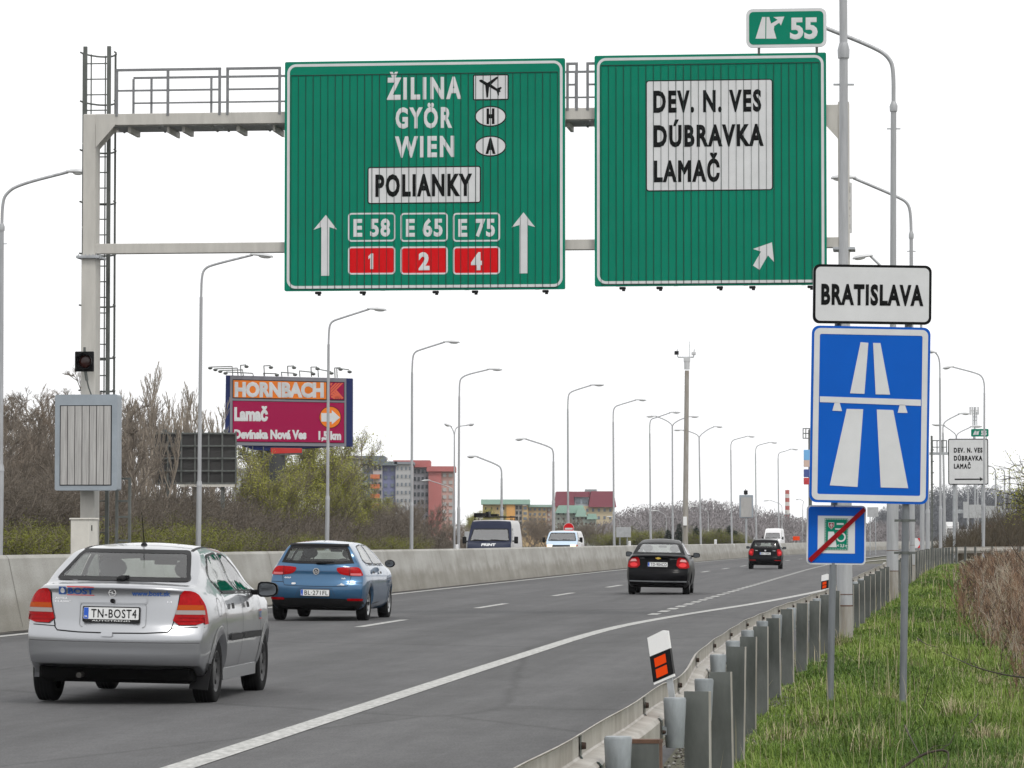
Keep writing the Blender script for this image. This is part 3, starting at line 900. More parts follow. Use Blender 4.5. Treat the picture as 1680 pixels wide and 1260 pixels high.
# ------------------------------------------------------------------ gantry
SG = 68.0
GL0 = on_plane(150, 300, SG)[0]
def gpx(px, py, ds=0.0):
    la, z = on_plane(px, py, SG + ds)
    return la, z
GT = thing('sign_gantry', 'beige steel gantry spanning the carriageway with a railed walkway', 'gantry', road(SG, GL0), -TH)
def gx(px, py=300, ds=0.0): return on_plane(px, py, SG + ds)[0] - GL0
def gz(px, py, ds=0.0): return on_plane(px, py, SG + ds)[1]
def gantry():
    x0, x1 = gx(135.7), gx(156.5)
    zt, zb = gz(150, 187), gz(150, 212)
    zl0, zl1 = gz(300, 415), gz(300, 398.5)
    zfl = gz(150, 420)
    xr0, xr1 = gx(1375), gx(1393.5)
    m = MB()
    m.cbox(((x0 + x1) / 2, .2, (zt + zfl) / 2), (x1 - x0, .40, zt - zfl), ch=.015)
    m.cbox(((x0 + x1) / 2, .2, zfl / 2 - .2), (x1 - x0 + .03, .44, zfl + .35), ch=.015)
    for k in range(6):
        m.cyl((x0 - .03, .1, 1.0 + k * 1.6), (x0 + .0, .1, 1.0 + k * 1.6), .02, n=6)
    m.prism([(x1, zb - .35), (x1, zb + .1), (x1 + .4, zb + .1)], .0, .02)
    m.prism([(x1 + .002, zb - .34), (x1 + .002, zb + .1), (x1 + .4, zb + .1)], .37, .39)
    m.build('column', M['gantry'], GT)
    m = MB(); m.cbox(((x0 + x1) / 2, .2, zfl - .02), (x1 - x0 + .2, .6, .05), ch=.005)
    for k in range(7):
        m.cyl((x0 - .06 + k * .07, -.07, zfl - .06), (x0 - .06 + k * .07, -.07, zfl + .03), .013, n=6)
    m.build('flange', M['galv'], GT)
    m = MB()
    zr_ = gz(1385, 166); m.cbox(((xr0 + xr1) / 2, .2, zr_ / 2 - .1), (xr1 - xr0, .40, zr_ + .2), ch=.015)
    m.prism([(xr0, zb - .35), (xr0, zb + .1), (xr0 - .4, zb + .1)], .0, .02)
    m.build('column', M['gantry'], GT)
    m = MB(); m.cbox(((xr0 + xr1) / 2, .2, gz(1385, 408)), (xr1 - xr0 + .2, .6, .05), ch=.005); m.build('flange', M['galv'], GT)
    zbb = gz(250, 204.5)
    m = MB(); m.cbox(((x1 + xr0) / 2, .10, (zt + zbb) / 2 - .001), (xr0 - x1 + .05, .18, zt - zbb), ch=.008)
    m.cbox(((x1 + xr0) / 2, 1.18, (zt + zbb) / 2 - .03), (xr0 - x1 + .05, .08, zt - zbb - .05), ch=.008)
    for k in range(int((xr0 - x1 - .6) / 1.05)):
        x = x1 + .6 + k * 1.05
        m.prism([(x - .03, zbb - .12), (x + .03, zbb - .12), (x + .03, zbb + .05), (x - .03, zbb + .05)], .25, 1.1)
    m.build('upper_beam', M['gantry'], GT)
    m = MB(); m.cbox(((x1 + xr0) / 2, .12, (zl0 + zl1) / 2), (xr0 - x1 + .05, .20, zl1 - zl0), ch=.008); m.build('lower_beam', M['gantry'], GT)
    # walkway
    m = MB()
    y0, y1 = .22, 1.14
    for k in range(int((xr0 - x1 - .3) / 1.02)):
        xa = x1 + .25 + k * 1.02
        m.box(xa, xa + .98, y0, y1, zbb - .005, zbb + .03)
        for q in (.1, .9):
            m.cyl((xa + q, .4, zbb - .05), (xa + q, .4, zbb + .0), .025, n=6)
            m.cyl((xa + q, .95, zbb - .05), (xa + q, .95, zbb + .0), .025, n=6)
    for k in range(60):
        y = y0 + (y1 - y0) * (k + .5) / 60
        m.box(x1 + .25, xr0 - .1, y - .004, y + .004, zbb - .012, zbb - .006)
    m.build('walkway', M['grate'], GT)
    m = MB()
    for k in range(2, int((xr0 - x1 - .3) / 1.02) + 1, 2):
        xa = x1 + .2 + k * 1.02 - .9
        m.prism([(xa, zbb - .13), (xa + .04, zbb - .13), (xa + .04, zbb - .015), (xa, zbb - .015)], .2, 1.25)
    m.build('cross_beam', M['gantry'], GT)
    zr = gz(300, 111.5)
    def rail_side(yy, zt_, post_px, h2, r=.024, zbase=zt):
        m = MB()
        xs = [gx(p, 150, yy) for p in post_px]
        for x in xs:
            m.box(x - r, x + r, yy - r, yy + r, zbase - .1, zt_)
        return m, xs
    # near rail in separate bays
    for a, mid, b in ((190.5, 274.5, 359.5), (372.5, None, 458), (931, None, 946), (964, 1100, 1200), (1210, None, 1340)):
        m = MB()
        xa, xb = gx(a), gx(b)
        for x in [xa, xb] + ([gx(mid)] if mid else []):
            m.box(x - .024, x + .024, -.0, .048, zt - .05, zr - .002)
        m.box(xa - .024, xb + .024, -.002, .050, zr - .045, zr)
        m.box(xa + .024, xb - .024, .01, .035, zt + .42, zt + .455)
        m.build('railing', M['gantryrail'], GT)
    m = MB()
    ys = 1.2
    zt2 = gz(300, 125, ys)
    zb2 = gz(300, 167, ys)
    xa, xb = gx(196), gx(1350)
    m.box(xa, xb, ys, ys + .04, zt2 - .04, zt2)
    m.box(xa, xb, ys, ys + .03, zb2 - .03, zb2)
    for p in (196, 226, 326, 452, 935, 955, 1050, 1150, 1250, 1340):
        x = gx(p)
        m.box(x - .02, x + .02, ys, ys + .04, zt - .05, zt2 - .041)
    m.build('back_railing', M['gantryrail'], GT)
    # caged ladder
    m = MB()
    yl = .62
    for p in (138.5, 177.5):
        x = gx(p, 300, yl)
        m.box(x - .035, x + .035, yl, yl + .06, .6, gz(150, 76, yl))
    for k in range(36):
        z = 1.0 + k * .3
        if z < gz(150, 80, yl):
            m.cyl((gx(138.5, 300, yl), yl + .03, z), (gx(177.5, 300, yl), yl + .03, z), .012, n=6)
    m.build('ladder', M['galvdark'], GT)
    m = MB()
    xl, xr_ = gx(138.5, 300, yl), gx(177.5, 300, yl)
    cx = (xl + xr_) / 2
    hw = (xr_ - xl) / 2 + .1
    def hoop(z):
        pts = [Vector((cx + hw * math.cos(a), yl + .06 + .7 * math.sin(a), z)) for a in [math.pi * i / 12 for i in range(13)]]
        for a, b in zip(pts[:-1], pts[1:]):
            m.tube([a, b], .018, 5)
    for y in (85, 165, 245, 330, 415, 500, 585, 640):
        hoop(gz(150, y, yl))
    for i in (1, 3, 6, 9, 11):
        a = math.pi * i / 12
        for z0_, z1_ in ((2.6, gz(150, 83, yl)),):
            m.tube([(cx + hw * math.cos(a), yl + .06 + .7 * math.sin(a), z0_), (cx + hw * math.cos(a), yl + .06 + .7 * math.sin(a), z1_)], .014, 5)
    m.build('ladder_cage', M['galvdark'], GT)
    # small gate frame at the foot
    m = MB()
    xa, xb = gx(188), gx(209)
    z0_, z1_ = gz(200, 885), gz(200, 783)
    for x in (xa, xb):
        m.box(x - .025, x + .025, .3, .35, z0_ - 1, z1_)
    for z in (z1_, z0_ + .45, z0_ + .75, z0_):
        m.box(xa, xb, .305, .345, z - .04, z - .002)
    m.build('ladder_gate', M['galvdark'], GT)
gantry()
# ------------------------------------------------------------------ overhead signs
def px2(l0, z0):
    return lambda px, py: (on_plane(px, py, SG - .12)[0] - l0, on_plane(px, py, SG - .12)[1] - z0)
def quad(q, pts): return [q(*p) for p in pts]
def sheet_sign(name, label, corners, slats, group='green overhead direction signs'):
    cx = sum(c[0] for c in corners) / 4; cy = sum(c[1] for c in corners) / 4
    l0, z0 = on_plane(cx, cy, SG - .12)
    t = thing(name, label, 'road sign', road(SG - .12, l0, z0), -TH, group)
    q = px2(l0, z0)
    P = [q(*c) for c in corners]                # TL TR BR BL
    x0 = (P[0][0] + P[3][0]) / 2; x1 = (P[1][0] + P[2][0]) / 2
    zt = (P[0][1] + P[1][1]) / 2; zb = (P[2][1] + P[3][1]) / 2
    m = MB(); m.prism(rrect(x0, x1, zb, zt, .03), 0, .07, 0, smi=1); m.build('panel', [M['green'], M['signback']], t)
    m = MB()
    d, w = .045, .05
    m.ring(rrect(x0 + d, x1 - d, zb + d, zt - d, .17, 7), rrect(x0 + d + w, x1 - d - w, zb + d + w, zt - d - w, .12, 7), -.003)
    m.build('border', M['signwhite'], t)
    sx0, sx1, sy0, sy1, step = slats
    m = MB()
    a, b = q(sx0, sy0), q(sx1, sy1)
    n = int(round((b[0] - a[0]) / step))
    rr = random.Random(3)
    for k in range(n + 1):
        x = a[0] + (b[0] - a[0]) * k / n
        hw = rr.choice((.0022, .003, .0042, .0052))
        m.box(x - hw, x + hw, -.0125, -.0005, b[1], a[1])
    m.box(a[0], b[0], -.0126, -.0006, a[1], a[1] + .012)
    m.box(a[0], b[0], -.0126, -.0006, b[1] - .012, b[1])
    m.build('slat_joints', M['seam'], t)
    for f in (.12, .28, .54, .68, .93):
        m = MB()
        x = x0 + (x1 - x0) * f
        m.cbox((x, .05, zb - .035), (.12, .06, .05)); m.cyl((x + .02, .04, zb - .09), (x + .02, .04, zb - .04), .03, n=8)
        m.build('clamp', M['black'], t)
    m = MB()
    for f in (.1, .35, .65, .9):
        x = x0 + (x1 - x0) * f
        m.box(x - .04, x + .04, .071, .119, zb, zt)
    m.build('stiffener', M['signback'], t)
    return t, q
def pane(t, name, q, box, m, r=.05, y=-.004, edge=None, ew=.022, em='signblack'):
    (a, zt), (b, zb) = q(box[0], box[1]), q(box[2], box[3])
    o = MB()
    o.prism(rrect(a, b, zb, zt, r), y, y + .0035)
    o = o.build(name, M[m], t)
    if edge:
        e = MB()
        e.ring(rrect(a, b, zb, zt, r), rrect(a + ew, b - ew, zb + ew, zt - ew, max(.01, r - ew)), y - .0012)
        e.build('outline', M[em], o)
    return o
def words(t, name, q, body, x0, x1, y0, y1, m, y=-.005, bold=.042, skew=.0, sp=1.0):
    (a, zt), (b, zb) = q(x0, y0), q(x1, y1)
    o = MB()
    o.text(body, (a + b) / 2, zb, zt - zb, y, b - a, bold, skew=skew, sp=sp)
    return o.build(name, M[m], t)
def arrow(t, q, pts, m='signwhite', y=-.005):
    o = MB(); o.prism([q(*p) for p in pts], y, y + .004)
    return o.build('arrow', M[m], t)
A, q = sheet_sign('overhead_sign', 'wide green overhead sign for Žilina, Györ and Wien with two upward arrows', [(467, 102), (926, 95), (928, 474), (467, 478)], (477.7, 915, 124.6, 470.5, .141))
SK = .012
words(A, 'lettering', q, 'ŽILINA', 634, 757, 129.5, 160.4, 'signwhite', sp=1.28)
words(A, 'lettering', q, 'GYÖR', 649, 742, 178.6, 208, 'signwhite', sp=1.25)
words(A, 'lettering', q, 'WIEN', 648, 745, 225.8, 255.7, 'signwhite', sp=1.25)
pl = pane(A, 'destination_panel', q, (603, 274, 789, 333), 'signwhite', .05, edge=1)
words(A, 'lettering', q, 'POLIANKY', 616, 774.7, 288.5, 319.5, 'signblack', -.009, .042, sp=1.2)
ap = pane(A, 'airport_symbol', q, (776, 122.5, 834.6, 164), 'signwhite', .03, edge=1)
pts = [(1033, 158), (1045, 155), (1075, 172), (1120, 142), (1128, 142), (1126, 150), (1094, 180), (1122, 200), (1142, 192), (1148, 197), (1138, 208), (1142, 218), (1134, 218), (1133, 236), (1127, 236), (1122, 214), (1084, 192), (1078, 246), (1070, 246), (1064, 184), (1036, 166)]
o = MB(); o.prism([q(450 + x / 3.0736, 80 + y_ / 3.0736) for x, y_ in pts], -.008, -.0055); o.build('aeroplane', M['signblack'], A)
for y0, ch in ((190.8, 'H'), (239.7, 'A')):
    c = q(804.8, y0); rx = (q(831, y0)[0] - q(778.6, y0)[0]) / 2; rz = rx * .655
    o = MB(); o.prism(oval(*c, rx, rz), -.004, -.0005); ov = o.build('country_plate', M['signwhite'], A)
    o = MB(); o.ring(oval(*c, rx, rz), oval(*c, rx - .022, rz - .022), -.0052); o.build('outline', M['signblack'], ov)
    o = MB(); h = rz * 1.26; o.text(ch, c[0], c[1] - h / 2, h, -.0065, (.15 if ch == 'H' else .19), .065); o.build('lettering', M['signblack'], ov)
def route(x0, x1, body, red):
    k = '4' if red else 'E'
    top, bot = (404.7, 450) if red else (349.5, 396)
    p = pane(A, 'route_plate', q, (x0, top, x1, bot), 'signred' if red else 'green', .07, edge=1, ew=.03, em='signwhite')
    o = MB()
    if red:
        (a, zt), (b, zb) = q((x0 + x1) / 2 - 9, 416), q((x0 + x1) / 2 + 9, 441.5)
        if body == '1':
            w = .05
            c = (a + b) / 2
            o.prism([(c - w * .5, zb), (c + w * .62, zb), (c + w * .62, zt), (c - w * .2, zt), (c - w * 1.2, zt - .05), (c - w * 1.2, zt - .11), (c - w * .5, zt - .075)], -.009, -.006)
        else:
            o.text(body, (a + b) / 2, zb, zt - zb, -.008, b - a, .05)
    else:
        (a, zt), (b, zb) = q(x0 + 9, 361), q(x1 - 8.5, 386.5)
        o.text(body, (a + b) / 2, zb, zt - zb, -.008, b - a, .04, sp=1.15)
    o.build('lettering', M['signwhite'], p)
for x0, x1, e, r_ in ((571, 648.5, 'E 58', '1'), (657, 734.7, 'E 65', '2'), (743, 820.5, 'E 75', '4')):
    route(x0, x1, e, False); route(x0, x1, r_, True)
arrow(A, q, [(534.6, 352.6), (552.8, 376.5), (540.3, 372.5), (540, 452.3), (527, 452.5), (527.3, 372.5), (514.4, 377)])
arrow(A, q, [(859, 348.4), (877.8, 372.5), (865.5, 369), (865.5, 448.4), (852.5, 448.6), (852.5, 369), (839.4, 373)])
Bs, q = sheet_sign('overhead_sign', 'green overhead exit sign for Dev. N. Ves, Dúbravka and Lamač with a slanted arrow', [(975, 92), (1355, 85.5), (1357, 466.5), (976, 470.5)], (986, 1345, 108, 463.5, .141))
pane(Bs, 'destination_panel', q, (1059.5, 132, 1268.4, 312), 'signwhite', .06, edge=1, ew=.02)
words(Bs, 'lettering', q, 'DEV. N. VES', 1072, 1249, 151, 181, 'signblack', -.009, .042, sp=1.2)
words(Bs, 'lettering', q, 'DÚBRAVKA', 1072.7, 1253, 207.5, 237.5, 'signblack', -.009, .042, sp=1.2)
words(Bs, 'lettering', q, 'LAMAČ', 1073, 1181, 265.5, 296, 'signblack', -.009, .042, sp=1.2)
Z3 = lambda x, y: (970 + x / 2.5706, y / 2.5706)
arrow(Bs, q, [Z3(*p) for p in ((762, 1022), (771, 1105), (745, 1077), (710, 1138), (682, 1120), (716, 1061), (682, 1050))])
# exit number plate
def exit_plate():
    l0, z0 = on_plane(1290, 45, SG - .14)
    t = thing('exit_number_plate', 'small green exit plate numbered 55 standing on top of the exit sign', 'road sign', road(SG - .14, l0, z0), -TH)
    q = lambda px, py: (on_plane(px, py, SG - .14)[0] - l0, on_plane(px, py, SG - .14)[1] - z0)
    (a, zt), (b, zb) = q(1224, 15), q(1356, 76.5)
    m = MB(); m.prism(rrect(a, b, zb, zt, .12), 0, .05, 0, smi=1); m.build('panel', [M['signwhite'], M['signback']], t)
    w = .055
    m = MB(); m.prism(rrect(a + w, b - w, zb + w, zt - w, .08), -.003, -.0005); m.build('green_field', M['green'], t)
    m = MB()
    m.prism([q(*Z3(*p)) for p in ((693, 163), (721, 72), (735, 72), (734, 163))], -.006, -.0035)
    m.prism([q(*Z3(*p)) for p in ((738, 163), (739, 72), (751, 72), (758, 100), (786, 84), (768, 72), (814, 70), (800, 108), (793, 96), (772, 110), (770, 125), (781, 163))], -.006, -.0035)
    m.build('exit_symbol', M['signwhite'], t)
    (xa, za), (xb, zb_) = q(1296, 31), q(1341.5, 62)
    m = MB(); m.text('55', (xa + xb) / 2, zb_, za - zb_, -.005, xb - xa, .04); m.build('lettering', M['signwhite'], t)
    m = MB()
    for p in (1245, 1340):
        x = q(p, 78)[0]
        m.cyl((x, .03, zb - .12), (x, .03, zb + .1), .025, n=8)
    m.build('stub', M['galvdark'], t)
exit_plate()
# narrow plate on the right column seen edge-on
def side_plate():
    l0, z0 = on_plane(1395, 340, SG + .3)
    t = thing('column_plate', 'narrow white lettered plate edge-on at the right gantry column', 'sign', road(SG + .3, l0, z0), -TH)
    m = MB(); m.box(-.06, .03, .0, .03, -.48, .46); m.build('panel', M['signwhite'], t)
    m = MB()
    for z, h in ((.33, .12), (.12, .03), (-.02, .05), (-.16, .02), (-.36, .09)):
        m.box(-.045, -.005, -.004, -.001, z - h / 2, z + h / 2)
    m.build('lettering', M['signblack'], t)
side_plate()
# ------------------------------------------------------------------ message box, beacon, cabinet at the left column
def message_box():
    s = SG - .45
    l0, z0 = on_plane(142, 726, s)
    t = thing('message_box', 'grey prism message box with blank weathered slats on the left gantry column', 'message sign', road(s, l0, z0), -TH)
    q = lambda px, py: (on_plane(px, py, s)[0] - l0, on_plane(px, py, s)[1] - z0)
    (a, zt), (b, zb) = q(90.5, 647.5), q(192, 804.5)
    m = MB(); m.prism(rrect(a, b, zb, zt, .035), 0, .38); m.build('housing', M['vms'], t)
    (a, zt), (b, zb) = q(98.5, 665), q(183, 796.5)
    m = MB(); m.box(a, b, -.004, .0, zb, zt); m.build('recess', M['black'], t)
    n = 7
    for k in range(n):
        xa = a + .012 + (b - a - .024) * k / n
        xb = a + .012 + (b - a - .024) * (k + 1) / n
        m = MB(); m.cbox(((xa + xb) / 2, -.012, (zt + zb) / 2), (xb - xa - .012, .014, zt - zb - .03), ch=.004); m.build('slat', M['slat'], t)
    m = MB(); m.box(-.1, .1, .38, .45, -.5, .5); m.build('mounting', M['galvdark'], t)
message_box()
def beacon():
    s = SG - .3
    l0, z0 = on_plane(138, 593, s)
    t = thing('warning_beacon', 'unlit black square warning light above the grey message box', 'warning light', road(s, l0, z0), -TH)
    m = MB(); m.cbox((0, .03, 0), (.36, .06, .38)); m.build('backplate', M['black'], t)
    T = Matrix.Rotation(R(-90), 4, 'Z')
    m = MB(); m.tube([(0.02, -.005, 0), (.02, -.14, 0)], [.14, .15], 20, 0, False); m.build('hood', M['black'], t)
    m = MB(); m.ell((.02, -.01, 0), (.125, .03, .125), 16); m.build('lens', mat('amber_lens_off', (.035, .008, .006), .2), t)
    m = MB(); m.cyl((.0, .03, .19), (0, .03, .27), .025, n=8); m.cyl((.02, .03, -.19), (.05, .03, -.36), .03, n=8); m.tube([(.05, .03, -.36), (.07, .1, -.5), (.1, .18, -.62)], .015, 6); m.build('bracket', M['galvdark'], t)
beacon()
def cabinet():
    p = at(131, 880, 66.3); p.z = 0
    t = thing('roadside_cabinet', 'pale beige roadside cabinet behind the barrier at the gantry foot', 'cabinet', p, -TH - R(10))
    zt = at(131, 852.5, 66.3).z
    m = MB(); m.cbox((0, .2, zt / 2), (.36, .42, zt), ch=.012); m.build('cabinet_body', M['cabinet'], t)
    m = MB(); m.cbox((0, .2, zt + .015), (.40, .46, .03)); m.build('roof', M['cabinet'], t)
    m = MB(); m.box(.182, .19, .1, .13, zt - .2, zt - .1); m.build('latch', M['black'], t)
cabinet()
# ------------------------------------------------------------------ near signs on the verge
NZ = 30.8
LEAN = R(1.15)
def nearframe(px, py):
    return at(px, py, NZ)
def zf(x, y): return (1300 + x / 2.3333, 420 + y / 2.3333)
KM = 2.3333 * FPX / NZ            # zoom px per metre
def motorway_sign():
    c = nearframe(*zf(297, 608))
    t = thing('motorway_sign', 'large blue motorway sign with a white motorway symbol', 'road sign', c, 0, None, (0, LEAN, 0))
    m = MB(); m.prism(rrect(-.5, .5, -.745, .745, .06), 0, .03, 0, smi=1); m.build('panel', [M['signblue'], M['signback']], t)
    m = MB(); m.ring(rrect(-.48, .48, -.725, .725, .05), rrect(-.433, .433, -.675, .675, .015), -.003); m.build('border', M['signwhite'], t)
    def P(x, y):
        z = (608 - y) / KM
        return ((x - 297) / KM - z * math.tan(LEAN), z)
    m = MB()
    for poly in (((262, 330), (292, 332), (276, 528), (221, 527)), ((310, 332), (338, 332), (374, 529), (319, 529)),
                 ((105, 541), (492, 546), (492, 570), (105, 563)), ((162, 563), (181, 564), (190, 596), (153, 595)), ((411, 567), (431, 567), (441, 598), (403, 598)),
                 ((208, 587), (271, 587), (248, 885), (142, 881)), ((323, 587), (386, 588), (442, 886), (337, 885))):
        m.prism([P(*p) for p in poly], -.004, -.0005)
    m.build('motorway_symbol', M['signwhite'], t)
    return t
motorway_sign()
def town_sign():
    c = nearframe(*zf(306, 147))
    t = thing('town_sign', 'white Bratislava sign with a black border above the blue motorway sign', 'road sign', c, 0, None, (0, LEAN * .7, 0))
    m = MB(); m.prism(rrect(-.5, .5, -.25, .25, .055), 0, .03, 0, smi=1); m.build('panel', [M['signblack'], M['signback']], t)
    m = MB(); m.prism(rrect(-.478, .478, -.228, .228, .04), -.003, -.0005); m.build('white_field', M['signwhite'], t)
    m = MB(); m.text('BRATISLAVA', 0, -.083, .157, -.006, .862, .045, sp=1.16); m.build('lettering', M['signblack'], t)
town_sign()
def vignette_sign():
    c = at(*zf(168, 1068), NZ + .15)
    t = thing('vignette_sign', 'small blue sign showing a vignette crossed out by a red bar', 'road sign', c, 0, None, (0, LEAN * .6, 0))
    k = 1 / 464
    m = MB(); m.prism(rrect(-.25, .25, -.25, .25, .035), 0, .025, 0, smi=1); m.build('panel', [M['signwhite'], M['signback']], t)
    m = MB(); m.prism(rrect(-.237, .237, -.237, .237, .026), -.003, -.0005); m.build('blue_field', M['signblue'], t)
    P = lambda x, y: ((x - 168) * k, (1068 - y) * k)
    bx = lambda m, x0, y0, x1, y1, y: m.prism([P(x0, y1), P(x1, y1), P(x1, y0), P(x0, y0)], y, y + .0022)
    m = MB(); bx(m, 95, 993, 241, 1140, -.006); m.build('white_field', M['signwhite'], t)
    m = MB(); bx(m, 122, 1003, 214, 1127, -.009); vg = m.build('vignette', M['green'], t)
    m = MB()
    for i in range(14):
        x = 124 + i * 6.6
        for y in (1005, 1122):
            bx(m, x, y, x + 3, y + 3, -.0115)
    for i in range(18):
        y = 1008 + i * 6.6
        for x in (124, 209):
            bx(m, x, y, x + 3, y + 3, -.0115)
    bx(m, 169, 1021, 196, 1028, -.0115)
    m.prism([P(136, 1055), P(158, 1055), P(163, 1075), P(170, 1116), P(134, 1116)], -.0115, -.0092)
    bx(m, 163, 1042, 200, 1047, -.0115)
    m.ring(oval(*P(186, 1076), 19 * k, 19 * k), oval(*P(186, 1076), 13 * k, 13 * k), -.0115)
    m.text('< 3,5 t', P(190, 0)[0], P(0, 1115)[1], 11 * k, -.011, 38 * k, .03)
    m.build('vignette_print', M['signwhite'], vg)
    m = MB(); m.prism([P(136, 1019), P(159, 1019), P(159, 1034), P(148, 1046), P(136, 1034)], -.0115, -.0092); sh = m.build('shield', M['signwhite'], vg)
    m = MB(); m.prism([P(138, 1021), P(157, 1021), P(157, 1034), P(148, 1044), P(138, 1034)], -.0125, -.0116); m.build('shield_field', M['darkred'], sh)
    m = MB(); bx(m, 146.5, 1023, 149, 1040, -.0148); bx(m, 142, 1026, 153, 1028.5, -.0148); bx(m, 140.5, 1031, 154.5, 1033.5, -.0148); m.build('cross', M['signwhite'], sh)
    m = MB()
    m.prism([P(58, 1162), P(70, 1177), P(283, 972), P(274, 958)], -.0185, -.015)
    m.build('red_bar', M['darkred'], t)
vignette_sign()
def sign_post(label, top, bot, r, Y, clamps):
    B = at(bot[0], bot[1], Y)
    t = thing('sign_post', label, 'post', B - Vector((0, 0, 0)))
    m = MB(); m.tube([Vector((0, .05, -.3)), at(top[0], top[1], Y) - B + Vector((0, .065, 0))], r, 20); m.build('tube', M['poststeel'], t)
    for y, w in clamps:
        m = MB()
        f = (y - top[1]) / (bot[1] - top[1])
        c = at(top[0] + (bot[0] - top[0]) * f, y, Y) - B + Vector((0, .058, 0))
        m.tube([c - Vector((0, 0, .012)), c + Vector((0, 0, .012))], r + .005, 16)
        m.box(c.x - .09, c.x + .09, c.y - .006, c.y + .006, c.z - .01, c.z + .01)
        m.build('clamp', M['galvdark'], t)
sign_post('grey tube post carrying the right side of the blue motorway sign', (1493, 438), (1481, 1175), .031, NZ, ((500, 1), (600, 1), (780, 1), (854, 1), (907, 1)))
sign_post('slimmer grey tube post under the crossed vignette sign', (1378, 440), (1361, 1158), .029, NZ + .12, ((500, 1), (600, 1), (780, 1), (850, 1), (905, 1)))
# ------------------------------------------------------------------ far signs
def far_sign():
    Y = 232
    c = at(1588.5, 757.5, Y)
    t = thing('direction_sign', 'distant white direction sign for Dev. N. Ves, Dúbravka and Lamač with a right arrow', 'road sign', c, -R(7))
    K = FPX / Y
    w, h = 65.5 / K / 2, 75.5 / K / 2
    m = MB(); m.prism(rrect(-w, w, -h, h, .12), 0, .12, 0, smi=1); m.build('panel', [M['signblack'], M['signback']], t)
    m = MB(); m.prism(rrect(-w + .06, w - .06, -h + .06, h - .06, .08), -.008, -.001); m.build('white_field', M['signwhite'], t)
    P = lambda x, y: ((1520 + x / 4.5 - 1588.5) / K, (757.5 - 640 - y / 4.5) / K)
    m = MB()
    for body, xa, xb, ya, yb in (('DEV. N. VES', 203, 413, 428, 460), ('DÚBRAVKA', 203, 413, 487, 519), ('LAMAČ', 203, 327, 546, 578)):
        a, b = P(xa, ya), P(xb, yb)
        m.text(body, (a[0] + b[0]) / 2, b[1], a[1] - b[1], -.012, b[0] - a[0], .055, sp=1.25)
    m.prism([P(*p) for p in ((208, 653), (395, 653), (390, 640), (417, 658), (390, 675), (395, 663), (208, 664))], -.012, -.009)
    m.build('lettering', M['signblack'], t)
    m = MB()
    for x in (-.9, .9):
        m.tube([(x, .2, -h - c.z + h), (x, .2, h * .8)], .09, 10)
    m.build('post', M['galv'], t)
    c2 = at(1607.5, 710, Y)
    t2 = thing('exit_number_plate', 'distant small green exit plate numbered 55 above the far white direction sign', 'road sign', c2, -R(7))
    w, h = 28.5 / K / 2, 12.5 / K / 2
    m = MB(); m.prism(rrect(-w, w, -h, h, .07), 0, .06, 0, smi=1); m.build('panel', [M['green'], M['signback']], t2)
    P = lambda x, y: ((1520 + x / 4.5 - 1607.5) / K, (710 - 640 - y / 4.5) / K)
    m = MB()
    m.prism([P(*p) for p in ((343, 330), (358, 300), (366, 300), (364, 330))], -.008, -.002)
    m.prism([P(*p) for p in ((368, 330), (370, 300), (378, 306), (392, 298), (386, 314), (384, 330))], -.008, -.002)
    a, b = P(402, 302), P(445, 332)
    m.text('55', (a[0] + b[0]) / 2, b[1], a[1] - b[1], -.008, b[0] - a[0], .05)
    m.build('lettering', M['signwhite'], t2)
    m = MB()
    for x in (-.4, .4): m.box(x - .03, x + .03, .06, .1, -h - .45, h * .5)
    m.build('stub', M['galv'], t2)
far_sign()
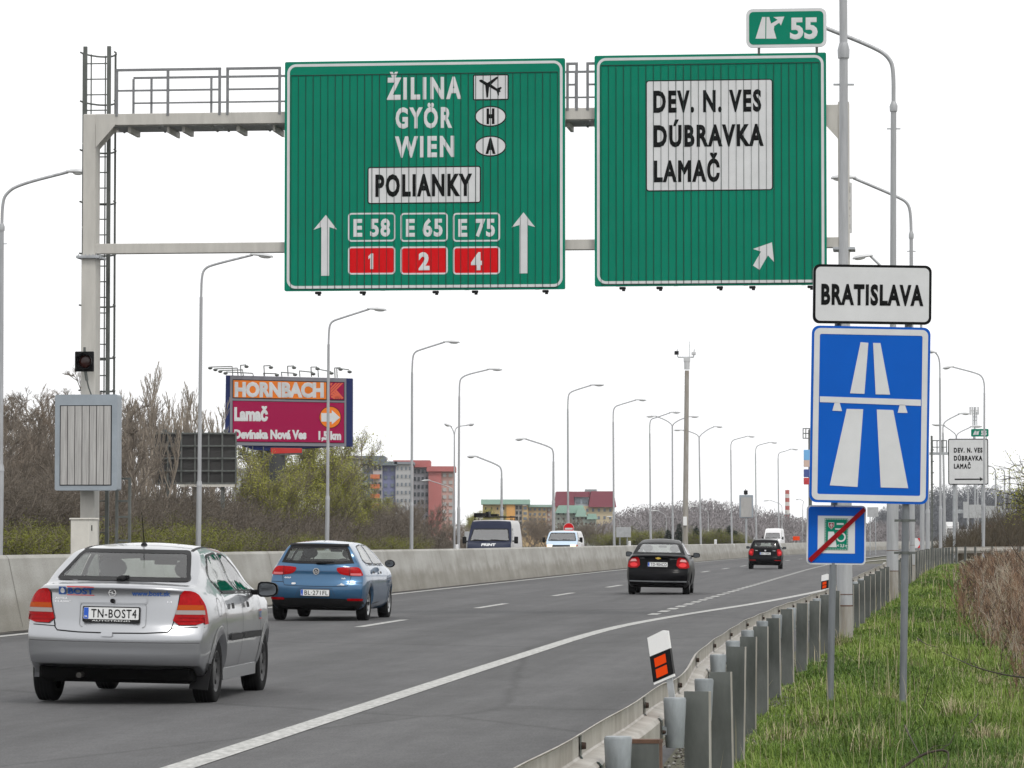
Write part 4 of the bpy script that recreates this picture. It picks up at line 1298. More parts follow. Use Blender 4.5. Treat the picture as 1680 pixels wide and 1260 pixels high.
def far_gantry():
    Y = 420
    B = ground_x(1566, Y, 0)
    t = thing('far_gantry', 'distant pale gantry across the road showing the backs of its signs', 'gantry', B)
    L = lambda x, y: at(x, y, Y) - B
    m = MB()
    for x in (1566.5, 1673):
        a = L(x, 838); m.box(a.x - .2, a.x + .2, 0, .4, 0, a.z)
    m.build('column', M['galv'], t)
    m = MB(); a, b = L(1566, 836), L(1674, 842); m.box(a.x, b.x, 0, .35, b.z, a.z); m.build('beam', M['galv'], t)
    for x0, y0, x1, y1 in ((1580, 823, 1589, 850), (1589.5, 828, 1613, 850), (1617, 830, 1643, 850)):
        m = MB(); a, b = L(x0, y0), L(x1, y1); m.cbox(((a.x + b.x) / 2, -.15, (a.z + b.z) / 2), (b.x - a.x, .1, a.z - b.z)); m.build('sign_back', M['signback'], t)
    Y = 240
    B = ground_x(1529, Y, 0)
    t = thing('lattice_mast', 'slim dark mast with a railed platform left of the far white sign', 'mast', B)
    L = lambda x, y: at(x, y, Y) - B
    m = MB(); a = L(1528.5, 715); m.box(a.x - .06, a.x + .06, -.06, .06, 0, a.z)
    for k in range(8):
        z = 2 + k * .75; m.box(a.x - .06, a.x + .14, -.1, .1, z, z + .06)
    m.build('pole', M['galvdark'], t)
    m = MB(); a, b = L(1526, 742), L(1556, 746); m.box(a.x, b.x, 0, .5, b.z, a.z); m.build('platform', M['galv'], t)
    m = MB()
    a, b = L(1530, 722), L(1553, 724); m.box(a.x, b.x, 0, .05, a.z - .06, a.z); c = L(1530, 733); m.box(a.x, b.x, .0, .05, c.z - .05, c.z)
    for x in (1530, 1537.5, 1545.5, 1553): e = L(x, 722); m.box(e.x - .03, e.x + .03, .05, .1, L(x, 742).z, e.z)
    m.build('railing', M['galvdark'], t)
    # telecom mast
    Y = 520
    B = ground_x(1599, Y, 0)
    t = thing('telecom_mast', 'distant telecom mast with antennas rising behind the far green exit plate', 'mast', B)
    L = lambda x, y: at(x, y, Y) - B
    m = MB(); a = L(1599, 668); m.tube([(0, 0, 0), a], .12, 8)
    for x in (1596, 1602.5): e = L(x, 676); m.tube([(e.x, 0, L(x, 702).z), e], .06, 6)
    for y in (678, 684, 690): e, f = L(1596, y), L(1602.5, y); m.tube([e, f], .05, 6)
    m.build('lattice', M['galv'], t)
    m = MB()
    for x in (1591.5, 1595, 1600, 1604.5): e = L(x, 674); m.cbox((e.x, -.2, e.z), (.22, .2, 1.1))
    e, f = L(1592, 674), L(1605, 674); m.tube([e, f], .05, 6)
    m.build('antenna', M['head'], t)
far_gantry()
def small_message_box():
    Y = 306
    B = ground_x(1224, Y, 0)
    t = thing('message_box', 'distant grey message box on a post behind the black estate car', 'message sign', B)
    L = lambda x, y: at(x, y, Y) - B
    m = MB(); a, b = L(1213, 812), L(1235.5, 849.5); m.cbox(((a.x + b.x) / 2, 0, (a.z + b.z) / 2), (b.x - a.x, .4, a.z - b.z), ch=.03); m.build('housing', M['vms'], t)
    a, b = L(1215.5, 816), L(1233, 848); m = MB(); m.box(a.x, b.x, -.215, -.203, b.z, a.z); m.build('slat', M['slat'], t)
    m = MB(); m.tube([(0, 0, 0), (0, 0, L(1224, 850).z)], .09, 10); m.build('post', M['galv'], t)
    m = MB(); c = L(1223.5, 808); m.cbox(c, (.32, .2, .34)); m.cyl(c + Vector((.0, 0, -.17)), Vector((c.x, 0, L(1224, 812).z)), .05); m.cyl(c, c + Vector((0, 0, .27)), .04); m.build('beacon', M['black'], t)
small_message_box()
def no_entry():
    Y = 245
    B = ground_x(933, Y, 0)
    t = thing('no_entry_sign', 'round red no entry sign with a white bar above the pale blue van', 'road sign', B)
    c = at(933, 866.5, Y) - B
    r = .36
    m = MB(); m.prism(oval(c.x, c.z, r, r), -.02, .02); m.build('white_rim', M['signwhite'], t)
    m = MB(); m.prism(oval(c.x, c.z, r * .93, r * .93), -.03, -.021); m.build('disc', M['signred'], t)
    m = MB(); m.box(c.x - r * .72, c.x + r * .72, -.036, -.031, c.z - .1, c.z + .02); m.build('white_bar', M['signwhite'], t)
    m = MB(); m.tube([(0, .05, 0), (0, .05, c.z + .2)], .03, 8); m.build('post', M['galv'], t)
no_entry()
def board(name, label, Y, box, m_, cat='road sign', legs=True, extra=None):
    x0, y0, x1, y1 = box
    B = ground_x((x0 + x1) / 2, Y, 0)
    t = thing(name, label, cat, B)
    L = lambda x, y: at(x, y, Y) - B
    m = MB(); a, b = L(x0, y0), L(x1, y1); m.cbox(((a.x + b.x) / 2, 0, (a.z + b.z) / 2), (b.x - a.x, .08, a.z - b.z), ch=.01); m.build('panel', m_, t)
    if legs:
        m = MB()
        for f in (.25, .75):
            x = a.x + (b.x - a.x) * f
            m.tube([(x, .08, 0), (x, .08, a.z - .1)], .04, 8)
        m.build('post', M['galv'], t)
    return t, L
board('road_sign', 'grey back of a road sign on two posts left of the black sedan', 265, (1011, 865, 1035, 881.5), M['signback'])
board('road_sign', 'grey back of a road sign behind the dark blue van on its left', 190, (762, 872, 778, 888), M['signback'])
board('roadworks_sign', 'small orange sign beyond the barrier right of the white van', 420, (1301, 880, 1312, 886.5), M['orange'])
board('road_sign', 'grey sign back between the vignette sign and the grey posts', 330, (1423, 832, 1441, 848), M['signback'])
t, L = board('chevron_sign', 'red and white chevron sign between the grey posts of the verge', 150, (1500, 883, 1510, 899.5), M['signwhite'])
m = MB(); K = 150 / FPX
c = L(1505, 891)
m.prism([(c.x + .0, c.z + .2), (c.x + .12, c.z + .2), (c.x + .12, c.z + .02)], -.05, -.042); m.prism([(c.x + .0, c.z - .2), (c.x + .12, c.z - .2), (c.x + .12, c.z - .02)], -.05, -.042)
m.build('red_chevron', M['signred'], t)
for px, py, lb in ((1536.5, 904, 'small post reflector in front of the brown shrubs'), (1658, 908, 'small red reflector post at the curve of the far guard rail')):
    Y = 190
    B = at(px, py + 6, Y)
    t = thing('delineator', lb, 'delineator', B)
    m = MB(); m.cbox((0, 0, .1), (.14, .06, .5)); m.build('post_body', M['white'], t)
    m = MB(); m.box(-.072, .072, -.035, -.031, .0, .16); m.build('red_reflector', M['signred'], t)
# ------------------------------------------------------------------ vehicles
M['rubber'] = mat('rubber_trim', (.011, .011, .012), .6, spec=.25)
M['plate'] = mat('plate_white', (.72, .73, .73), .4)
M['plateblue'] = mat('plate_blue', (.01, .09, .5), .4)
M['chrome'] = mat('chrome', (.75, .75, .76), .15, 1)
M['rim'] = mat('dirty_steel_rim', (.09, .09, .092), .5, .5, .4, 20)
M['rimsilver'] = mat('silver_wheel_cover', (.42, .43, .44), .35, .6, .2, 20)
M['redlens'] = mat('red_lens', (.38, .0015, .004), .25, 0, .25, 40, spec=.15)
M['redlight'] = mat('lit_tail_lens', (.6, .01, .015), .15, 0, em=(1, .02, .03), emstr=.22)
M['amberlens'] = mat('amber_lens', (.42, .062, .003), .25, spec=.15)
M['clearlens'] = mat('clear_lens', (.34, .29, .28), .25, spec=.2)
M['glass'] = glass_mat('car_glass', (.86, .92, .90), .0)
M['glasslight'] = glass_mat('pale_car_glass', (.80, .87, .86), .24)
M['glassdark'] = glass_mat('tinted_glass', (.72, .78, .77), .02)
M['cloth'] = mat('seat_cloth', (.05, .052, .056), .9)
M['mirrorglass'] = mat('mirror_glass', (.11, .12, .13), .08, .8)
M['under'] = mat('underbody', (.004, .004, .004), .95, spec=.1)
def car_paint(name, col, metal=.55, rough=.32, coat=.9):
    return mat(name, col, rough, metal, .06, 250, coat=coat, spec=.5 if coat > .5 else .06)
def pip(x, z, poly):
    c = False
    j = len(poly) - 1
    for i in range(len(poly)):
        if (poly[i][1] > z) != (poly[j][1] > z) and x < (poly[j][0] - poly[i][0]) * (z - poly[i][1]) / (poly[j][1] - poly[i][1]) + poly[i][0]:
            c = not c
        j = i
    return c
def tab(t, x):
    return float(np.interp(x, [a[0] for a in t], [a[1] for a in t]))
class Car:
    """body skin from a side profile, a width table and end curves; panels are laid on it by projection. x right, y forward from the rear bumper, z up"""
    def __init__(s, P):
        s.P = P
        L = P['L']
        Al = [-1, -.97, -.9, -.78, -.62, -.44, -.22, 0, .22, .44, .62, .78, .9, .97, 1]
        Cl = [0, .05, .12, .2, .28, .36, .44, .52, .59, .66, .73, .79, .85, .90, .95, .985, 1]
        Bl = sorted(set([0, .006, .015, .03, .05, .075, .1, .125] + [i / 46 for i in range(6, 41)] + [.9, .93, .96, .98, .99, 1]))
        na, nb, nc = len(Al), len(Bl), len(Cl)
        idx, V, Fc = {}, [], []
        def vid(i, j, k):
            if (i, j, k) not in idx:
                idx[(i, j, k)] = len(V)
                V.append(s.pos(Al[i], Bl[j], Cl[k]))
            return idx[(i, j, k)]
        for i in range(na - 1):
            for k in range(nc - 1):
                Fc.append((vid(i, 0, k), vid(i + 1, 0, k), vid(i + 1, 0, k + 1), vid(i, 0, k + 1)))
                Fc.append((vid(i, nb - 1, k), vid(i, nb - 1, k + 1), vid(i + 1, nb - 1, k + 1), vid(i + 1, nb - 1, k)))
            for j in range(nb - 1):
                Fc.append((vid(i, j, nc - 1), vid(i + 1, j, nc - 1), vid(i + 1, j + 1, nc - 1), vid(i, j + 1, nc - 1)))
                Fc.append((vid(i, j, 0), vid(i, j + 1, 0), vid(i + 1, j + 1, 0), vid(i + 1, j, 0)))
        for j in range(nb - 1):
            for k in range(nc - 1):
                Fc.append((vid(na - 1, j, k), vid(na - 1, j + 1, k), vid(na - 1, j + 1, k + 1), vid(na - 1, j, k + 1)))
                Fc.append((vid(0, j, k), vid(0, j, k + 1), vid(0, j + 1, k + 1), vid(0, j + 1, k)))
        me = bpy.data.meshes.new('skin')
        me.from_pydata(V, [], Fc)
        o = bpy.data.objects.new('skin', me)
        COL.objects.link(o)
        sb = o.modifiers.new('s', 'SUBSURF'); sb.levels = 1
        dg = bpy.context.evaluated_depsgraph_get()
        s.me = bpy.data.meshes.new_from_object(o.evaluated_get(dg))
        bpy.data.objects.remove(o)
        bm = bmesh.new(); bm.from_mesh(s.me)
        bmesh.ops.recalc_face_normals(bm, faces=bm.faces)
        bm.to_mesh(s.me)
        s.bvh = BVHTree.FromBMesh(bm)
        bm.free()
        s.holes = []
        s.ymid = L / 2
    def pos(s, a, b, c):
        P = s.P
        L = P['L']
        y = b * L
        zt = tab(P['top'], y)
        zb = tab(P['bot'], y)
        z = zb + c * (zt - zb)
        w = tab(P['wide'], z) * tab(P['plan'], y)
        cr = tab(P.get('crown', [(0, .02)]), y) * (a * a) * max(0, (c - .8) / .2)
        fr = max(0, 1 - y / P.get('rfade', .7)) ** 1.5
        ff = max(0, 1 - (L - y) / P.get('ffade', .8)) ** 1.5
        yr = tab(P['rear'], z) + P.get('kr', .15) * abs(a) ** 3.2 * (1 if z < 1.1 else .6)
        yf = tab(P['front'], z) + P.get('kf', .3) * abs(a) ** 2.6
        return (a * w, y + yr * fr - yf * ff, z - cr)
    def cast(s, u, v, view):
        o, d = {'rear': (Vector((u, -3, v)), Vector((0, 1, 0))), 'front': (Vector((u, s.P['L'] + 3, v)), Vector((0, -1, 0))),
                'right': (Vector((3, u, v)), Vector((-1, 0, 0))), 'left': (Vector((-3, u, v)), Vector((1, 0, 0))), 'top': (Vector((u, v, 4)), Vector((0, 0, -1)))}[view]
        h, n, _, _ = s.bvh.ray_cast(o, d)
        if h is None:
            q = Vector((u, 0 if view == 'rear' else s.P['L'], v)) if view in ('rear', 'front') else (Vector((1 if view == 'right' else -1, u, v)) if view != 'top' else Vector((u, v, 1.2)))
            h, n, _, _ = s.bvh.find_nearest(q)
        if n.dot(d) > 0:
            n = -n
        return h, n
    def patch(s, polys, view, off=.004, res=.06):
        if not isinstance(polys[0][0], (tuple, list)):
            polys = [polys]
        bm = bmesh.new()
        es = []
        for p in polys:
            vs = [bm.verts.new((q[0], q[1], 0)) for q in p]
            es += [bm.edges.new((vs[i], vs[(i + 1) % len(vs)])) for i in range(len(vs))]
        bmesh.ops.triangle_fill(bm, edges=es, use_beauty=True)
        for _ in range(7):
            lg = [e for e in bm.edges if e.calc_length() > res]
            if not lg: break
            bmesh.ops.subdivide_edges(bm, edges=lg, cuts=1)
            bmesh.ops.triangulate(bm, faces=bm.faces[:])
        bm.verts.ensure_lookup_table(); bm.faces.ensure_lookup_table()
        V = []
        for v in bm.verts:
            h, n = s.cast(v.co.x, v.co.y, view)
            V.append(h + n * off)
        Fs = []
        vd = {'rear': Vector((0, -1, 0)), 'front': Vector((0, 1, 0)), 'right': Vector((1, 0, 0)), 'left': Vector((-1, 0, 0)), 'top': Vector((0, 0, 1))}[view]
        for f in bm.faces:
            ii = [v.index for v in f.verts]
            if (V[ii[1]] - V[ii[0]]).cross(V[ii[2]] - V[ii[0]]).dot(vd) < 0:
                ii = ii[::-1]
            Fs.append(tuple(ii))
        bm.free()
        return V, Fs
    def lay(s, name, specs, m, parent, off=.004, res=.06):
        mb = MB()
        for polys, view in specs:
            v, f = s.patch(polys, view, off, res)
            mb.add(v, f, 0, True)
        return mb.build(name, m, parent)
    def line(s, pts, view, w=.008, off=.003, closed=False):
        if closed: pts = list(pts) + [pts[0]]
        P = []
        for a, b in zip(pts[:-1], pts[1:]):
            n = max(1, int(math.hypot(b[0] - a[0], b[1] - a[1]) / .05))
            P += [(a[0] + (b[0] - a[0]) * k / n, a[1] + (b[1] - a[1]) * k / n) for k in range(n)]
        P.append(pts[-1])
        V, Fs = [], []
        for i, p in enumerate(P):
            a, b = P[max(0, i - 1)], P[min(len(P) - 1, i + 1)]
            d = Vector((b[0] - a[0], b[1] - a[1])).normalized()
            for sg in (-1, 1):
                h, n = s.cast(p[0] - d.y * w / 2 * sg, p[1] + d.x * w / 2 * sg, view)
                V.append(h + n * off)
        for i in range(len(P) - 1):
            Fs.append((2 * i, 2 * i + 1, 2 * i + 3, 2 * i + 2))
        return V, Fs
    def lines(s, name, specs, m, parent, w=.008, off=.003):
        mb = MB()
        for pts, view in specs:
            v, f = s.line(pts, view, w, off)
            mb.add(v, f, 0, True)
        return mb.build(name, m, parent)
    def label(s, body, x, z, h, width, view='rear', off=.008, bold=.02, k=1):
        mb = MB()
        mb.text(body, 0, 0, h, 0, width, bold)
        V = []
        for p in mb.v:
            hp, n = s.cast(x + p[0], z + p[2], view)
            V.append(hp + n * (off + max(0, -p[1])))
        return V, mb.f
    def glassarea(s, poly, view, band=.03):
        s.holes.append((inset(poly, band * .55), view))
        return poly, inset(poly, band)
    def skin(s, paint, parent, arches, front=None):
        bm = bmesh.new(); bm.from_mesh(s.me)
        kill = []
        for f in bm.faces:
            c = f.calc_center_median(); n = f.normal
            for poly, view in s.holes:
                if view == 'rear' and n.y < -.05 and c.y < s.ymid and pip(c.x, c.z, poly): kill.append(f); break
                if view == 'front' and n.y > .05 and c.y > s.ymid and pip(c.x, c.z, poly): kill.append(f); break
                if view == 'right' and c.x > .3 and n.x > .3 and pip(c.y, c.z, poly): kill.append(f); break
                if view == 'left' and c.x < -.3 and n.x < -.3 and pip(c.y, c.z, poly): kill.append(f); break
            else:
                if abs(c.x) > .42:
                    for ay, az, ar in arches:
                        if (c.y - ay) ** 2 + (c.z - az) ** 2 < (ar + .028) ** 2: kill.append(f); break
        bmesh.ops.delete(bm, geom=list(set(kill)), context='FACES')
        me = bpy.data.meshes.new('body')
        bm.to_mesh(me); bm.free()
        if front:
            L = s.P['L']
            for f in me.polygons:
                if f.center.y > L - 1.5 and (f.normal.y > .12 or abs(f.normal.x) < .5): f.material_index = 2
        o = finish(me, 'body', [paint, M['dark']] + ([front, M['dark']] if front else []), parent)
        me.polygons.foreach_set('use_smooth', [True] * len(me.polygons))
        so = o.modifiers.new('shell', 'SOLIDIFY'); so.thickness = .03; so.offset = -1; so.material_offset = 1; so.material_offset_rim = 1
        return o
def add_glass(car, root, name, poly, views, gm, band, tintrim=None):
    if len(views) > 1:
        for v in views: add_glass(car, root, name, poly, [v], gm, band, tintrim)
        return
    mb, gb = MB(), MB()
    for view in views:
        outer, inner = car.glassarea(poly, view, band)
        v, f = car.patch([outer, inner], view, .006, .06); mb.add(v, f, 0, True)
        v, f = car.patch(inner, view, .004, .08); gb.add(v, f, 0, True)
    g = gb.build(name, gm, root)
    mb.build('rubber_seal', tintrim or M['rubber'], g)
    return g
def wheel(root, x, y, r, w, rimm, out):
    t = .5 * w
    T = Matrix.Translation((x, y, r - .004))
    m = MB()
    m.lathe([(r * .62, -t * .9), (r * .72, -t), (r * .9, -t), (r * .985, -t * .82), (r, -t * .5), (r, t * .5), (r * .985, t * .82), (r * .9, t), (r * .72, t), (r * .62, t * .9)], 32, 0, T)
    for g in (-.35, 0, .35):
        m.lathe([(r + .0012, t * (g - .05)), (r + .0012, t * (g + .05))], 32, 1, T)
    wh = m.build('wheel', [M['tyre'], M['black']], root)
    m = MB()
    s = out
    prof = [(r * .63, s * t * .9), (r * .60, s * t * .93), (r * .56, s * t * .70), (r * .40, s * t * .62), (r * .2, s * t * .75), (r * .12, s * t * .78), (.0, s * t * .80)]
    m.lathe(prof, 30, 0, T)
    for k in range(8):
        a = 2 * math.pi * k / 8
        c = Vector((s * t * .685, r * .47 * math.cos(a), r * .47 * math.sin(a)))
        m.ell(c, (.006, .024, .024), 8, 1, T)
    m.build('rim', [rimm, M['black']], wh)
    return wh
def archring(car, root, ay, az, ar, paint, w=.05):
    for view, sg in (('right', 1), ('left', -1)):
        m = MB()
        n = 26
        ring_o, ring_i = [], []
        for k in range(n + 1):
            a = R(-14) + (math.pi + R(28)) * k / n
            h, nn = car.cast(ay + (ar + w) * math.cos(a), az + (ar + w) * math.sin(a), view)
            h2, n2 = car.cast(ay + (ar + .02) * math.cos(a), az + (ar + .02) * math.sin(a), view)
            xx = max(abs(h.x), abs(h2.x) - .01)
            ring_o.append(h + nn * .003)
            ring_i.append(Vector((sg * (max(abs(h2.x), .70) + .014), ay + (ar - .012) * math.cos(a), az + (ar - .012) * math.sin(a))))
        inn = [Vector((p.x - sg * .12, p.y, p.z)) for p in ring_i]
        m.add(ring_o + ring_i + inn, [((k, k + 1, n + 2 + k, n + 1 + k) if sg < 0 else (k, n + 1 + k, n + 2 + k, k + 1)) for k in range(n)] +
              [((n + 1 + k, n + 2 + k, 2 * n + 3 + k, 2 * n + 2 + k) if sg < 0 else (n + 1 + k, 2 * n + 2 + k, 2 * n + 3 + k, n + 2 + k)) for k in range(n)], 0, True)
        m.build('wheel_arch', paint, root)
def under(root, L, ra, fa, hw, z0=.19):
    m = MB()
    m.cbox((0, L / 2, z0 + .09), (hw * 2, L - .5, .16), ch=.04)
    for y in (ra, fa):
        for sg in (-1, 1):
            n = 14
            v = []
            for k in range(n + 1):
                a = math.pi * k / n
                for x in (sg * .42, sg * .74):
                    v.append((x, y + .37 * math.cos(a), .30 + .37 * math.sin(a)))
            m.add(v, [(2 * k, 2 * k + 1, 2 * k + 3, 2 * k + 2) for k in range(n)], 0, True)
            m.box(sg * .40 - .01, sg * .40 + .01, y - .38, y + .38, .2, .68)
    m.cyl((-.7, ra, .29), (.7, ra, .29), .045)
    m.build('underbody', M['under'], root)
def seats(root, yf, yr, zc, wid=.36):
    def hr(m, x, y, z): m.ell((x, y, z), (.135, .05, .10), 12)
    for x in (-wid, wid):
        m = MB()
        m.tube([(x, yf, .35), (x, yf - .02, .55), (x, yf - .12, .95), (x, yf - .16, 1.06)], [.2, .23, .2, .12], 12)
        hr(m, x, yf - .20, zc + .02)
        m.cyl((x - .05, yf - .18, 1.0), (x - .05, yf - .18, zc), .008, n=6); m.cyl((x + .05, yf - .18, 1.0), (x + .05, yf - .18, zc), .008, n=6)
        m.build('seat', M['cloth'], root)
    m = MB(); m.cbox((0, yr, .72), (1.2, .2, .62), ch=.06); m.build('rear_bench', M['cloth'], root)
    for x in (-.36, .36):
        m = MB(); m.ell((x, yr - .02, 1.06), (.13, .05, .075), 12); m.build('headrest', M['cloth'], root)
    m = MB(); m.cbox((0, yf + .82, .78), (1.3, .5, .26), ch=.06)
    T = Matrix.Translation((-wid, yf + .45, .86)) @ Matrix.Rotation(R(62), 4, 'X')
    n = 20
    pts = [Vector((.18 * math.cos(2 * math.pi * k / n), .18 * math.sin(2 * math.pi * k / n), 0)) for k in range(n + 1)]
    m.tube(pts, .014, 6, 0, False, T)
    m.build('dashboard', M['dark'], root)
    m = MB(); m.cbox((0, yf + .55, 1.27), (.22, .03, .06)); m.build('inside_mirror', M['dark'], root)
def door_mirror(root, x, y, z, sg, m_, sz=(.20, .14, .14)):
    b = MB()
    prof = []
    xs = [-.5, -.42, -.2, .2, .42, .5]
    hs = [.55, .85, 1, .95, .75, .4]
    n = 12
    v = []
    for yy, sc in ((-sz[1] * .5, .96), (-sz[1] * .3, 1.0), (sz[1] * .2, .85), (sz[1] * .5, .45)):
        for k in range(n):
            a = 2 * math.pi * k / n
            ca, sa = math.cos(a), math.sin(a)
            px_ = math.copysign(abs(ca) ** .6, ca) * sz[0] / 2 * sc
            pz = math.copysign(abs(sa) ** .6, sa) * sz[2] / 2 * sc * (1 - .15 * (ca * sg))
            v.append((x + sg * px_, y + yy, z + pz))
    f = []
    for i in range(3):
        for k in range(n):
            j = (k + 1) % n
            f.append((i * n + k, i * n + j, i * n + n + j, i * n + n + k))
    f += [tuple(range(n)), tuple(range(3 * n, 4 * n))]
    b.add(v, f, 0, True)
    b.cbox((x - sg * (sz[0] / 2 + .03), y + .02, z - .03), (.10, .05, .05))
    o = b.build('door_mirror', m_, root)
    c = [(x + (p[0] - x) * .84, p[1] - .003, z + (p[2] - z) * .82) for p in v[:n]]
    g = MB(); g.add(c, [tuple(range(n))]); g.build('mirror_glass', M['mirrorglass'], o)
def plate(root, body, x, y, z, w=.52, h=.115, tilt=-4, note=None):
    T = Matrix.Translation((x, y, z)) @ Matrix.Rotation(R(tilt), 4, 'X')
    m = MB(); m.prism(rrect(-w / 2 - .01, w / 2 + .01, -h / 2 - (.026 if note else .01), h / 2 + .01, .012), 0, .015, 0, T); o = m.build('number_plate', M['rubber'], root)
    m = MB(); m.prism(rrect(-w / 2, w / 2, -h / 2, h / 2, .008), -.003, -.0005, 0, T); m.build('plate_field', M['plate'], o)
    m = MB(); m.box(-w / 2 + .003, -w / 2 + .045, -.005, -.0035, -h / 2 + .003, h / 2 - .003, 0, T); m.build('euro_strip', M['plateblue'], o)
    m = MB(); m.text(body, .025, -h * .35, h * .70, -.006, w * .82, .008, T=T, sp=1.12); m.build('plate_lettering', M['signblack'], o)
    m = MB(); m.text('SK', -w / 2 + .024, -h * .36, .018, -.007, .028, .01, T=T)
    if note:
        m.text(note, 0, -h / 2 - .019, .012, -.004, w * .7, .01, T=T)
    m.build('small_lettering', M['plate'], o)
def car_root(name, label, pc, Y, ra, yaw, cat='car'):
    ax = Vector(((pc - 840) / FPX * Y, Y, 0))
    d = Vector((math.sin(yaw), math.cos(yaw), 0))
    return thing(name, label, cat, ax - d * ra - Vector((0, 0, .004)), -yaw, None, (0, R(1.1), -yaw))   # the road leans a little to the right
def mirrorx(p): return [(-a, b) for a, b in p]
BOT = lambda L: [(0, .30), (.12, .24), (.5, .20), (L - .8, .20), (L - .2, .22), (L, .30)]
# ---- silver saloon -------------------------------------------------------------
def silver_saloon():
    L, ra, fa = 4.25, .84, 3.45
    P = dict(L=L, bot=[(0, .365), (.15, .34), (.45, .24), (.9, .20), (L - .8, .20), (L, .28)],
        top=[(0, 1.045), (.03, 1.075), (.12, 1.088), (.40, 1.10), (.62, 1.185), (.86, 1.285), (1.08, 1.382), (1.22, 1.418), (1.5, 1.445), (1.85, 1.455), (2.3, 1.43), (2.55, 1.375), (2.75, 1.27), (3.25, 1.02), (3.5, .965), (3.9, .86), (4.15, .76), (L, .66)],
        wide=[(.18, .72), (.28, .80), (.36, .825), (.5, .848), (.60, .852), (.75, .855), (.9, .842), (.98, .812), (1.03, .772), (1.07, .725), (1.10, .70), (1.2, .67), (1.38, .595), (1.46, .50)],
        plan=[(0, .925), (.25, .965), (.8, 1.0), (2.8, 1.0), (3.6, .985), (4.0, .94), (L, .86)],
        rear=[(.2, .24), (.34, .09), (.38, .045), (.44, .02), (.50, .022), (.565, .012), (.575, .004), (.64, .012), (.69, .05), (.72, .075), (.80, .085), (.95, .10), (1.02, .10), (1.06, .06), (1.09, .05)],
        front=[(.2, .1), (.5, 0), (.7, .08), (1.0, .1)], kr=.17, kf=.35, crown=[(0, .02), (1.2, .035), (2.4, .035), (3, .03)])
    c = Car(P)
    root = car_root('silver_car', 'silver saloon car nearest the camera with a white lettered boot', 211, 33.5, ra, R(5.4))
    paint = car_paint('silver_paint', (.40, .41, .43), .8, .30)
    # windows
    rw = rp([(-.62, 1.108), (.62, 1.108), (.50, 1.388), (-.50, 1.388)], .05)
    add_glass(c, root, 'rear_window', rw, ['rear'], M['glass'], .034)
    add_glass(c, root, 'windscreen', rp([(-.62, 1.03), (.62, 1.03), (.53, 1.34), (-.53, 1.34)], .06), ['front'], M['glass'], .05)
    dr = [(1.12, 1.06), (1.02, 1.13), (1.05, 1.20), (1.36, 1.345), (1.82, 1.37), (1.92, 1.365), (1.98, 1.0), (1.20, 1.005)]
    df = [(2.03, 1.0), (1.97, 1.365), (2.28, 1.35), (2.62, 1.22), (2.95, 1.03), (2.9, 1.0)]
    add_glass(c, root, 'rear_side_window', rp(dr, .06), ['right', 'left'], M['glassdark'], .016)
    add_glass(c, root, 'front_side_window', rp(df, .06), ['right', 'left'], M['glassdark'], .016)
    AR = .345
    arches = [(ra, .305, AR), (fa, .305, AR)]
    c.skin(paint, root, arches)
    for a in arches: archring(c, root, *a, paint, .062)
    under(root, L, ra, fa, .70)
    seats(root, 2.0, 1.15, 1.19)
    for x in (-.73, .73):
        for y in (ra, fa):
            wheel(root, x, y, .302, .185, M['rim'], 1 if x > 0 else -1)
    # lamps
    def tl(sg):
        o = [(.592, 1.035), (.575, .90), (.52, .725), (.80, .73), (.80, .82), (.785, .90), (.745, .985), (.69, 1.03)]
        f = (lambda p: p) if sg > 0 else mirrorx
        view = 'right' if sg > 0 else 'left'
        t = c.lay('tail_lamp', [(f(chaikin(o, 1)), 'rear')], M['redlens'], root, .012, .05)
        side = [(.262, .735), (.345, .74), (.315, .90), (.285, .96), (.262, .96)]
        mb = MB(); v, ff = c.patch(side, view, .010); mb.add(v, ff, 0, True); mb.build('tail_lamp_side', M['redlens'], t)
        c.lay('indicator', [(f([(.572, .905), (.562, .862), (.785, .862), (.775, .905)]), 'rear')], M['amberlens'], t, .016, .05)
        c.lay('reversing_lamp', [(f([(.561, .860), (.552, .822), (.79, .822), (.785, .860)]), 'rear')], M['clearlens'], t, .016, .05)
        c.lines('lens_rib', [(f([(.575, .795), (.79, .795)]), 'rear'), (f([(.555, .762), (.79, .762)]), 'rear')], M['darkred'], t, .006, .018)
    tl(1); tl(-1)
    # seams
    lid = [(-.60, 1.075), (-.585, 1.0), (-.57, .86), (-.525, .69), (-.50, .665), (-.3, .652), (0, .648), (.3, .652), (.50, .665), (.525, .69), (.57, .86), (.585, 1.0), (.60, 1.075)]
    c.lines('boot_seam', [(lid, 'rear')], M['black'], root, .010, .003)
    c.lines('bumper_seam', [([(-.88, .572), (-.5, .570), (0, .569), (.5, .570), (.88, .572)], 'rear')], mat('groove', (.10, .10, .105), .6), root, .007, .002)
    c.lines('bumper_edge_seam', [([(-.80, .712), (-.62, .705), (-.53, .70)], 'rear'), ([(.53, .70), (.62, .705), (.80, .712)], 'rear')], M['black'], root, .007, .003)
    m = MB(); v, f = c.patch(rrect(-.30, .30, .915, .962, .02), 'rear', .022, .05); m.add(v, f, 0, True); v2, f2 = c.line(rrect(-.30, .30, .915, .962, .02), 'rear', .02, .012, True); m.add(v2, f2, 0, True)
    m.build('boot_trim', paint, root)
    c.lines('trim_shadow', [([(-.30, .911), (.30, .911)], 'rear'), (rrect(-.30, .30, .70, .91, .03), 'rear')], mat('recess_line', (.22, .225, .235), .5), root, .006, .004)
    m = MB()
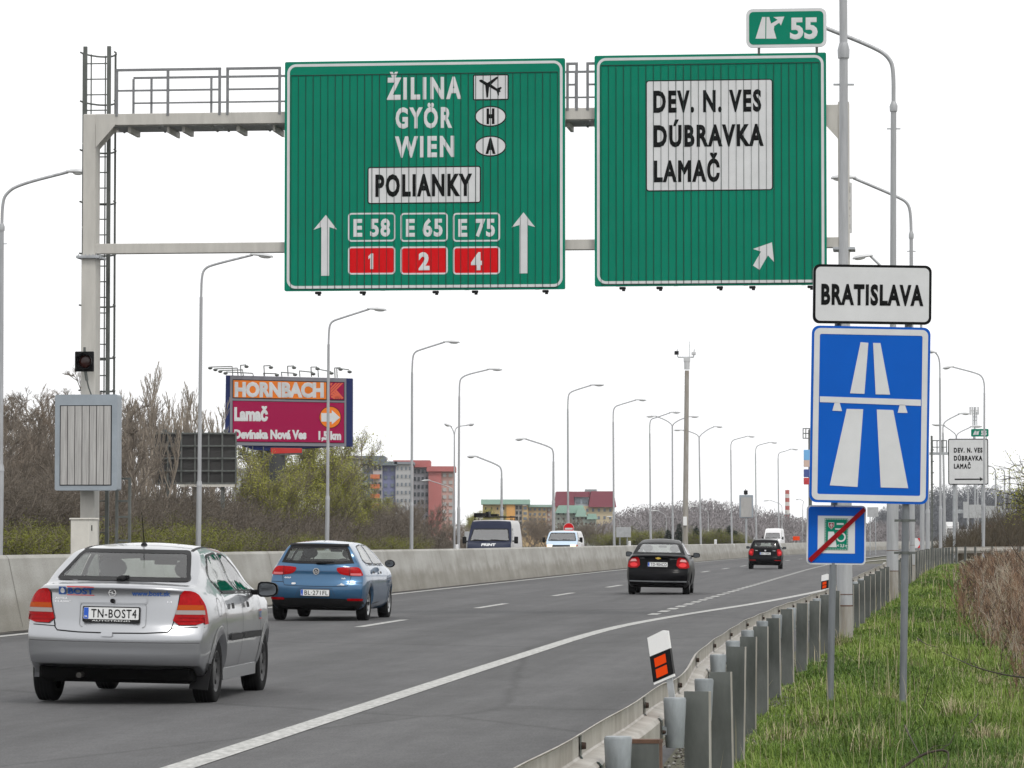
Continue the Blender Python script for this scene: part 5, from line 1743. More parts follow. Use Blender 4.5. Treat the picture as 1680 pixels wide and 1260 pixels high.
    for k in range(20):
        a0, a1 = 2 * math.pi * k / 20, 2 * math.pi * (k + 1) / 20
        for r0, r1 in ((.027, .035),):
            m.add([(-.0 + r0 * math.cos(a0), 0, r0 * math.sin(a0)), (r1 * math.cos(a0), 0, r1 * math.sin(a0)), (r1 * math.cos(a1), 0, r1 * math.sin(a1)), (r0 * math.cos(a1), 0, r0 * math.sin(a1))], [(0, 1, 2, 3)])
    m.add([(-.045, -.001, .004), (.006, -.001, .012), (-.006, -.001, -.012 + .012), (.045, -.001, -.004), (-.006, -.001, -.012), (.006, -.001, 0)], [(0, 5, 1), (2, 4, 3)])
    hp, _ = c.cast(-.01, 1.005, 'rear')
    m.v = [(p[0] - .01, hp.y - .012 + p[1], p[2] + 1.005) for p in m.v]
    m.build('emblem', M['chrome'], root)
    hp, _ = c.cast(0, .83, 'rear')
    plate(root, 'TN-BOST4', -.01, hp.y - .03, .822, .50, .105, -3, 'AUTOTREND')
    m = MB(); m.cyl((0, hp.y - .0, .935), (0, hp.y - .045, .935), .02, n=12); m.build('boot_lock', M['black'], root)
    # lettering
    blue = mat('sticker_blue', (.02, .075, .27), .5); red = mat('sticker_red', (.5, .03, .04), .5)
    c.lay('sticker_emblem', [([(-.508, .982), (-.44, .982), (-.44, 1.05), (-.508, 1.05)], 'rear')], blue, root, .006)
    c.lay('sticker_swirl', [(oval(-.470, 1.018, .022, .024, 14), 'rear')], M['signwhite'], root, .008)
    m = MB(); v, f = c.label('BOST', -.30, .990, .052, .24, 'rear', .006, .03); m.add(v, f); v, f = c.label('www.bost.sk', .335, .985, .044, .34, 'rear', .006, .03); m.add(v, f); m.build('sticker_lettering', blue, root)
    c.lines('sticker_rule', [([(-.43, 1.052), (-.175, 1.052)], 'rear'), ([(-.43, .980), (-.175, .980)], 'rear')], red, root, .007, .007)
    m = MB(); v, f = c.label('ASTRA', -.48, .940, .016, .12, 'rear', .007); m.add(v, f); v, f = c.label('CLASSIC', -.465, .912, .016, .15, 'rear', .007); m.add(v, f); v, f = c.label('1.4', .50, .925, .014, .04, 'rear', .007); m.add(v, f); m.build('model_lettering', M['chrome'], root)
    m = MB(); v, f = c.label('BOST', 3.02, .75, .05, .13, 'right', .006, .04); m.add(v, f, 0); m.build('door_sticker', blue, root)
    c.lines('door_sticker_rule', [([(2.95, .815), (3.09, .815)], 'right'), ([(2.95, .735), (3.09, .735)], 'right')], red, root, .01, .006)
    # sides
    for view in ('right',):
        c.lines('door_seam', [([(2.0, 1.0), (2.01, .6), (1.98, .30)], view), ([(1.10, 1.03), (1.06, .85), (1.18, .62), (1.26, .36)], view), ([(3.02, 1.0), (3.05, .75), (3.02, .32)], view), ([(1.1, 1.0), (2.9, .985)], view)], M['black'], root, .008, .003)
        c.lay('side_moulding', [(rrect(1.30, 1.97, .565, .625, .01), view), (rrect(2.02, 3.02, .565, .625, .01), view)], M['rubber'], root, .018, .08)
        c.lay('door_handle', [(rrect(1.32, 1.47, .855, .905, .02), view), (rrect(2.14, 2.29, .855, .905, .02), view)], M['rubber'], root, .022, .04)
        c.lines('fuel_cap', [(oval(.80, .88, .085, .085, 20) + [oval(.80, .88, .085, .085, 20)[0]], view)], mat('cap_seam', (.15, .15, .155), .5), root, .008, .003)
    for sg in (-1, 1):
        m = MB()
        m.prism([(ra + .40, .20), (fa - .40, .20), (fa - .38, .31), (ra + .37, .31)], -.012, .03, 0, Matrix.Translation((sg * .795, 0, 0)) @ Matrix.Rotation(R(90), 4, 'Z'))
        m.build('sill', paint, root)
    m = MB()
    m.prism([(.63, .15), (.80, .14), (.835, .38), (.66, .36)], ra - .36, ra - .345)
    m.build('mud_flap', M['rubber'], root)
    door_mirror(root, .965, 2.78, 1.02, 1, M['black'], (.21, .13, .15)); door_mirror(root, -.965, 2.78, 1.02, -1, M['black'], (.21, .13, .15))
    m = MB(); m.ell((.0, .44, 1.128), (.05, .05, .03), 10); m.cbox((.03, .45, 1.145), (.08, .04, .03), ch=.006); m.build('washer_nozzle', M['black'], root)
    m = MB(); m.ell((0.02, 1.35, 1.425), (.032, .05, .035), 10); m.tube([(.02, 1.36, 1.43), (.02, 1.20, 1.74)], [.006, .003], 6); m.build('aerial', M['black'], root)
    m = MB(); m.cyl((-.42, .30, .29), (-.42, .7, .29), .07, .07, 14); m.cyl((-.30, .10, .265), (-.30, .3, .265), .025, n=10); m.build('exhaust', mat('exhaust_steel', (.05, .047, .044), .6, .5), root)
    c.lay('bumper_catch', [(rrect(-.09, .015, .612, .648, .012), 'rear')], paint, root, .02, .05)
    m = MB()
    for sg in (-1, 1):
        v, f = c.line([(sg * .50, 1.2), (sg * .5, 1.5), (sg * .5, 2.3)], 'top', .03, .004); m.add(v, f)
    m.build('roof_strip', M['rubber'], root)
silver_saloon()
# ---- blue hatchback --------------------------------------------------------------
def blue_hatchback():
    L, ra, fa = 4.25, .78, 3.41
    P = dict(L=L, bot=[(0, .30), (.15, .24), (.5, .20), (L - .8, .20), (L, .28)],
        top=[(0, 1.02), (.03, 1.06), (.20, 1.26), (.30, 1.385), (.34, 1.412), (.6, 1.432), (1.2, 1.455), (1.9, 1.45), (2.3, 1.41), (2.6, 1.31), (3.15, 1.03), (3.5, .97), (4.0, .84), (L, .7)],
        wide=[(.18, .74), (.28, .85), (.40, .88), (.55, .893), (.72, .895), (.85, .88), (.93, .85), (1.0, .80), (1.05, .765), (1.2, .69), (1.38, .58), (1.46, .5)],
        plan=[(0, .93), (.25, .975), (.8, 1.0), (2.8, 1.0), (3.6, .98), (4.0, .93), (L, .84)],
        rear=[(.2, .16), (.36, .06), (.40, .02), (.5, .0), (.64, .0), (.70, .02), (.72, .05), (.84, .09), (.90, .075), (1.0, .10), (1.05, .12)],
        front=[(.2, .1), (.5, 0), (.7, .08), (1.0, .1)], kr=.16, kf=.35, crown=[(0, .02), (.4, .04), (2.4, .04), (3, .03)], rfade=.6)
    c = Car(P)
    root = car_root('blue_car', 'metallic blue hatchback in the outer lane beside the barrier', 528, 66.6, ra, R(6.3))
    paint = car_paint('blue_paint', (.026, .105, .215), .5, .3)
    rw = chaikin([(-.67, 1.03), (.67, 1.03), (.63, 1.11), (.53, 1.345), (.44, 1.355), (-.44, 1.355), (-.53, 1.345), (-.63, 1.11)], 1)
    add_glass(c, root, 'rear_window', rw, ['rear'], M['glassdark'], .05)
    add_glass(c, root, 'windscreen', rp([(-.66, 1.04), (.66, 1.04), (.55, 1.38), (-.55, 1.38)], .06), ['front'], M['glass'], .05)
    add_glass(c, root, 'rear_side_window', rp([(.78, 1.09), (.72, 1.14), (.95, 1.36), (1.60, 1.39), (1.68, 1.03), (.95, 1.045)], .06), ['right', 'left'], M['glassdark'], .016)
    add_glass(c, root, 'front_side_window', rp([(1.75, 1.025), (1.67, 1.39), (2.1, 1.375), (2.45, 1.26), (2.85, 1.04), (2.8, 1.02)], .06), ['right', 'left'], M['glassdark'], .016)
    arches = [(ra, .315, .355), (fa, .315, .355)]
    c.skin(paint, root, arches)
    for a in arches: archring(c, root, *a, paint, .06)
    under(root, L, ra, fa, .72); seats(root, 1.8, .95, 1.2)
    for x in (-.765, .765):
        for y in (ra, fa):
            wheel(root, x, y, .313, .195, M['rimsilver'], 1 if x > 0 else -1)
    def tl(sg):
        f = (lambda p: p) if sg > 0 else mirrorx
        o = [(.36, .955), (.40, .975), (.70, .985), (.765, .96), (.815, .87), (.82, .82), (.6, .828), (.45, .85), (.38, .90)]
        t = c.lay('tail_lamp', [(f(chaikin(o, 1)), 'rear')], M['redlens'], root, .012, .05)
        c.lines('lamp_split', [(f([(.60, .985), (.595, .82)]), 'rear')], M['black'], t, .008, .016)
        c.lay('reversing_lamp', [(f([(.61, .835), (.80, .833), (.79, .875), (.61, .875)]), 'rear')], mat('pale_red_lens', (.62, .12, .13), .15, coat=.5), t, .015)
        c.lay('low_reflector', [(f(rrect(.57, .83, .385, .425, .015)), 'rear')], M['redlens'], root, .012, .05)
    tl(1); tl(-1)
    c.lines('tailgate_seam', [([(-.63, .84), (-.60, .70), (-.57, .645), (-.3, .632), (0, .63), (.3, .632), (.57, .645), (.60, .70), (.63, .84)], 'rear'), ([(-.88, .705), (-.60, .70)], 'rear'), ([(.60, .70), (.88, .705)], 'rear')], M['black'], root, .009, .003)
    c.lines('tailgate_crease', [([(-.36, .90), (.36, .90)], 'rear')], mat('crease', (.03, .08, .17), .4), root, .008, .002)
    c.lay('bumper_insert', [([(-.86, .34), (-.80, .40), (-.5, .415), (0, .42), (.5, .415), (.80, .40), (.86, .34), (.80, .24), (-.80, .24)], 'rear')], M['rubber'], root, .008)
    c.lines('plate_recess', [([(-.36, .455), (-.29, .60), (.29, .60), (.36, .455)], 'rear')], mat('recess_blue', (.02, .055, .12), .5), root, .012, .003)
    hp, _ = c.cast(0, .51, 'rear')
    plate(root, 'BL·271FL', 0, hp.y - .03, .515, .52, .11, -2)
    hp, _ = c.cast(0, .90, 'rear')
    m = MB(); T = Matrix.Translation((0, hp.y - .02, .90)); m.prism(oval(0, 0, .058, .058, 24), 0, .02, 0, T); e = m.build('emblem', M['chrome'], root)
    m = MB(); m.prism(oval(0, 0, .046, .046, 24), -.004, -.001, 0, T); m.build('emblem_field', M['black'], e)
    m = MB()
    for pts in ([(-.022, .036), (0, .0), (.022, .036)], [(-.04, .016), (-.017, -.034), (0, 0.004), (.017, -.034), (.04, .016)]):
        for a, b in zip(pts[:-1], pts[1:]):
            m.tube([T @ Vector((a[0], -.007, a[1])), T @ Vector((b[0], -.007, b[1]))], .005, 5)
    m.build('emblem_letter', M['chrome'], e)
    m = MB(); v, f = c.label('GOLF', -.52, .765, .022, .12, 'rear', .007, .03); m.add(v, f); v, f = c.label('TDI', .49, .765, .02, .07, 'rear', .007, .03); m.add(v, f); m.build('model_lettering', M['chrome'], root)
    c.lay('sticker', [(chaikin([(-.44, .69), (-.36, .69), (-.36, .66), (-.44, .655)], 1), 'rear'), ([(.38, .652), (.44, .668), (.46, .695), (.53, .662), (.50, .652), (.45, .658)], 'rear')], M['signwhite'], root, .006)
    for view in ('right',):
        c.lines('door_seam', [([(1.70, 1.02), (1.72, .6), (1.70, .30)], view), ([(.86, 1.04), (.95, .8), (1.12, .6), (1.15, .33)], view), ([(2.95, 1.0), (2.97, .7), (2.93, .30)], view), ([(.9, 1.02), (2.9, 1.0)], view)], M['black'], root, .008, .003)
        c.lay('door_handle', [(rrect(1.05, 1.25, .86, .90, .015), view), (rrect(1.90, 2.10, .85, .89, .015), view)], M['black'], root, .024, .04)
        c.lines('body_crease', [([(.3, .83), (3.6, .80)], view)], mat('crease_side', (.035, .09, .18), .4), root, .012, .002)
    m = MB(); m.ell((.965, 2.65, 1.04), (.10, .075, .075), 14); o = m.build('door_mirror', M['black'], root)
    m = MB(); m.prism(oval(.965, 1.04, .08, .056, 18), 2.572, 2.577); m.build('mirror_glass', M['mirrorglass'], o)
    m = MB(); m.ell((-.965, 2.65, 1.04), (.10, .075, .075), 14); m.build('door_mirror', M['black'], root)
    m = MB(); m.tube([(-.0, .11, 1.055), (.2, .085, 1.06), (.33, .10, 1.075)], [.03, .016, .01], 6); m.build('rear_wiper', M['black'], root)
    m = MB(); v, f = c.patch([(-.54, 1.345), (.54, 1.345), (.52, 1.382), (-.52, 1.382)], 'rear', .02); m.add(v, f, 0, True); m.build('roof_spoiler', M['black'], root)
blue_hatchback()
# ---- black saloon ----------------------------------------------------------------
def black_saloon():
    L, ra, fa = 4.31, .95, 3.43
    P = dict(L=L, bot=[(0, .26), (.15, .22), (.5, .19), (L - .8, .19), (L, .28)],
        top=[(0, 1.02), (.03, 1.05), (.38, 1.075), (.62, 1.18), (.95, 1.34), (1.12, 1.40), (1.5, 1.47), (2.0, 1.485), (2.4, 1.44), (2.7, 1.33), (3.2, 1.06), (3.5, 1.0), (4.0, .88), (L, .7)],
        wide=[(.18, .72), (.26, .80), (.40, .835), (.6, .85), (.8, .845), (.95, .82), (1.02, .775), (1.07, .72), (1.2, .66), (1.38, .575), (1.48, .48)],
        plan=[(0, .92), (.25, .97), (.8, 1.0), (2.8, 1.0), (3.6, .98), (4.0, .93), (L, .84)],
        rear=[(.2, .14), (.30, .05), (.36, .0), (.58, .0), (.62, .04), (.68, .08), (.95, .10), (1.03, .05), (1.06, .06)],
        front=[(.2, .1), (.5, 0), (.7, .08), (1.0, .1)], kr=.18, kf=.35, crown=[(0, .02), (1, .04), (2.4, .04), (3, .03)])
    c = Car(P)
    root = car_root('black_car', 'black saloon with lit tail lamps and a gold bow-shaped badge in the right lane', 1081, 97.5, ra, R(5.0))
    paint = car_paint('black_paint', (.004, .004, .005), 0, .3, .08)
    add_glass(c, root, 'rear_window', rp([(-.63, 1.085), (.63, 1.085), (.57, 1.18), (.49, 1.36), (-.49, 1.36), (-.57, 1.18)], .06), ['rear'], M['glasslight'], .03)
    add_glass(c, root, 'windscreen', rp([(-.64, 1.06), (.64, 1.06), (.53, 1.40), (-.53, 1.40)], .06), ['front'], M['glass'], .05)
    add_glass(c, root, 'rear_side_window', rp([(1.05, 1.10), (1.0, 1.16), (1.35, 1.38), (1.90, 1.41), (1.98, 1.03), (1.15, 1.05)], .06), ['right', 'left'], M['glassdark'], .025)
    add_glass(c, root, 'front_side_window', rp([(2.04, 1.03), (1.97, 1.41), (2.3, 1.38), (2.6, 1.27), (2.95, 1.06), (2.9, 1.03)], .06), ['right', 'left'], M['glassdark'], .025)
    arches = [(ra, .30, .345), (fa, .30, .345)]
    c.skin(paint, root, arches)
    for a in arches: archring(c, root, *a, paint, .06)
    under(root, L, ra, fa, .68); seats(root, 2.0, 1.2, 1.2)
    for x in (-.72, .72):
        for y in (ra, fa):
            wheel(root, x, y, .298, .185, M['rimsilver'], 1 if x > 0 else -1)
    for sg in (1, -1):
        f = (lambda p: p) if sg > 0 else mirrorx
        t = c.lay('tail_lamp', [(f(chaikin([(.50, .985), (.60, 1.0), (.72, .95), (.80, .82), (.81, .70), (.47, .71)], 1)), 'rear')], M['redlens'], root, .012, .05)
        c.lay('lit_lamp', [(f(oval(.64, .79, .10, .055, 16)), 'rear')], M['redlight'], t, .016, .05)
        c.lay('reversing_lamp', [(f([(.56, .88), (.74, .87), (.70, .935), (.60, .95)]), 'rear')], mat('pink_lens', (.65, .3, .3), .15, coat=.5), t, .016)
    c.lines('boot_seam', [([(-.50, 1.0), (-.47, .70), (-.36, .615), (0, .61), (.36, .615), (.47, .70), (.50, 1.0)], 'rear')], M['signblack'], root, .012, .003)
    c.lines('bumper_strip', [([(-.80, .36), (0, .355), (.80, .36)], 'rear')], M['galv'], root, .03, .004)
    hp, _ = c.cast(0, .80, 'rear')
    plate(root, 'TD·904CD', -.01, hp.y - .03, .80, .52, .115, -3)
    g = mat('gold_badge', (.65, .45, .08), .3, .6)
    T = Matrix.Translation((0, hp.y - .03, .965))
    m = MB(); m.prism([(-.03, -.028), (.03, -.028), (.03, -.014), (.075, -.014), (.06, .014), (.03, .014), (.03, .028), (-.03, .028), (-.03, .014), (-.075, .014), (-.06, -.014), (-.03, -.014)], 0, .015, 0, T); m.build('emblem', g, root)
    m = MB(); v, f = c.label('AVEO', -.42, .955, .02, .12, 'rear', .007, .03); m.add(v, f); v, f = c.label('CHEVROLET', .40, .94, .02, .20, 'rear', .007, .03); m.add(v, f); m.build('model_lettering', M['chrome'], root)
    c.lines('door_seam', [([(2.0, 1.02), (2.02, .6), (2.0, .30)], 'right'), ([(1.12, 1.05), (1.2, .7), (1.32, .35)], 'right'), ([(3.0, 1.02), (3.02, .32)], 'right')], M['signblack'], root, .01, .003)
    c.lay('door_handle', [(rrect(1.35, 1.52, .86, .90, .015), 'right'), (rrect(2.15, 2.32, .86, .90, .015), 'right')], paint, root, .024, .05)
    for sg in (1, -1): door_mirror(root, sg * .915, 2.75, 1.05, sg, M['black'], (.19, .14, .14))
black_saloon()
# ---- black estate ----------------------------------------------------------------
def black_estate():
    L, ra, fa = 4.24, .85, 3.3
    P = dict(L=L, bot=[(0, .28), (.15, .22), (.5, .19), (L - .8, .19), (L, .28)],
        top=[(0, 1.0), (.03, 1.03), (.22, 1.30), (.32, 1.40), (.38, 1.425), (.8, 1.455), (1.6, 1.475), (2.0, 1.465), (2.35, 1.42), (2.65, 1.31), (3.1, 1.05), (3.5, .98), (4.0, .86), (L, .7)],
        wide=[(.18, .72), (.26, .79), (.40, .82), (.6, .84), (.8, .835), (.93, .81), (1.0, .77), (1.2, .70), (1.38, .61), (1.47, .52)],
        plan=[(0, .93), (.25, .97), (.8, 1.0), (2.8, 1.0), (3.6, .98), (4.0, .93), (L, .84)],
        rear=[(.2, .12), (.32, .03), (.4, 0), (.55, .0), (.6, .04), (.7, .07), (.95, .08), (1.03, .10)],
        front=[(.2, .1), (.5, 0), (.7, .08), (1.0, .1)], kr=.16, kf=.35, crown=[(0, .02), (1, .04), (2.4, .04), (3, .03)], rfade=.6)
    c = Car(P)
    root = car_root('black_estate_car', 'black estate car farthest ahead in the outer lane', 1255, 177, ra, R(5.0))
    paint = car_paint('black_estate_paint', (.0045, .0045, .0055), 0, .3, .08)
    add_glass(c, root, 'rear_window', rp([(-.60, 1.02), (.60, 1.02), (.53, 1.32), (-.53, 1.32)], .06), ['rear'], M['glassdark'], .05)
    add_glass(c, root, 'windscreen', rp([(-.62, 1.05), (.62, 1.05), (.53, 1.38), (-.53, 1.38)], .06), ['front'], M['glass'], .05)
    add_glass(c, root, 'side_window', rp([(.5, 1.06), (.6, 1.36), (1.9, 1.40), (2.25, 1.34), (2.75, 1.05), (2.7, 1.02)], .06), ['right', 'left'], M['glassdark'], .03)
    arches = [(ra, .30, .345), (fa, .30, .345)]
    c.skin(paint, root, arches)
    under(root, L, ra, fa, .66); seats(root, 1.8, 1.0, 1.2)
    for x in (-.71, .71):
        for y in (ra, fa):
            wheel(root, x, y, .298, .185, M['rimsilver'], 1 if x > 0 else -1)
    for sg in (1, -1):
        f = (lambda p: p) if sg > 0 else mirrorx
        t = c.lay('tail_lamp', [(f(chaikin([(.54, .97), (.70, .97), (.80, .85), (.80, .70), (.66, .64), (.58, .66)], 1)), 'rear')], M['redlens'], root, .012, .05)
        c.lay('lit_lamp', [(f(oval(.68, .80, .07, .07, 14)), 'rear')], M['redlight'], t, .016, .05)
    c.lines('tailgate_seam', [([(-.62, .66), (-.5, .58), (.5, .58), (.62, .66)], 'rear')], M['signblack'], root, .012, .003)
    c.lay('low_reflector', [(rrect(.45, .75, .42, .45, .01), 'rear'), (rrect(-.75, -.45, .42, .45, .01), 'rear')], M['redlens'], root, .01)
    hp, _ = c.cast(0, .75, 'rear')
    plate(root, 'BA·758RL', 0, hp.y - .03, .755, .52, .11, -2)
    m = MB(); m.prism(oval(0, .90, .045, .045, 18), hp.y - .03, hp.y - .01); m.build('emblem', M['chrome'], root)
    m = MB(); v, f = c.label('FABIA', -.42, .885, .022, .14, 'rear', .007, .03); m.add(v, f); v, f = c.label('SKODA', .42, .885, .022, .14, 'rear', .007, .03); m.add(v, f); m.build('model_lettering', M['chrome'], root)
    m = MB()
    for sg in (-1, 1): m.tube([(sg * .56, .45, 1.42), (sg * .56, .5, 1.48), (sg * .55, 1.9, 1.50), (sg * .55, 2.0, 1.45)], .02, 6)
    m.build('roof_rail', M['rimsilver'], root)
    for sg in (1, -1): door_mirror(root, sg * .89, 2.6, 1.03, sg, M['black'], (.18, .13, .13))
black_estate()
# ---- vans coming the other way ------------------------------------------------------
def van(name, label, pc, Y, L, W_, H, colf, cols, ws, hood, mirrors=True, yaw=R(186.3), lights=False, word=None, rack=False, front_z=1.05):
    """front faces the camera: the car's own forward axis points back along the road"""
    hz, wz0, wz1 = hood, ws[0], ws[1]
    P = dict(L=L, bot=[(0, .3), (L, .3)],
        top=[(0, H - .06), (.06, H - .01), (L * .4, H), (L - 1.75, H - .005), (L - 1.45, H - .05), (L - 1.25, wz1 + .04), (L - .72, wz0 - .02), (L - .5, hz), (L - .12, hz - .18), (L, hz - .4)],
        wide=[(.25, W_ / 2 - .05), (.5, W_ / 2), (1.1, W_ / 2), (1.4, W_ / 2 - .02), (H - .15, W_ / 2 - .12), (H, W_ / 2 - .2)],
        plan=[(0, .98), (.3, 1), (L - 1.4, 1), (L - .4, .96), (L, .86)],
        rear=[(.3, .0), (H, .02)], front=[(.3, 0), (hz, .05), (H, .05)], kr=.06, kf=.25, crown=[(0, .03), (L, .03)])
    c = Car(P)
    root = thing(name, label, 'van', Vector(((pc - 840) / FPX * Y, Y, 0)) + Vector((math.sin(yaw), math.cos(yaw), 0)) * (-L), -yaw)
    pf = car_paint(name + '_front_paint', colf, .1, .4, .25)
    ps = car_paint(name + '_side_paint', cols, .05, .45, .25)
    w0, w1 = W_ / 2 - .12, W_ / 2 - .24
    add_glass(c, root, 'windscreen', rp([(-w0, wz0), (w0, wz0), (w1, wz1), (-w1, wz1)], .06), ['front'], M['glasslight'], .04)
    add_glass(c, root, 'door_window', rp([(L - 1.75, wz0), (L - .95, wz0), (L - 1.35, wz1), (L - 1.75, wz1)], .06), ['left', 'right'], M['glassdark'], .03)
    b = c.skin(ps, root, [(.8, .33, .36), (L - .9, .33, .36)], pf if colf != cols else None)
    m = MB(); m.cbox((0, L - 2.0, 1.0), (W_ - .2, .05, 1.3)); m.cbox((0, L - 1.1, 1.1), (W_ - .25, .4, .2), ch=.05)
    m.build('cab_bulkhead', M['dark'], root)
    for x in (-.45, .45):
        m = MB(); m.tube([(x, L - 1.75, .8), (x, L - 1.85, 1.3), (x, L - 1.88, 1.5)], [.22, .2, .12], 10); m.build('seat', M['cloth'], root)
    for x in (-W_ / 2 + .12, W_ / 2 - .12):
        for y in (.8, L - .9): wheel(root, x, y, .33, .2, M['rim'], 1 if x > 0 else -1)
    for sg in (-1, 1):
        m = MB(); m.cbox((sg * (W_ / 2 + .13), L - 1.0, wz0 + .05), (.17, .1, .30), ch=.03); m.cyl((sg * (W_ / 2 - .05), L - 1.0, wz0), (sg * (W_ / 2 + .1), L - 1.0, wz0), .025); m.build('door_mirror', M['black'], root)
    m = MB()
    for x0 in (-w0 * .8, .05):
        a, _ = c.cast(x0, wz0 + .03, 'front'); b2, _ = c.cast(x0 + w0 * .75, wz0 + .07, 'front')
        m.tube([a + Vector((0, .03, 0)), b2 + Vector((0, .03, 0))], .014, 5)
    m.build('wiper', M['black'], root)
    if lights:
        for sg in (-1, 1):
            f = (lambda p: p) if sg > 0 else mirrorx
            t = c.lay('headlamp', [(f(rrect(.52, .82, .93, 1.13, .03)), 'front')], mat('lit_headlamp', (.8, .7, .5), .2, em=(1, .78, .42), emstr=1.6), root, .012)
            c.lay('indicator', [(f(rrect(.83, .93, .93, 1.12, .02)), 'front')], M['amberlens'], t, .012)
        c.lay('grille', [(rrect(-.5, .5, .95, 1.10, .02), 'front')], M['black'], root, .01)
    if word:
        mb = MB(); v, f = c.label(word, 0, hood - .15, .10, .62, 'front', .012, .05)
        v = [Vector((-p.x, p.y, p.z)) for p in v]; f = [q[::-1] for q in f]
        mb.add(v, f); mb.build('lettering', M['signwhite'], root)
    if rack:
        m = MB()
        for y in (.4, 1.5, 2.6, L - 1.9): m.tube([(-.8, y, H - .02), (-.8, y, H + .12), (.8, y, H + .12), (.8, y, H - .02)], .022, 6)
        for x in (-.8, -.3, .3, .8): m.tube([(x, .3, H + .14), (x, L - 1.75, H + .14)], .02, 6)
        m.cbox((.55, L - 2.2, H + .22), (.5, 1.0, .14)); m.cbox((.25, L - 2.4, H + .25), (.12, .8, .2)); m.cbox((-.05, L - 2.3, H + .2), (.3, .6, .1))
        m.build('roof_rack', M['black'], root)
    return root
van('dark_blue_van', 'dark blue van with a roof rack and white sides behind the barrier', 800, 158, 5.0, 2.0, 2.30, (.016, .021, .045), (.50, .49, .49), (1.36, 1.90), 1.30, word='PRINT', rack=True)
van('pale_blue_van', 'pale blue and white van with lit headlamps behind the barrier', 920, 207, 4.7, 1.86, 1.93, (.50, .62, .74), (.66, .66, .66), (1.34, 1.80), 1.28, lights=True)
van('white_van', 'small distant white van behind the barrier next to the black estate car', 1266, 390, 5.5, 1.9, 2.55, (.75, .75, .76), (.75, .75, .76), (1.45, 2.05), 1.40, yaw=R(189))
def lorry():
    Y = 720
    B = ground_x(1562, Y, .8)
    t = thing('lorry', 'distant white lorry between the poles right of the motorway sign', 'lorry', B, R(-6))
    K = Y / FPX
    m = MB(); m.cbox((0, 0, 2.0), (2.4, 2.0, 2.6), ch=.15); m.build('cab', M['white'], t)
    m = MB(); m.cbox((0, 4.5, 2.4), (2.5, 6.5, 3.0), ch=.05); m.build('cargo_box', M['white'], t)
    m = MB(); m.box(-1.0, 1.0, -1.03, -1.01, 1.75, 2.6); m.build('windscreen', M['black'], t)
    m = MB(); m.box(-1.0, 1.0, -1.03, -1.01, .9, 1.4); m.build('grille', mat('pale_blue_grille', (.35, .45, .55), .5), t)
    for x in (-1.0, 1.0): wheel(t, x, 0, .5, .3, M['rim'], 1 if x > 0 else -1); wheel(t, x, 6, .5, .3, M['rim'], 1 if x > 0 else -1)
lorry()
# ------------------------------------------------------------------ bare trees and shrubs
def np_mesh(name, verts, quads, m, parent=None, tris=None, attr=None):
    me = bpy.data.meshes.new(name)
    nv = len(verts)
    nq = 0 if quads is None else len(quads)
    ntr = 0 if tris is None else len(tris)
    me.vertices.add(nv)
    me.vertices.foreach_set('co', np.asarray(verts, dtype=np.float32).ravel())
    idx = []
    if nq: idx.append(np.asarray(quads, dtype=np.int32).ravel())
    if ntr: idx.append(np.asarray(tris, dtype=np.int32).ravel())
    li = np.concatenate(idx)
    me.loops.add(len(li)); me.loops.foreach_set('vertex_index', li)
    me.polygons.add(nq + ntr)
    ls = np.concatenate([np.arange(nq) * 4, nq * 4 + np.arange(ntr) * 3]).astype(np.int32)
    me.polygons.foreach_set('loop_start', ls)
    if attr is not None:
        a = me.attributes.new('tone', 'FLOAT', 'POINT')
        a.data.foreach_set('value', np.asarray(attr, dtype=np.float32))
    me.update(calc_edges=True)
    me.validate()
    return finish(me, name, m, parent)
def seg_tubes(segs, n=3):
    """segs: rows of p0 p1 r0 r1 -> verts, quads"""
    S = np.asarray(segs, dtype=np.float64)
    p0, p1, r0, r1 = S[:, 0:3], S[:, 3:6], S[:, 6], S[:, 7]
    d = p1 - p0
    d /= np.maximum(np.linalg.norm(d, axis=1, keepdims=True), 1e-6)
    ref = np.where(np.abs(d[:, 2:3]) > .9, np.array([[1., 0, 0]]), np.array([[0, 0, 1.]]))
    u = np.cross(d, ref); u /= np.linalg.norm(u, axis=1, keepdims=True)
    w = np.cross(d, u)
    V = []
    for base, r in ((p0, r0), (p1, r1)):
        for k in range(n):
            a = 2 * math.pi * k / n
            V.append(base + (u * math.cos(a) + w * math.sin(a)) * r[:, None])
    V = np.stack(V, axis=1).reshape(-1, 3)
    b = np.arange(len(S))[:, None] * (2 * n)
    Q = np.concatenate([np.concatenate([b + k, b + (k + 1) % n, b + n + (k + 1) % n, b + n + k], axis=1)[:, None, :] for k in range(n)], axis=1).reshape(-1, 4)
    return V, Q
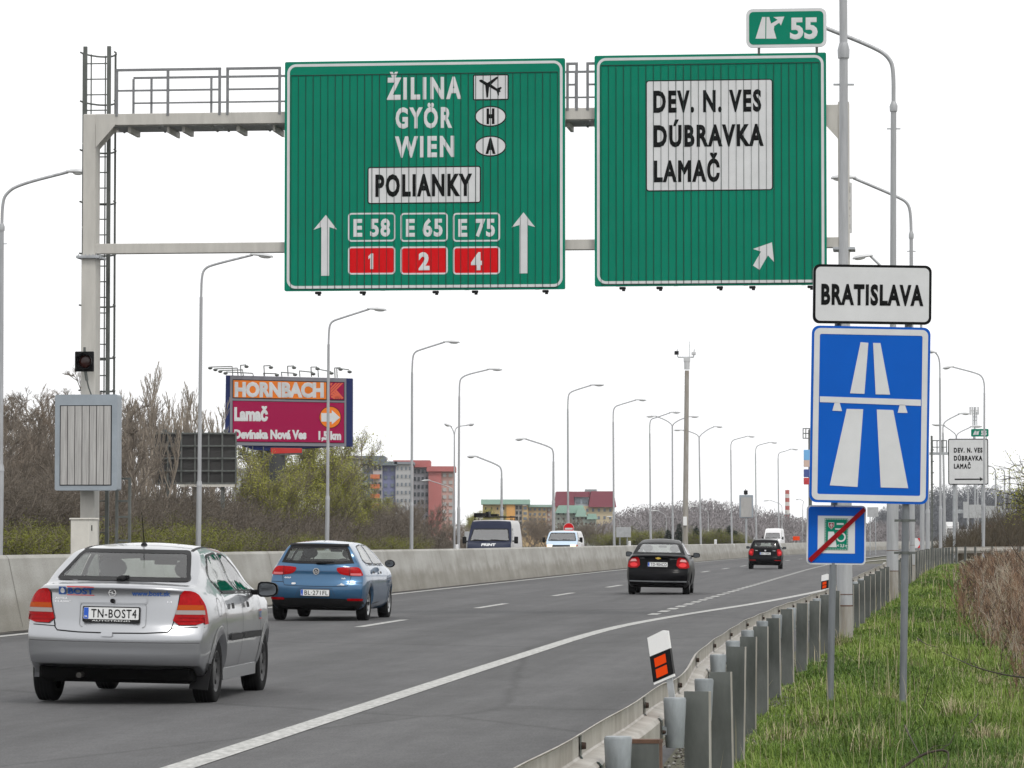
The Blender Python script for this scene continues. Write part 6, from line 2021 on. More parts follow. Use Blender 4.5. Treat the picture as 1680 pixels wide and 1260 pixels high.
def grow(rng, h, stems=1, spread=.25, levels=4, r0=.07, kids=6, droop=.0, ratio=.62, twig=.006, up=.35, ang=(.4, .85), jit=.13):
    thick, thin, tips = [], [], []
    def branch(p, d, ln, r, lv):
        n = 4 if lv > 0 else 3
        pts = [p]
        for i in range(n):
            d = d + np.array([rng.gauss(0, jit), rng.gauss(0, jit), rng.gauss(0, .08) + up * .16 - droop * .1])
            d = d / np.linalg.norm(d)
            q = p + d * ln / n
            ra, rb = r * (1 - .75 * i / n), r * (1 - .75 * (i + 1) / n)
            (thick if r > .018 else thin).append([*p, *q, max(ra, twig * .7), max(rb, twig * .5)])
            p = q
            pts.append(p)
        if lv >= levels:
            tips.append(p)
            tips.append(pts[1])
            return
        kn = kids + rng.randint(-1, 1)
        for k in range(kn):
            f = (.25 if lv else .3) + .75 * (k + rng.random()) / kn
            f = min(f, .999)
            i = int(f * n)
            q = pts[i] + (pts[i + 1] - pts[i]) * (f * n - i)
            az = rng.random() * 6.283
            side = np.array([math.cos(az), math.sin(az), .15])
            side -= d * side.dot(d)
            side /= np.linalg.norm(side) + 1e-6
            a = rng.uniform(*ang)
            nd = d * math.cos(a) + side * math.sin(a) + np.array([0, 0, up * .5])
            nd /= np.linalg.norm(nd)
            branch(q, nd, ln * ratio * rng.uniform(.6, 1.1) * (1.1 - .5 * f), max(r * .5, twig), lv + 1)
    for s in range(stems):
        a = rng.random() * 6.283
        k = spread * rng.uniform(.4, 1.2) if stems > 1 else spread * .25
        d = np.array([math.cos(a) * k, math.sin(a) * k, 1.0]); d /= np.linalg.norm(d)
        o = np.array([math.cos(a) * .15 * (stems > 1), math.sin(a) * .15 * (stems > 1), -.1])
        branch(o, d, h * rng.uniform(.5, .72), r0 * rng.uniform(.7, 1.1), 0)
    return thick, thin, tips
def leaves_at(rng, tips, n, size, spread):
    T = np.array(tips)
    pick = rng.integers(0, len(T), n)
    c = T[pick] + rng.normal(0, spread, (n, 3))
    a = rng.normal(0, 1, (n, 3)); a /= np.linalg.norm(a, axis=1, keepdims=True)
    b = np.cross(a, rng.normal(0, 1, (n, 3))); b /= np.linalg.norm(b, axis=1, keepdims=True)
    s = size * rng.uniform(.6, 1.4, (n, 1))
    V = np.stack([c - a * s, c + b * s * .5, c + a * s, c - b * s * .5], axis=1).reshape(-1, 3)
    Q = np.arange(n * 4).reshape(-1, 4)
    return V, Q
def veg_mat(name, c1, c2, scale=.6, rough=.85, trans=0.0):
    m = mat(name, c1, rough, 0, .4, scale, col2=c2, spec=.2)
    return m
M['bark'] = veg_mat('bark_grey_brown', (.24, .205, .168), (.15, .126, .103))
M['bark2'] = veg_mat('bark_warm', (.28, .222, .17), (.17, .135, .105))
M['barkdark'] = veg_mat('bark_dark', (.075, .062, .05), (.045, .038, .032))
M['birch'] = veg_mat('bark_pale', (.40, .35, .29), (.22, .185, .15))
M['bud'] = veg_mat('young_leaves', (.38, .38, .08), (.23, .245, .045), .5)
M['leafgreen'] = veg_mat('undergrowth_leaves', (.24, .25, .045), (.12, .135, .025), .7)
M['leafdark'] = veg_mat('conifer_needles', (.018, .032, .02), (.010, .02, .012), 1.2)
M['reddish'] = veg_mat('red_brown_stems', (.16, .085, .055), (.10, .06, .04), 1.2)
M['straw'] = veg_mat('dry_straw', (.34, .27, .15), (.22, .17, .09), 3)
PROTO = {}
def tree_proto(key, seed, trunk_m, twig_m, leaf=None, **kw):
    rng = random.Random(seed)
    thick, thin, tips = grow(rng, **kw)
    V, Q = seg_tubes(thick if thick else thin[:4], 5)
    me_t = np_mesh('trunk', V, Q, trunk_m).data
    V, Q = seg_tubes(thin, 3)
    me_c = np_mesh('crown', V, Q, twig_m).data
    ml = None
    if leaf:
        n, size, spr, lm = leaf
        V, Q = leaves_at(np.random.default_rng(seed), tips, n, size, spr)
        ml = np_mesh('leaves', V, Q, lm).data
    for o in [o for o in COL.objects if o.data in (me_t, me_c, ml) and o.data is not None]:
        bpy.data.objects.remove(o)
    PROTO[key] = (me_t, me_c, ml)
def plant(key, name, label, cat, loc, sc=1.0, rz=0.0, group=None, sz=None):
    t = thing(name, label, cat, loc, rz, group)
    t.scale = (sc, sc, sz or sc)
    me_t, me_c, ml = PROTO[key]
    for nm, me in (('trunk', me_t), ('crown', me_c), ('leaves', ml)):
        if me is not None:
            o = bpy.data.objects.new(nm, me); COL.objects.link(o); o.parent = t
    return t
for k in range(4):
    tree_proto(('shrub', k), 11 + k, M['bark'], M['bark2'] if k % 2 else M['bark'], h=5.0, stems=7, spread=.75, levels=3, r0=.04, kids=8, ratio=.58, twig=.007, up=.35)
for k in range(3):
    tree_proto(('tree', k), 41 + k, M['bark'], M['bark2'] if k == 1 else M['bark'], h=8.0, stems=3, spread=.38, levels=4, r0=.075, kids=7, ratio=.55, twig=.0055, up=.16, ang=(.4, .95), jit=.17)
for k in range(2):
    tree_proto(('birch', k), 61 + k, M['birch'], M['birch'], h=9.0, stems=3, spread=.2, levels=3, r0=.055, kids=13, ratio=.36, twig=.006, up=.8, ang=(.3, .7), jit=.07)
for k in range(2):
    tree_proto(('willow', k), 71 + k, M['bark'], M['bark'], leaf=(13000, .036, .16, M['bud']), h=6.5, stems=7, spread=.55, levels=3, r0=.05, kids=9, ratio=.55, twig=.007, up=.55)
for k in range(2):
    tree_proto(('green', k), 81 + k, M['barkdark'], M['bark'], leaf=(11000, .022, .13, M['leafgreen']), h=2.3, stems=14, spread=1.0, levels=2, r0=.022, kids=10, ratio=.6, twig=.006, up=.35)
tree_proto(('bark', 0), 91, M['barkdark'], M['barkdark'], h=8.0, stems=1, spread=.3, levels=4, r0=.14, kids=6, ratio=.55, twig=.011, up=.25)
# embankment on the far side
def bank_z(s, lat):
    e = max(0.0, -29.5 - lat)
    base = min(e * .17, 2.6) * min(1, max(0, (300 - s) / 60))
    return -.03 + base + .25 * math.sin(s * .13) * math.sin(lat * .4) * min(1, e / 4)
M['litter'] = mat('leaf_litter', (.085, .068, .048), .95, 0, .55, .5, .4, 6, col2=(.04, .035, .022))
strip('embankment', srange(60, 330, 6), -62.0, -28.2, 0, M['litter'], 14, bank_z)
rnd = random.Random(8)
def lp(px, lat, jitter=0):
    """point at lateral distance lat that is seen in picture column px"""
    u = (px - 840) / FPX
    Y = lat / (u * NV.x + NV.y)
    x = u * Y
    la, s = latof(x, Y)
    return Vector((x, Y, bank_z(s, lat))), Y
def topz(py, Y): return HCAM + (883 - py) / FPX * Y
# dense thicket: many stems nobody could count, one mass
def thicket():
    Vs, Qs, off = [], [], 0
    for i in range(410):
        px = rnd.uniform(-150, 758)
        lat = -rnd.uniform(30.5, 46)
        p, Y = lp(px, lat)
        top = np.interp(px, [0, 60, 120, 200, 250, 330, 400, 450, 600, 660, 700, 760], [715, 735, 765, 800, 775, 800, 805, 820, 815, 835, 865, 885])
        h = max(1.0, (topz(top, Y) - p.z) * rnd.uniform(.72, 1.05))
        r = random.Random(i)
        segs = []
        for s in range(14):
            a = r.random() * 6.283
            d = np.array([math.cos(a) * .5 * r.random(), math.sin(a) * .5 * r.random(), 1.0])
            q = np.array([p.x + r.uniform(-1.3, 1.3), p.y + r.uniform(-1.3, 1.3), p.z - .1])
            ln = h * r.uniform(.5, 1.0)
            for k in range(4):
                d2 = d + np.array([r.gauss(0, .2), r.gauss(0, .2), 0]); d2 /= np.linalg.norm(d2)
                e = q + d2 * ln / 4
                rr = .03 * (1 - k / 5)
                segs.append([*q, *e, rr, rr * .75])
                for b in range(5):
                    f = r.random(); c = q + (e - q) * f
                    az = r.random() * 6.283
                    td = np.array([math.cos(az), math.sin(az), r.uniform(-.3, 1.0)]); td /= np.linalg.norm(td)
                    tl_ = h * r.uniform(.08, .22)
                    m_ = c + td * tl_ * .5; td2 = td + np.array([r.gauss(0, .35), r.gauss(0, .35), .2]); td2 /= np.linalg.norm(td2)
                    segs.append([*c, *m_, .011, .009]); segs.append([*m_, *(m_ + td2 * tl_ * .6), .009, .006])
                    for bb in range(2):
                        td3 = td2 + np.array([r.gauss(0, .7), r.gauss(0, .7), r.gauss(0, .4)]); td3 /= np.linalg.norm(td3)
                        segs.append([*m_, *(m_ + td3 * tl_ * .5), .007, .005])
                q, d = e, d2
        V, Q = seg_tubes(segs, 3)
        Vs.append(V); Qs.append(Q + off); off += len(V)
    m = mat('thicket_stems', (.175, .145, .113), .9, 0, .5, .16, col2=(.085, .071, .056))
    o = np_mesh('thicket', np.concatenate(Vs), np.concatenate(Qs), m)
    tag(o, 'dense brown leafless thicket on the bank beyond the far carriageway', 'thicket', None, 'stuff')
thicket()
GT_ = 'bare trees on the bank beyond the far carriageway'
n_ = 0
for px, lat, top, kind in ((6, -36, 640, 'tree'), (28, -40, 655, 'tree'), (52, -38, 632, 'tree'), (75, -41, 660, 'tree'), (98, -36, 625, 'tree'), (118, -42, 600, 'tree'), (-18, -38, 635, 'tree'), (-45, -42, 640, 'tree'), (-70, -36, 650, 'tree'), (-100, -40, 645, 'tree'), (-130, -37, 655, 'tree'), (40, -45, 640, 'tree'), (86, -46, 640, 'tree'), (14, -46, 650, 'tree'), (64, -33, 668, 'tree'), (108, -47, 630, 'tree'),
        (205, -40, 592, 'birch'), (222, -36, 640, 'birch'), (238, -42, 640, 'birch'), (262, -37, 598, 'birch'), (282, -52, 640, 'birch'), (300, -54, 645, 'birch'), (318, -53, 630, 'birch'), (336, -38, 650, 'birch'), (353, -53, 625, 'birch'), (198, -34, 650, 'tree'), (228, -46, 640, 'tree'), (270, -54, 660, 'tree'), (312, -55, 670, 'tree'),
        (372, -40, 740, 'tree'), (395, -44, 755, 'tree'), (150, -44, 640, 'tree'), (176, -40, 650, 'tree')):
    p, Y = lp(px, lat)
    h = topz(top, Y) - p.z
    base = 8.0 if kind == 'tree' else 9.0
    k = rnd.randrange(3 if kind == 'tree' else 2)
    if kind == 'tree':
        lb = 'bare grey-brown tree left of the message box' if px < 130 else ('bare grey-brown tree right of the message box' if px < 330 else 'low bare tree below the billboards')
    else:
        lb = 'thin pale bare tree standing between the message box and the billboard'
    me_c = PROTO[(kind, k)][1]
    zmax = max(v.co.z for v in me_c.vertices) if ('z', kind, k) not in PROTO else PROTO[('z', kind, k)]
    PROTO[('z', kind, k)] = zmax
    plant((kind, k), 'bare_tree', lb, 'tree', p, h / zmax, rnd.random() * 6.28, GT_)
def veg(key, name, lb, cat, px, lat, top, group=None, p=None, Y=None, wide=1.0):
    if p is None: p, Y = lp(px, lat)
    me_c = PROTO[key][1]
    if ('z',) + key not in PROTO: PROTO[('z',) + key] = max(v.co.z for v in me_c.vertices)
    s = (topz(top, Y) - p.z) / PROTO[('z',) + key]
    return plant(key, name, lb, cat, p, s * wide, rnd.random() * 6.28, group, sz=s)
for i, (px, lat, top) in enumerate(((438, -37, 742), (465, -40, 712), (492, -38, 690), (520, -41, 700), (545, -38, 748), (572, -40, 778), (600, -38, 800), (618, -42, 812), (480, -34, 770), (556, -34, 790))):
    veg(('willow', i % 2), 'budding_tree', 'yellow-green budding tree below the billboard in front of the apartment blocks', 'tree', px, lat, top, 'budding trees below the billboard', wide=1.15)
for i, (px, lat, top) in enumerate(((640, -37, 822), (668, -40, 815), (690, -37, 815), (712, -41, 835), (735, -38, 850), (420, -42, 790), (655, -34, 825))):
    veg(('shrub', i % 4), 'bare_shrub', 'bare brown shrub in front of the pink and grey apartment block', 'shrub', px, lat, top, 'bare shrubs before the apartment block')
for i, (px, lat, top) in enumerate(((8, -29.8, 852), (35, -30, 860), (60, -29.6, 856), (84, -30.2, 850), (105, -29.8, 862), (200, -30, 868), (225, -29.7, 850), (250, -30.3, 862), (280, -29.8, 845), (303, -30, 858), (350, -30, 868), (376, -29.7, 862), (600, -30, 880), (625, -29.8, 878), (648, -30.2, 880), (668, -30, 882), (470, -30, 872), (500, -29.8, 876))):
    lb = 'low yellow-green leafy bush behind the barrier left of the gantry column' if px < 120 else ('low yellow-green leafy bush behind the barrier near the roof of the silver car' if px < 400 else 'low yellow-green leafy bush behind the barrier near the blue car')
    veg(('green', i % 2), 'leafy_bush', lb, 'bush', px, lat, top - 4, 'low leafy bushes behind the barrier', wide=1.25)
for i, (px, Y, top, kind) in enumerate(((775, 330, 838, 'willow'), (792, 330, 832, 'willow'), (810, 340, 838, 'willow'), (760, 300, 845, 'shrub'), (860, 420, 838, 'shrub'), (880, 420, 845, 'shrub'), (900, 430, 842, 'shrub'), (925, 430, 848, 'shrub'), (945, 430, 850, 'shrub'), (870, 400, 858, 'shrub'), (960, 420, 852, 'shrub'), (980, 430, 846, 'shrub'))):
    p = ground_x(px, Y, 0)
    if kind == 'willow': veg((kind, i % 2), 'budding_tree', 'pale green budding tree behind the dark blue van', 'tree', px, 0, top, 'budding trees behind the vans', p, Y)
    else: veg((kind, i % 4), 'bare_shrub', 'bare grey-brown shrub behind the two vans', 'shrub', px, 0, top, 'bare shrubs behind the vans', p, Y, wide=1.4)
for i, (px, Y, top) in enumerate(((995, 420, 866), (1010, 420, 872), (1045, 430, 862), (1058, 430, 868), (1150, 440, 868), (1168, 440, 864), (1185, 440, 868), (1200, 440, 874), (1140, 440, 874), (1035, 430, 872), (1215, 440, 880))):
    veg(('green', i % 2), 'leafy_bush', 'green leafy bush beyond the barrier between the two black cars' if px > 1100 else 'green leafy bush beyond the barrier left of the black saloon', 'bush', px, 0, top, 'green bushes before the wooded hill', ground_x(px, Y, 0), Y, wide=1.6)
# small dark conifers
def conifer(px, Y, top, lb):
    p = ground_x(px, Y, 0)
    h = topz(top, Y)
    t = thing('conifer', lb, 'tree', p, 0, 'small dark conifers beyond the barrier')
    rg = np.random.default_rng(int(px))
    n = 1500
    z = h * (1 - rg.random(n) ** .6) ; z = np.clip(z, .1, h)
    r = (h - z) * .36 * np.sqrt(rg.random(n)) + .05
    a = rg.random(n) * 6.283
    c = np.stack([r * np.cos(a), r * np.sin(a), z], 1)
    d = np.stack([np.cos(a), np.sin(a), -.25 + 0 * a], 1) * (.45 * rg.uniform(.5, 1.2, n))[:, None]
    w = np.stack([-np.sin(a), np.cos(a), 0 * a], 1) * .10
    V = np.stack([c - w, c + w, c + d], 1).reshape(-1, 3)
    np_mesh('crown', V, None, M['leafdark'], t, np.arange(n * 3).reshape(-1, 3))
    m = MB(); m.tube([(0, 0, 0), (0, 0, h * .8)], [.09, .02], 6); m.build('trunk', M['barkdark'], t)
for px, Y, top in ((1080, 430, 872), (1096, 430, 868), (1114, 430, 858), (1142, 440, 862), (1180, 440, 866), (1196, 440, 862), (1206, 440, 870)):
    conifer(px, Y, top, 'small dark conifer beyond the barrier near the camera mast')
# ------------------------------------------------------------------ wooded hills far away
def wood(name, label, px0, px1, Y0, Y1, topf, n, c1, c2, seed, hmul=1.0):
    rg = np.random.default_rng(seed)
    V, T, off = [], [], 0
    for i in range(n):
        px = rg.uniform(px0, px1)
        Y = rg.uniform(Y0, Y1)
        f = (Y - Y0) / (Y1 - Y0)
        zt = topz(883 - (883 - topf(px)) * (.35 + .65 * f) * rg.uniform(.86, 1.0), Y)
        h = rg.uniform(7, 11) * hmul
        x = (px - 840) / FPX * Y
        k = 420
        uu = rg.random(k)
        zz = zt - h * uu ** .9
        rad = h * .42 * np.sqrt(np.clip(np.sin(np.clip(uu * 1.25 + .04, 0, 1) * math.pi), .02, 1)) * np.sqrt(rg.random(k))
        a = rg.random(k) * 6.283
        c = np.stack([x + rad * np.cos(a), Y + rad * np.sin(a), zz], 1)
        d = np.stack([rg.normal(0, .6, k), rg.normal(0, .6, k), .7 + rg.normal(0, .4, k)], 1) * (h * .055 * rg.uniform(.5, 1.4, k))[:, None]
        w = np.stack([rg.normal(0, 1, k), rg.normal(0, .3, k), rg.normal(0, .5, k)], 1) * (h * .008)
        V.append(np.stack([c - w, c + w, c + d], 1).reshape(-1, 3))
        T.append(np.arange(k * 3).reshape(-1, 3) + off); off += k * 3
    o = np_mesh(name, np.concatenate(V), None, veg_mat(name + '_twigs', c1, c2, .03), None, np.concatenate(T))
    tag(o, label, 'woodland', None, 'stuff')
top1 = lambda px: float(np.interp(px, [940, 970, 1000, 1040, 1075, 1110, 1150, 1180, 1230, 1280, 1330, 1400, 1500], [868, 850, 838, 826, 822, 822, 812, 816, 822, 838, 852, 856, 850]))
top2 = lambda px: float(np.interp(px, [1420, 1500, 1540, 1580, 1620, 1660, 1720, 1800], [850, 800, 790, 786, 788, 792, 790, 800]))
def hill(name, px0, px1, Y0, Y1, topf, drop):
    m = MB()
    nx, ny = 30, 10
    v = []
    for j in range(ny + 1):
        Y = Y0 - 60 + (Y1 - Y0 + 160) * j / ny
        f = max(0, min(1, (Y - Y0) / (Y1 - Y0)))
        for i in range(nx + 1):
            px = px0 - 30 + (px1 - px0 + 60) * i / nx
            zt = topz(883 - (883 - topf(px)) * (.35 + .65 * f) * .93, Y) - drop
            v.append(((px - 840) / FPX * Y, Y, -.4 if j in (0,) else max(-.4, zt)))
    m.add(v, [(j * (nx + 1) + i, j * (nx + 1) + i + 1, (j + 1) * (nx + 1) + i + 1, (j + 1) * (nx + 1) + i) for j in range(ny) for i in range(nx)], 0, True)
    struct(name, m, M['litter'])
hill('wooded_hill', 930, 1500, 620, 900, top1, 6)
wood('hill_woodland', 'grey leafless woodland on the low hill behind the black cars', 935, 1500, 620, 900, top1, 800, (.25, .23, .235), (.175, .163, .168), 5)  # twig colours lightened to carry the pale haze of distance
hill('dark_hill', 1440, 1800, 900, 1300, top2, 8)
wood('distant_woodland', 'dark blue-grey woodland on the hill behind the far gantry', 1440, 1790, 900, 1300, top2, 700, (.105, .112, .125), (.07, .076, .086), 6)  # distance haze is put into these bluish twig colours too
# brown mound of shrubs on the inside of the exit curve
def brown_mound():
    rg = random.Random(5)
    segs = []
    for i in range(2600):
        px = rg.uniform(1538, 1760); Y = rg.uniform(225, 300)
        h = np.interp(px, [1538, 1560, 1600, 1640, 1680, 1760], [.9, 1.5, 1.9, 2.6, 3.2, 3.6]) * rg.uniform(.6, 1.0) * Y / 260
        q = np.array([(px - 840) / FPX * Y, Y, 0.0])
        for k in range(3):
            a = rg.random() * 6.283
            e = q + np.array([math.cos(a) * .25 * h, math.sin(a) * .25 * h, h * rg.uniform(.25, .5)])
            segs.append([*q, *e, .018, .010])
            f = e + np.array([rg.gauss(0, .25), rg.gauss(0, .25), h * rg.uniform(.05, .4)])
            segs.append([*e, *f, .010, .006])
            q = e
    V, Q = seg_tubes(segs, 3)
    o = np_mesh('brown_shrubs', V, Q, veg_mat('mound_twigs', (.10, .078, .05), (.06, .05, .034), .3))
    tag(o, 'brown leafless shrubs inside the curve of the exit road', 'shrubs', None, 'stuff')
brown_mound()
for i, (px, Y, top) in enumerate(((1655, 300, 850), (1672, 310, 842), (1688, 300, 848))):
    pass
def blossom(px, Y, top):
    p = ground_x(px, Y, 0)
    h = topz(top, Y)
    t = thing('blossoming_shrub', 'pale whitish blossoming shrub at the right below the far gantry', 'shrub', p)
    r = random.Random(3)
    th, tn, tips = grow(r, h, stems=6, spread=.8, levels=2, r0=.05, kids=6, twig=.012)
    V, Q = seg_tubes(th + tn, 3); np_mesh('stems', V, Q, M['bark'], t)
    V, Q = leaves_at(np.random.default_rng(2), tips, 5000, .10, .35); np_mesh('blossom', V, Q, mat('blossom', (.42, .38, .34), .8, 0, .3, 2), t)
blossom(1652, 330, 856)
blossom_done = True
# ------------------------------------------------------------------ grass of the verge
def tone_mat(name, stops, rough=.7):
    m = bpy.data.materials.new(name); m.use_nodes = True
    nt = m.node_tree; b = nt.nodes['Principled BSDF']
    b.inputs['Roughness'].default_value = rough
    b.inputs['Specular IOR Level'].default_value = .25
    at_ = nt.nodes.new('ShaderNodeAttribute'); at_.attribute_name = 'tone'
    r = nt.nodes.new('ShaderNodeValToRGB')
    while len(r.color_ramp.elements) < len(stops): r.color_ramp.elements.new(.5)
    for e, (p, c) in zip(r.color_ramp.elements, stops): e.position = p; e.color = (*c, 1)
    nt.links.new(at_.outputs['Fac'], r.inputs[0])
    nt.links.new(r.outputs[0], b.inputs['Base Color'])
    return m
def verge_grass():
    rg = np.random.default_rng(7)
    n = 950000
    # density falls with distance, the near bank is the thickest
    u = rg.random(n)
    z = 11.5 * (150 / 11.5) ** (u ** 1.05)
    lat_r = np.array([rail_lat(min(s, 178)) for s in np.linspace(0, 200, 801)])
    s = z
    rl = np.interp(s, np.linspace(0, 200, 801), lat_r)
    wmax = np.maximum(.03 * s + .5 - rl, 1.0)
    lat = rl + .02 + rg.random(n) * np.minimum(wmax, 5.5)
    e = lat - rl
    cx = np.sin(s * 1.1 + lat * 2.7) * np.sin(lat * 3.1 - s * .7) + .6 * np.sin(s * 3.3 + 1) * np.sin(lat * 5.2)
    keep = rg.random(n) < np.clip(.25 + e * 1.6, 0, 1) * np.clip(.72 + .35 * cx, .25, 1)
    s, lat, e, cx, z = s[keep], lat[keep], e[keep], cx[keep], z[keep]
    n = len(s)
    gzv = .012 + np.clip(e / .6, 0, 1) * (.035 + .03 * np.sin(s * .9 + lat * 2.1) * np.sin(lat * 1.7 + s * .23) + .02 * np.sin(s * 2.3)) + np.clip((s - 60) * .008, 0, .32) * np.clip(e / .6, 0, 1)
    x = DV.x * s + NV.x * lat; y = DV.y * s + NV.y * lat
    clump = np.clip(cx, -1, 1.5)
    L = (.03 + .045 * rg.random(n) + .05 * np.clip(clump, 0, 1.5)) * np.clip(.5 + e * .8, .5, 1.1)
    tall = rg.random(n) < .03
    L = np.where(tall, L * 2.3, L)
    stalk = rg.random(n) < .0011
    L = np.where(stalk, .22 + .3 * rg.random(n), L)
    wd = (.0014 + .0012 * rg.random(n)) * np.clip(s / 24, .8, 3.5)
    az = rg.random(n) * 6.283
    lean = np.where(stalk, rg.uniform(.05, .3, n), rg.uniform(.15, .9, n))
    dx, dy = np.cos(az) * lean, np.sin(az) * lean
    px_, py_ = -np.sin(az + rg.normal(0, .6, n)), np.cos(az)
    b = np.stack([x, y, gzv], 1)
    side = np.stack([px_ * wd, py_ * wd, 0 * wd], 1)
    mid = b + np.stack([dx * L * .4, dy * L * .4, L * .62], 1)
    tip = b + np.stack([dx * L * 1.05, dy * L * 1.05, L * (1.0 - .45 * lean)], 1)
    V = np.stack([b - side, b + side, mid + side * .75, mid - side * .75, tip], 1).reshape(-1, 3)
    i = np.arange(n)[:, None] * 5
    Q = np.concatenate([i, i + 1, i + 2, i + 3], 1); T = np.concatenate([i + 3, i + 2, i + 4], 1)
    patch = np.sin(s * .45 + lat * .9) * .5 + np.sin(lat * 2.3 + s * .17) * .4
    tone = np.clip(.44 + .26 * patch + rg.normal(0, .15, n), .0, .86)
    dry = rg.random(n) < (.018 + .13 * np.clip(e - 1.9, 0, 1) + .16 * np.clip((np.sin(s * .8 + 2) * np.sin(lat * 2.2 + .5) - .45) * 2.5, 0, 1) + .09 * np.clip(np.sin(s * .37 + 1) * np.sin(lat * 1.3 + s * .2) - .55, 0, 1))
    tone = np.where(dry | stalk, rg.uniform(.88, 1.0, n), tone)
    m = tone_mat('grass_blades', [(0, (.043, .088, .016)), (.35, (.096, .168, .026)), (.6, (.17, .25, .038)), (.84, (.26, .32, .09)), (.9, (.32, .28, .16)), (1, (.48, .42, .28))])
    o = np_mesh('grass', V, Q, m, None, T, np.repeat(tone, 5))
    tag(o, 'rough green grass of the verge with pale dry blades', 'grass', None, 'stuff')
verge_grass()
def gravel():
    rg = np.random.default_rng(31)
    n = 5200
    s = 11.5 * (45 / 11.5) ** rg.random(n)
    rl = np.array([rail_lat(x) for x in s])
    lat = rl + rg.uniform(-.28, .38, n)
    r = rg.uniform(.005, .016, n)
    c = np.stack([DV.x * s + NV.x * lat, DV.y * s + NV.y * lat, .014 + r * .5 + np.clip(lat - rl - .1, 0, .3) * .06], 1)
    o = np.array([[1, 0, 0], [0, 1, 0], [-1, 0, 0], [0, -1, 0], [0, 0, .7], [0, 0, -.7]])
    V = (c[:, None, :] + o[None] * r[:, None, None] * rg.uniform(.6, 1.3, (n, 6, 1))).reshape(-1, 3)
    b = np.arange(n)[:, None, None] * 6
    T = (b + np.array([[0, 1, 4], [1, 2, 4], [2, 3, 4], [3, 0, 4], [1, 0, 5], [2, 1, 5], [3, 2, 5], [0, 3, 5]])[None]).reshape(-1, 3)
    m = tone_mat('gravel_stones', [(0, (.07, .06, .05)), (.5, (.16, .15, .13)), (1, (.32, .31, .29))], .9)
    ob = np_mesh('gravel', V, None, m, None, T, np.repeat(rg.random(n), 6))
    tag(ob, 'loose grey-brown gravel under the guard rail', 'gravel', None, 'stuff')
gravel()
def tuft(s, lat, h, n, lb, straw=.5, spread=.12, seed=0):
    p = road(s, lat, verge_z(s, lat))
    t = thing('grass_tuft', lb, 'grass tuft', p)
    rg = np.random.default_rng(seed)
    b = np.stack([rg.normal(0, spread * .45, n), rg.normal(0, spread * .45, n), 0 * np.zeros(n)], 1)
    az = rg.random(n) * 6.283; lean = rg.uniform(.1, 1.0, n); L = h * rg.uniform(.5, 1.15, n)
    d = np.stack([np.cos(az) * lean, np.sin(az) * lean, 1 + 0 * az], 1); d /= np.linalg.norm(d, axis=1, keepdims=True)
    w = np.stack([-np.sin(az), np.cos(az), 0 * az], 1) * (.0028)
    m1 = b + d * (L * .55)[:, None]; t1 = m1 + np.stack([np.cos(az) * lean * .9, np.sin(az) * lean * .9, .55 - .5 * lean], 1) * (L * .5)[:, None]
    V = np.stack([b - w, b + w, m1 + w * .8, m1 - w * .8, t1], 1).reshape(-1, 3)
    i = np.arange(n)[:, None] * 5
    tone = np.where(rg.random(n) < straw, rg.uniform(.88, 1, n), rg.uniform(.3, .8, n))
    np_mesh('blades', V, np.concatenate([i, i + 1, i + 2, i + 3], 1), bpy.data.materials['grass_blades'], t, np.concatenate([i + 3, i + 2, i + 4], 1), np.repeat(tone, 5))
def spot(px, py):
    g_ = ground(px, py, .04); la, s = latof(g_.x, g_.y); return s, la
for i, (px, py, h, st, lb) in enumerate(((1435, 1240, .34, .45, 'tall grass tuft left of the leaning twig at the bottom'), (1570, 1190, .30, .55, 'long-bladed grass tuft right of the grey sign post foot'), (1455, 1160, .25, .8, 'dry straw tuft left of the grey sign post foot'),
        (1620, 1215, .22, .9, 'dry pale tuft near the bottom right corner'), (1500, 1100, .22, .4, 'grass tuft behind the grey sign post'), (1660, 1060, .30, .9, 'dry pale tuft at the edge of the brown brambles'), (1590, 1020, .3, .9, 'pale dry tuft before the far brambles'), (1625, 1130, .2, .7, 'mixed grass tuft at the foot of the near brambles'),
        (1400, 1180, .24, .3, 'green grass tuft right of the slim sign post foot'), (1340, 1200, .22, .35, 'green grass tuft between the sign post and the guard rail'), (1380, 1060, .3, .35, 'tall green tuft at the foot of the nearest lamp pole'), (1280, 1215, .22, .4, 'green grass tuft behind the guard rail posts'))):
    s, la = spot(px, py)
    tuft(s, la, h, 170, lb, st, .16, i)
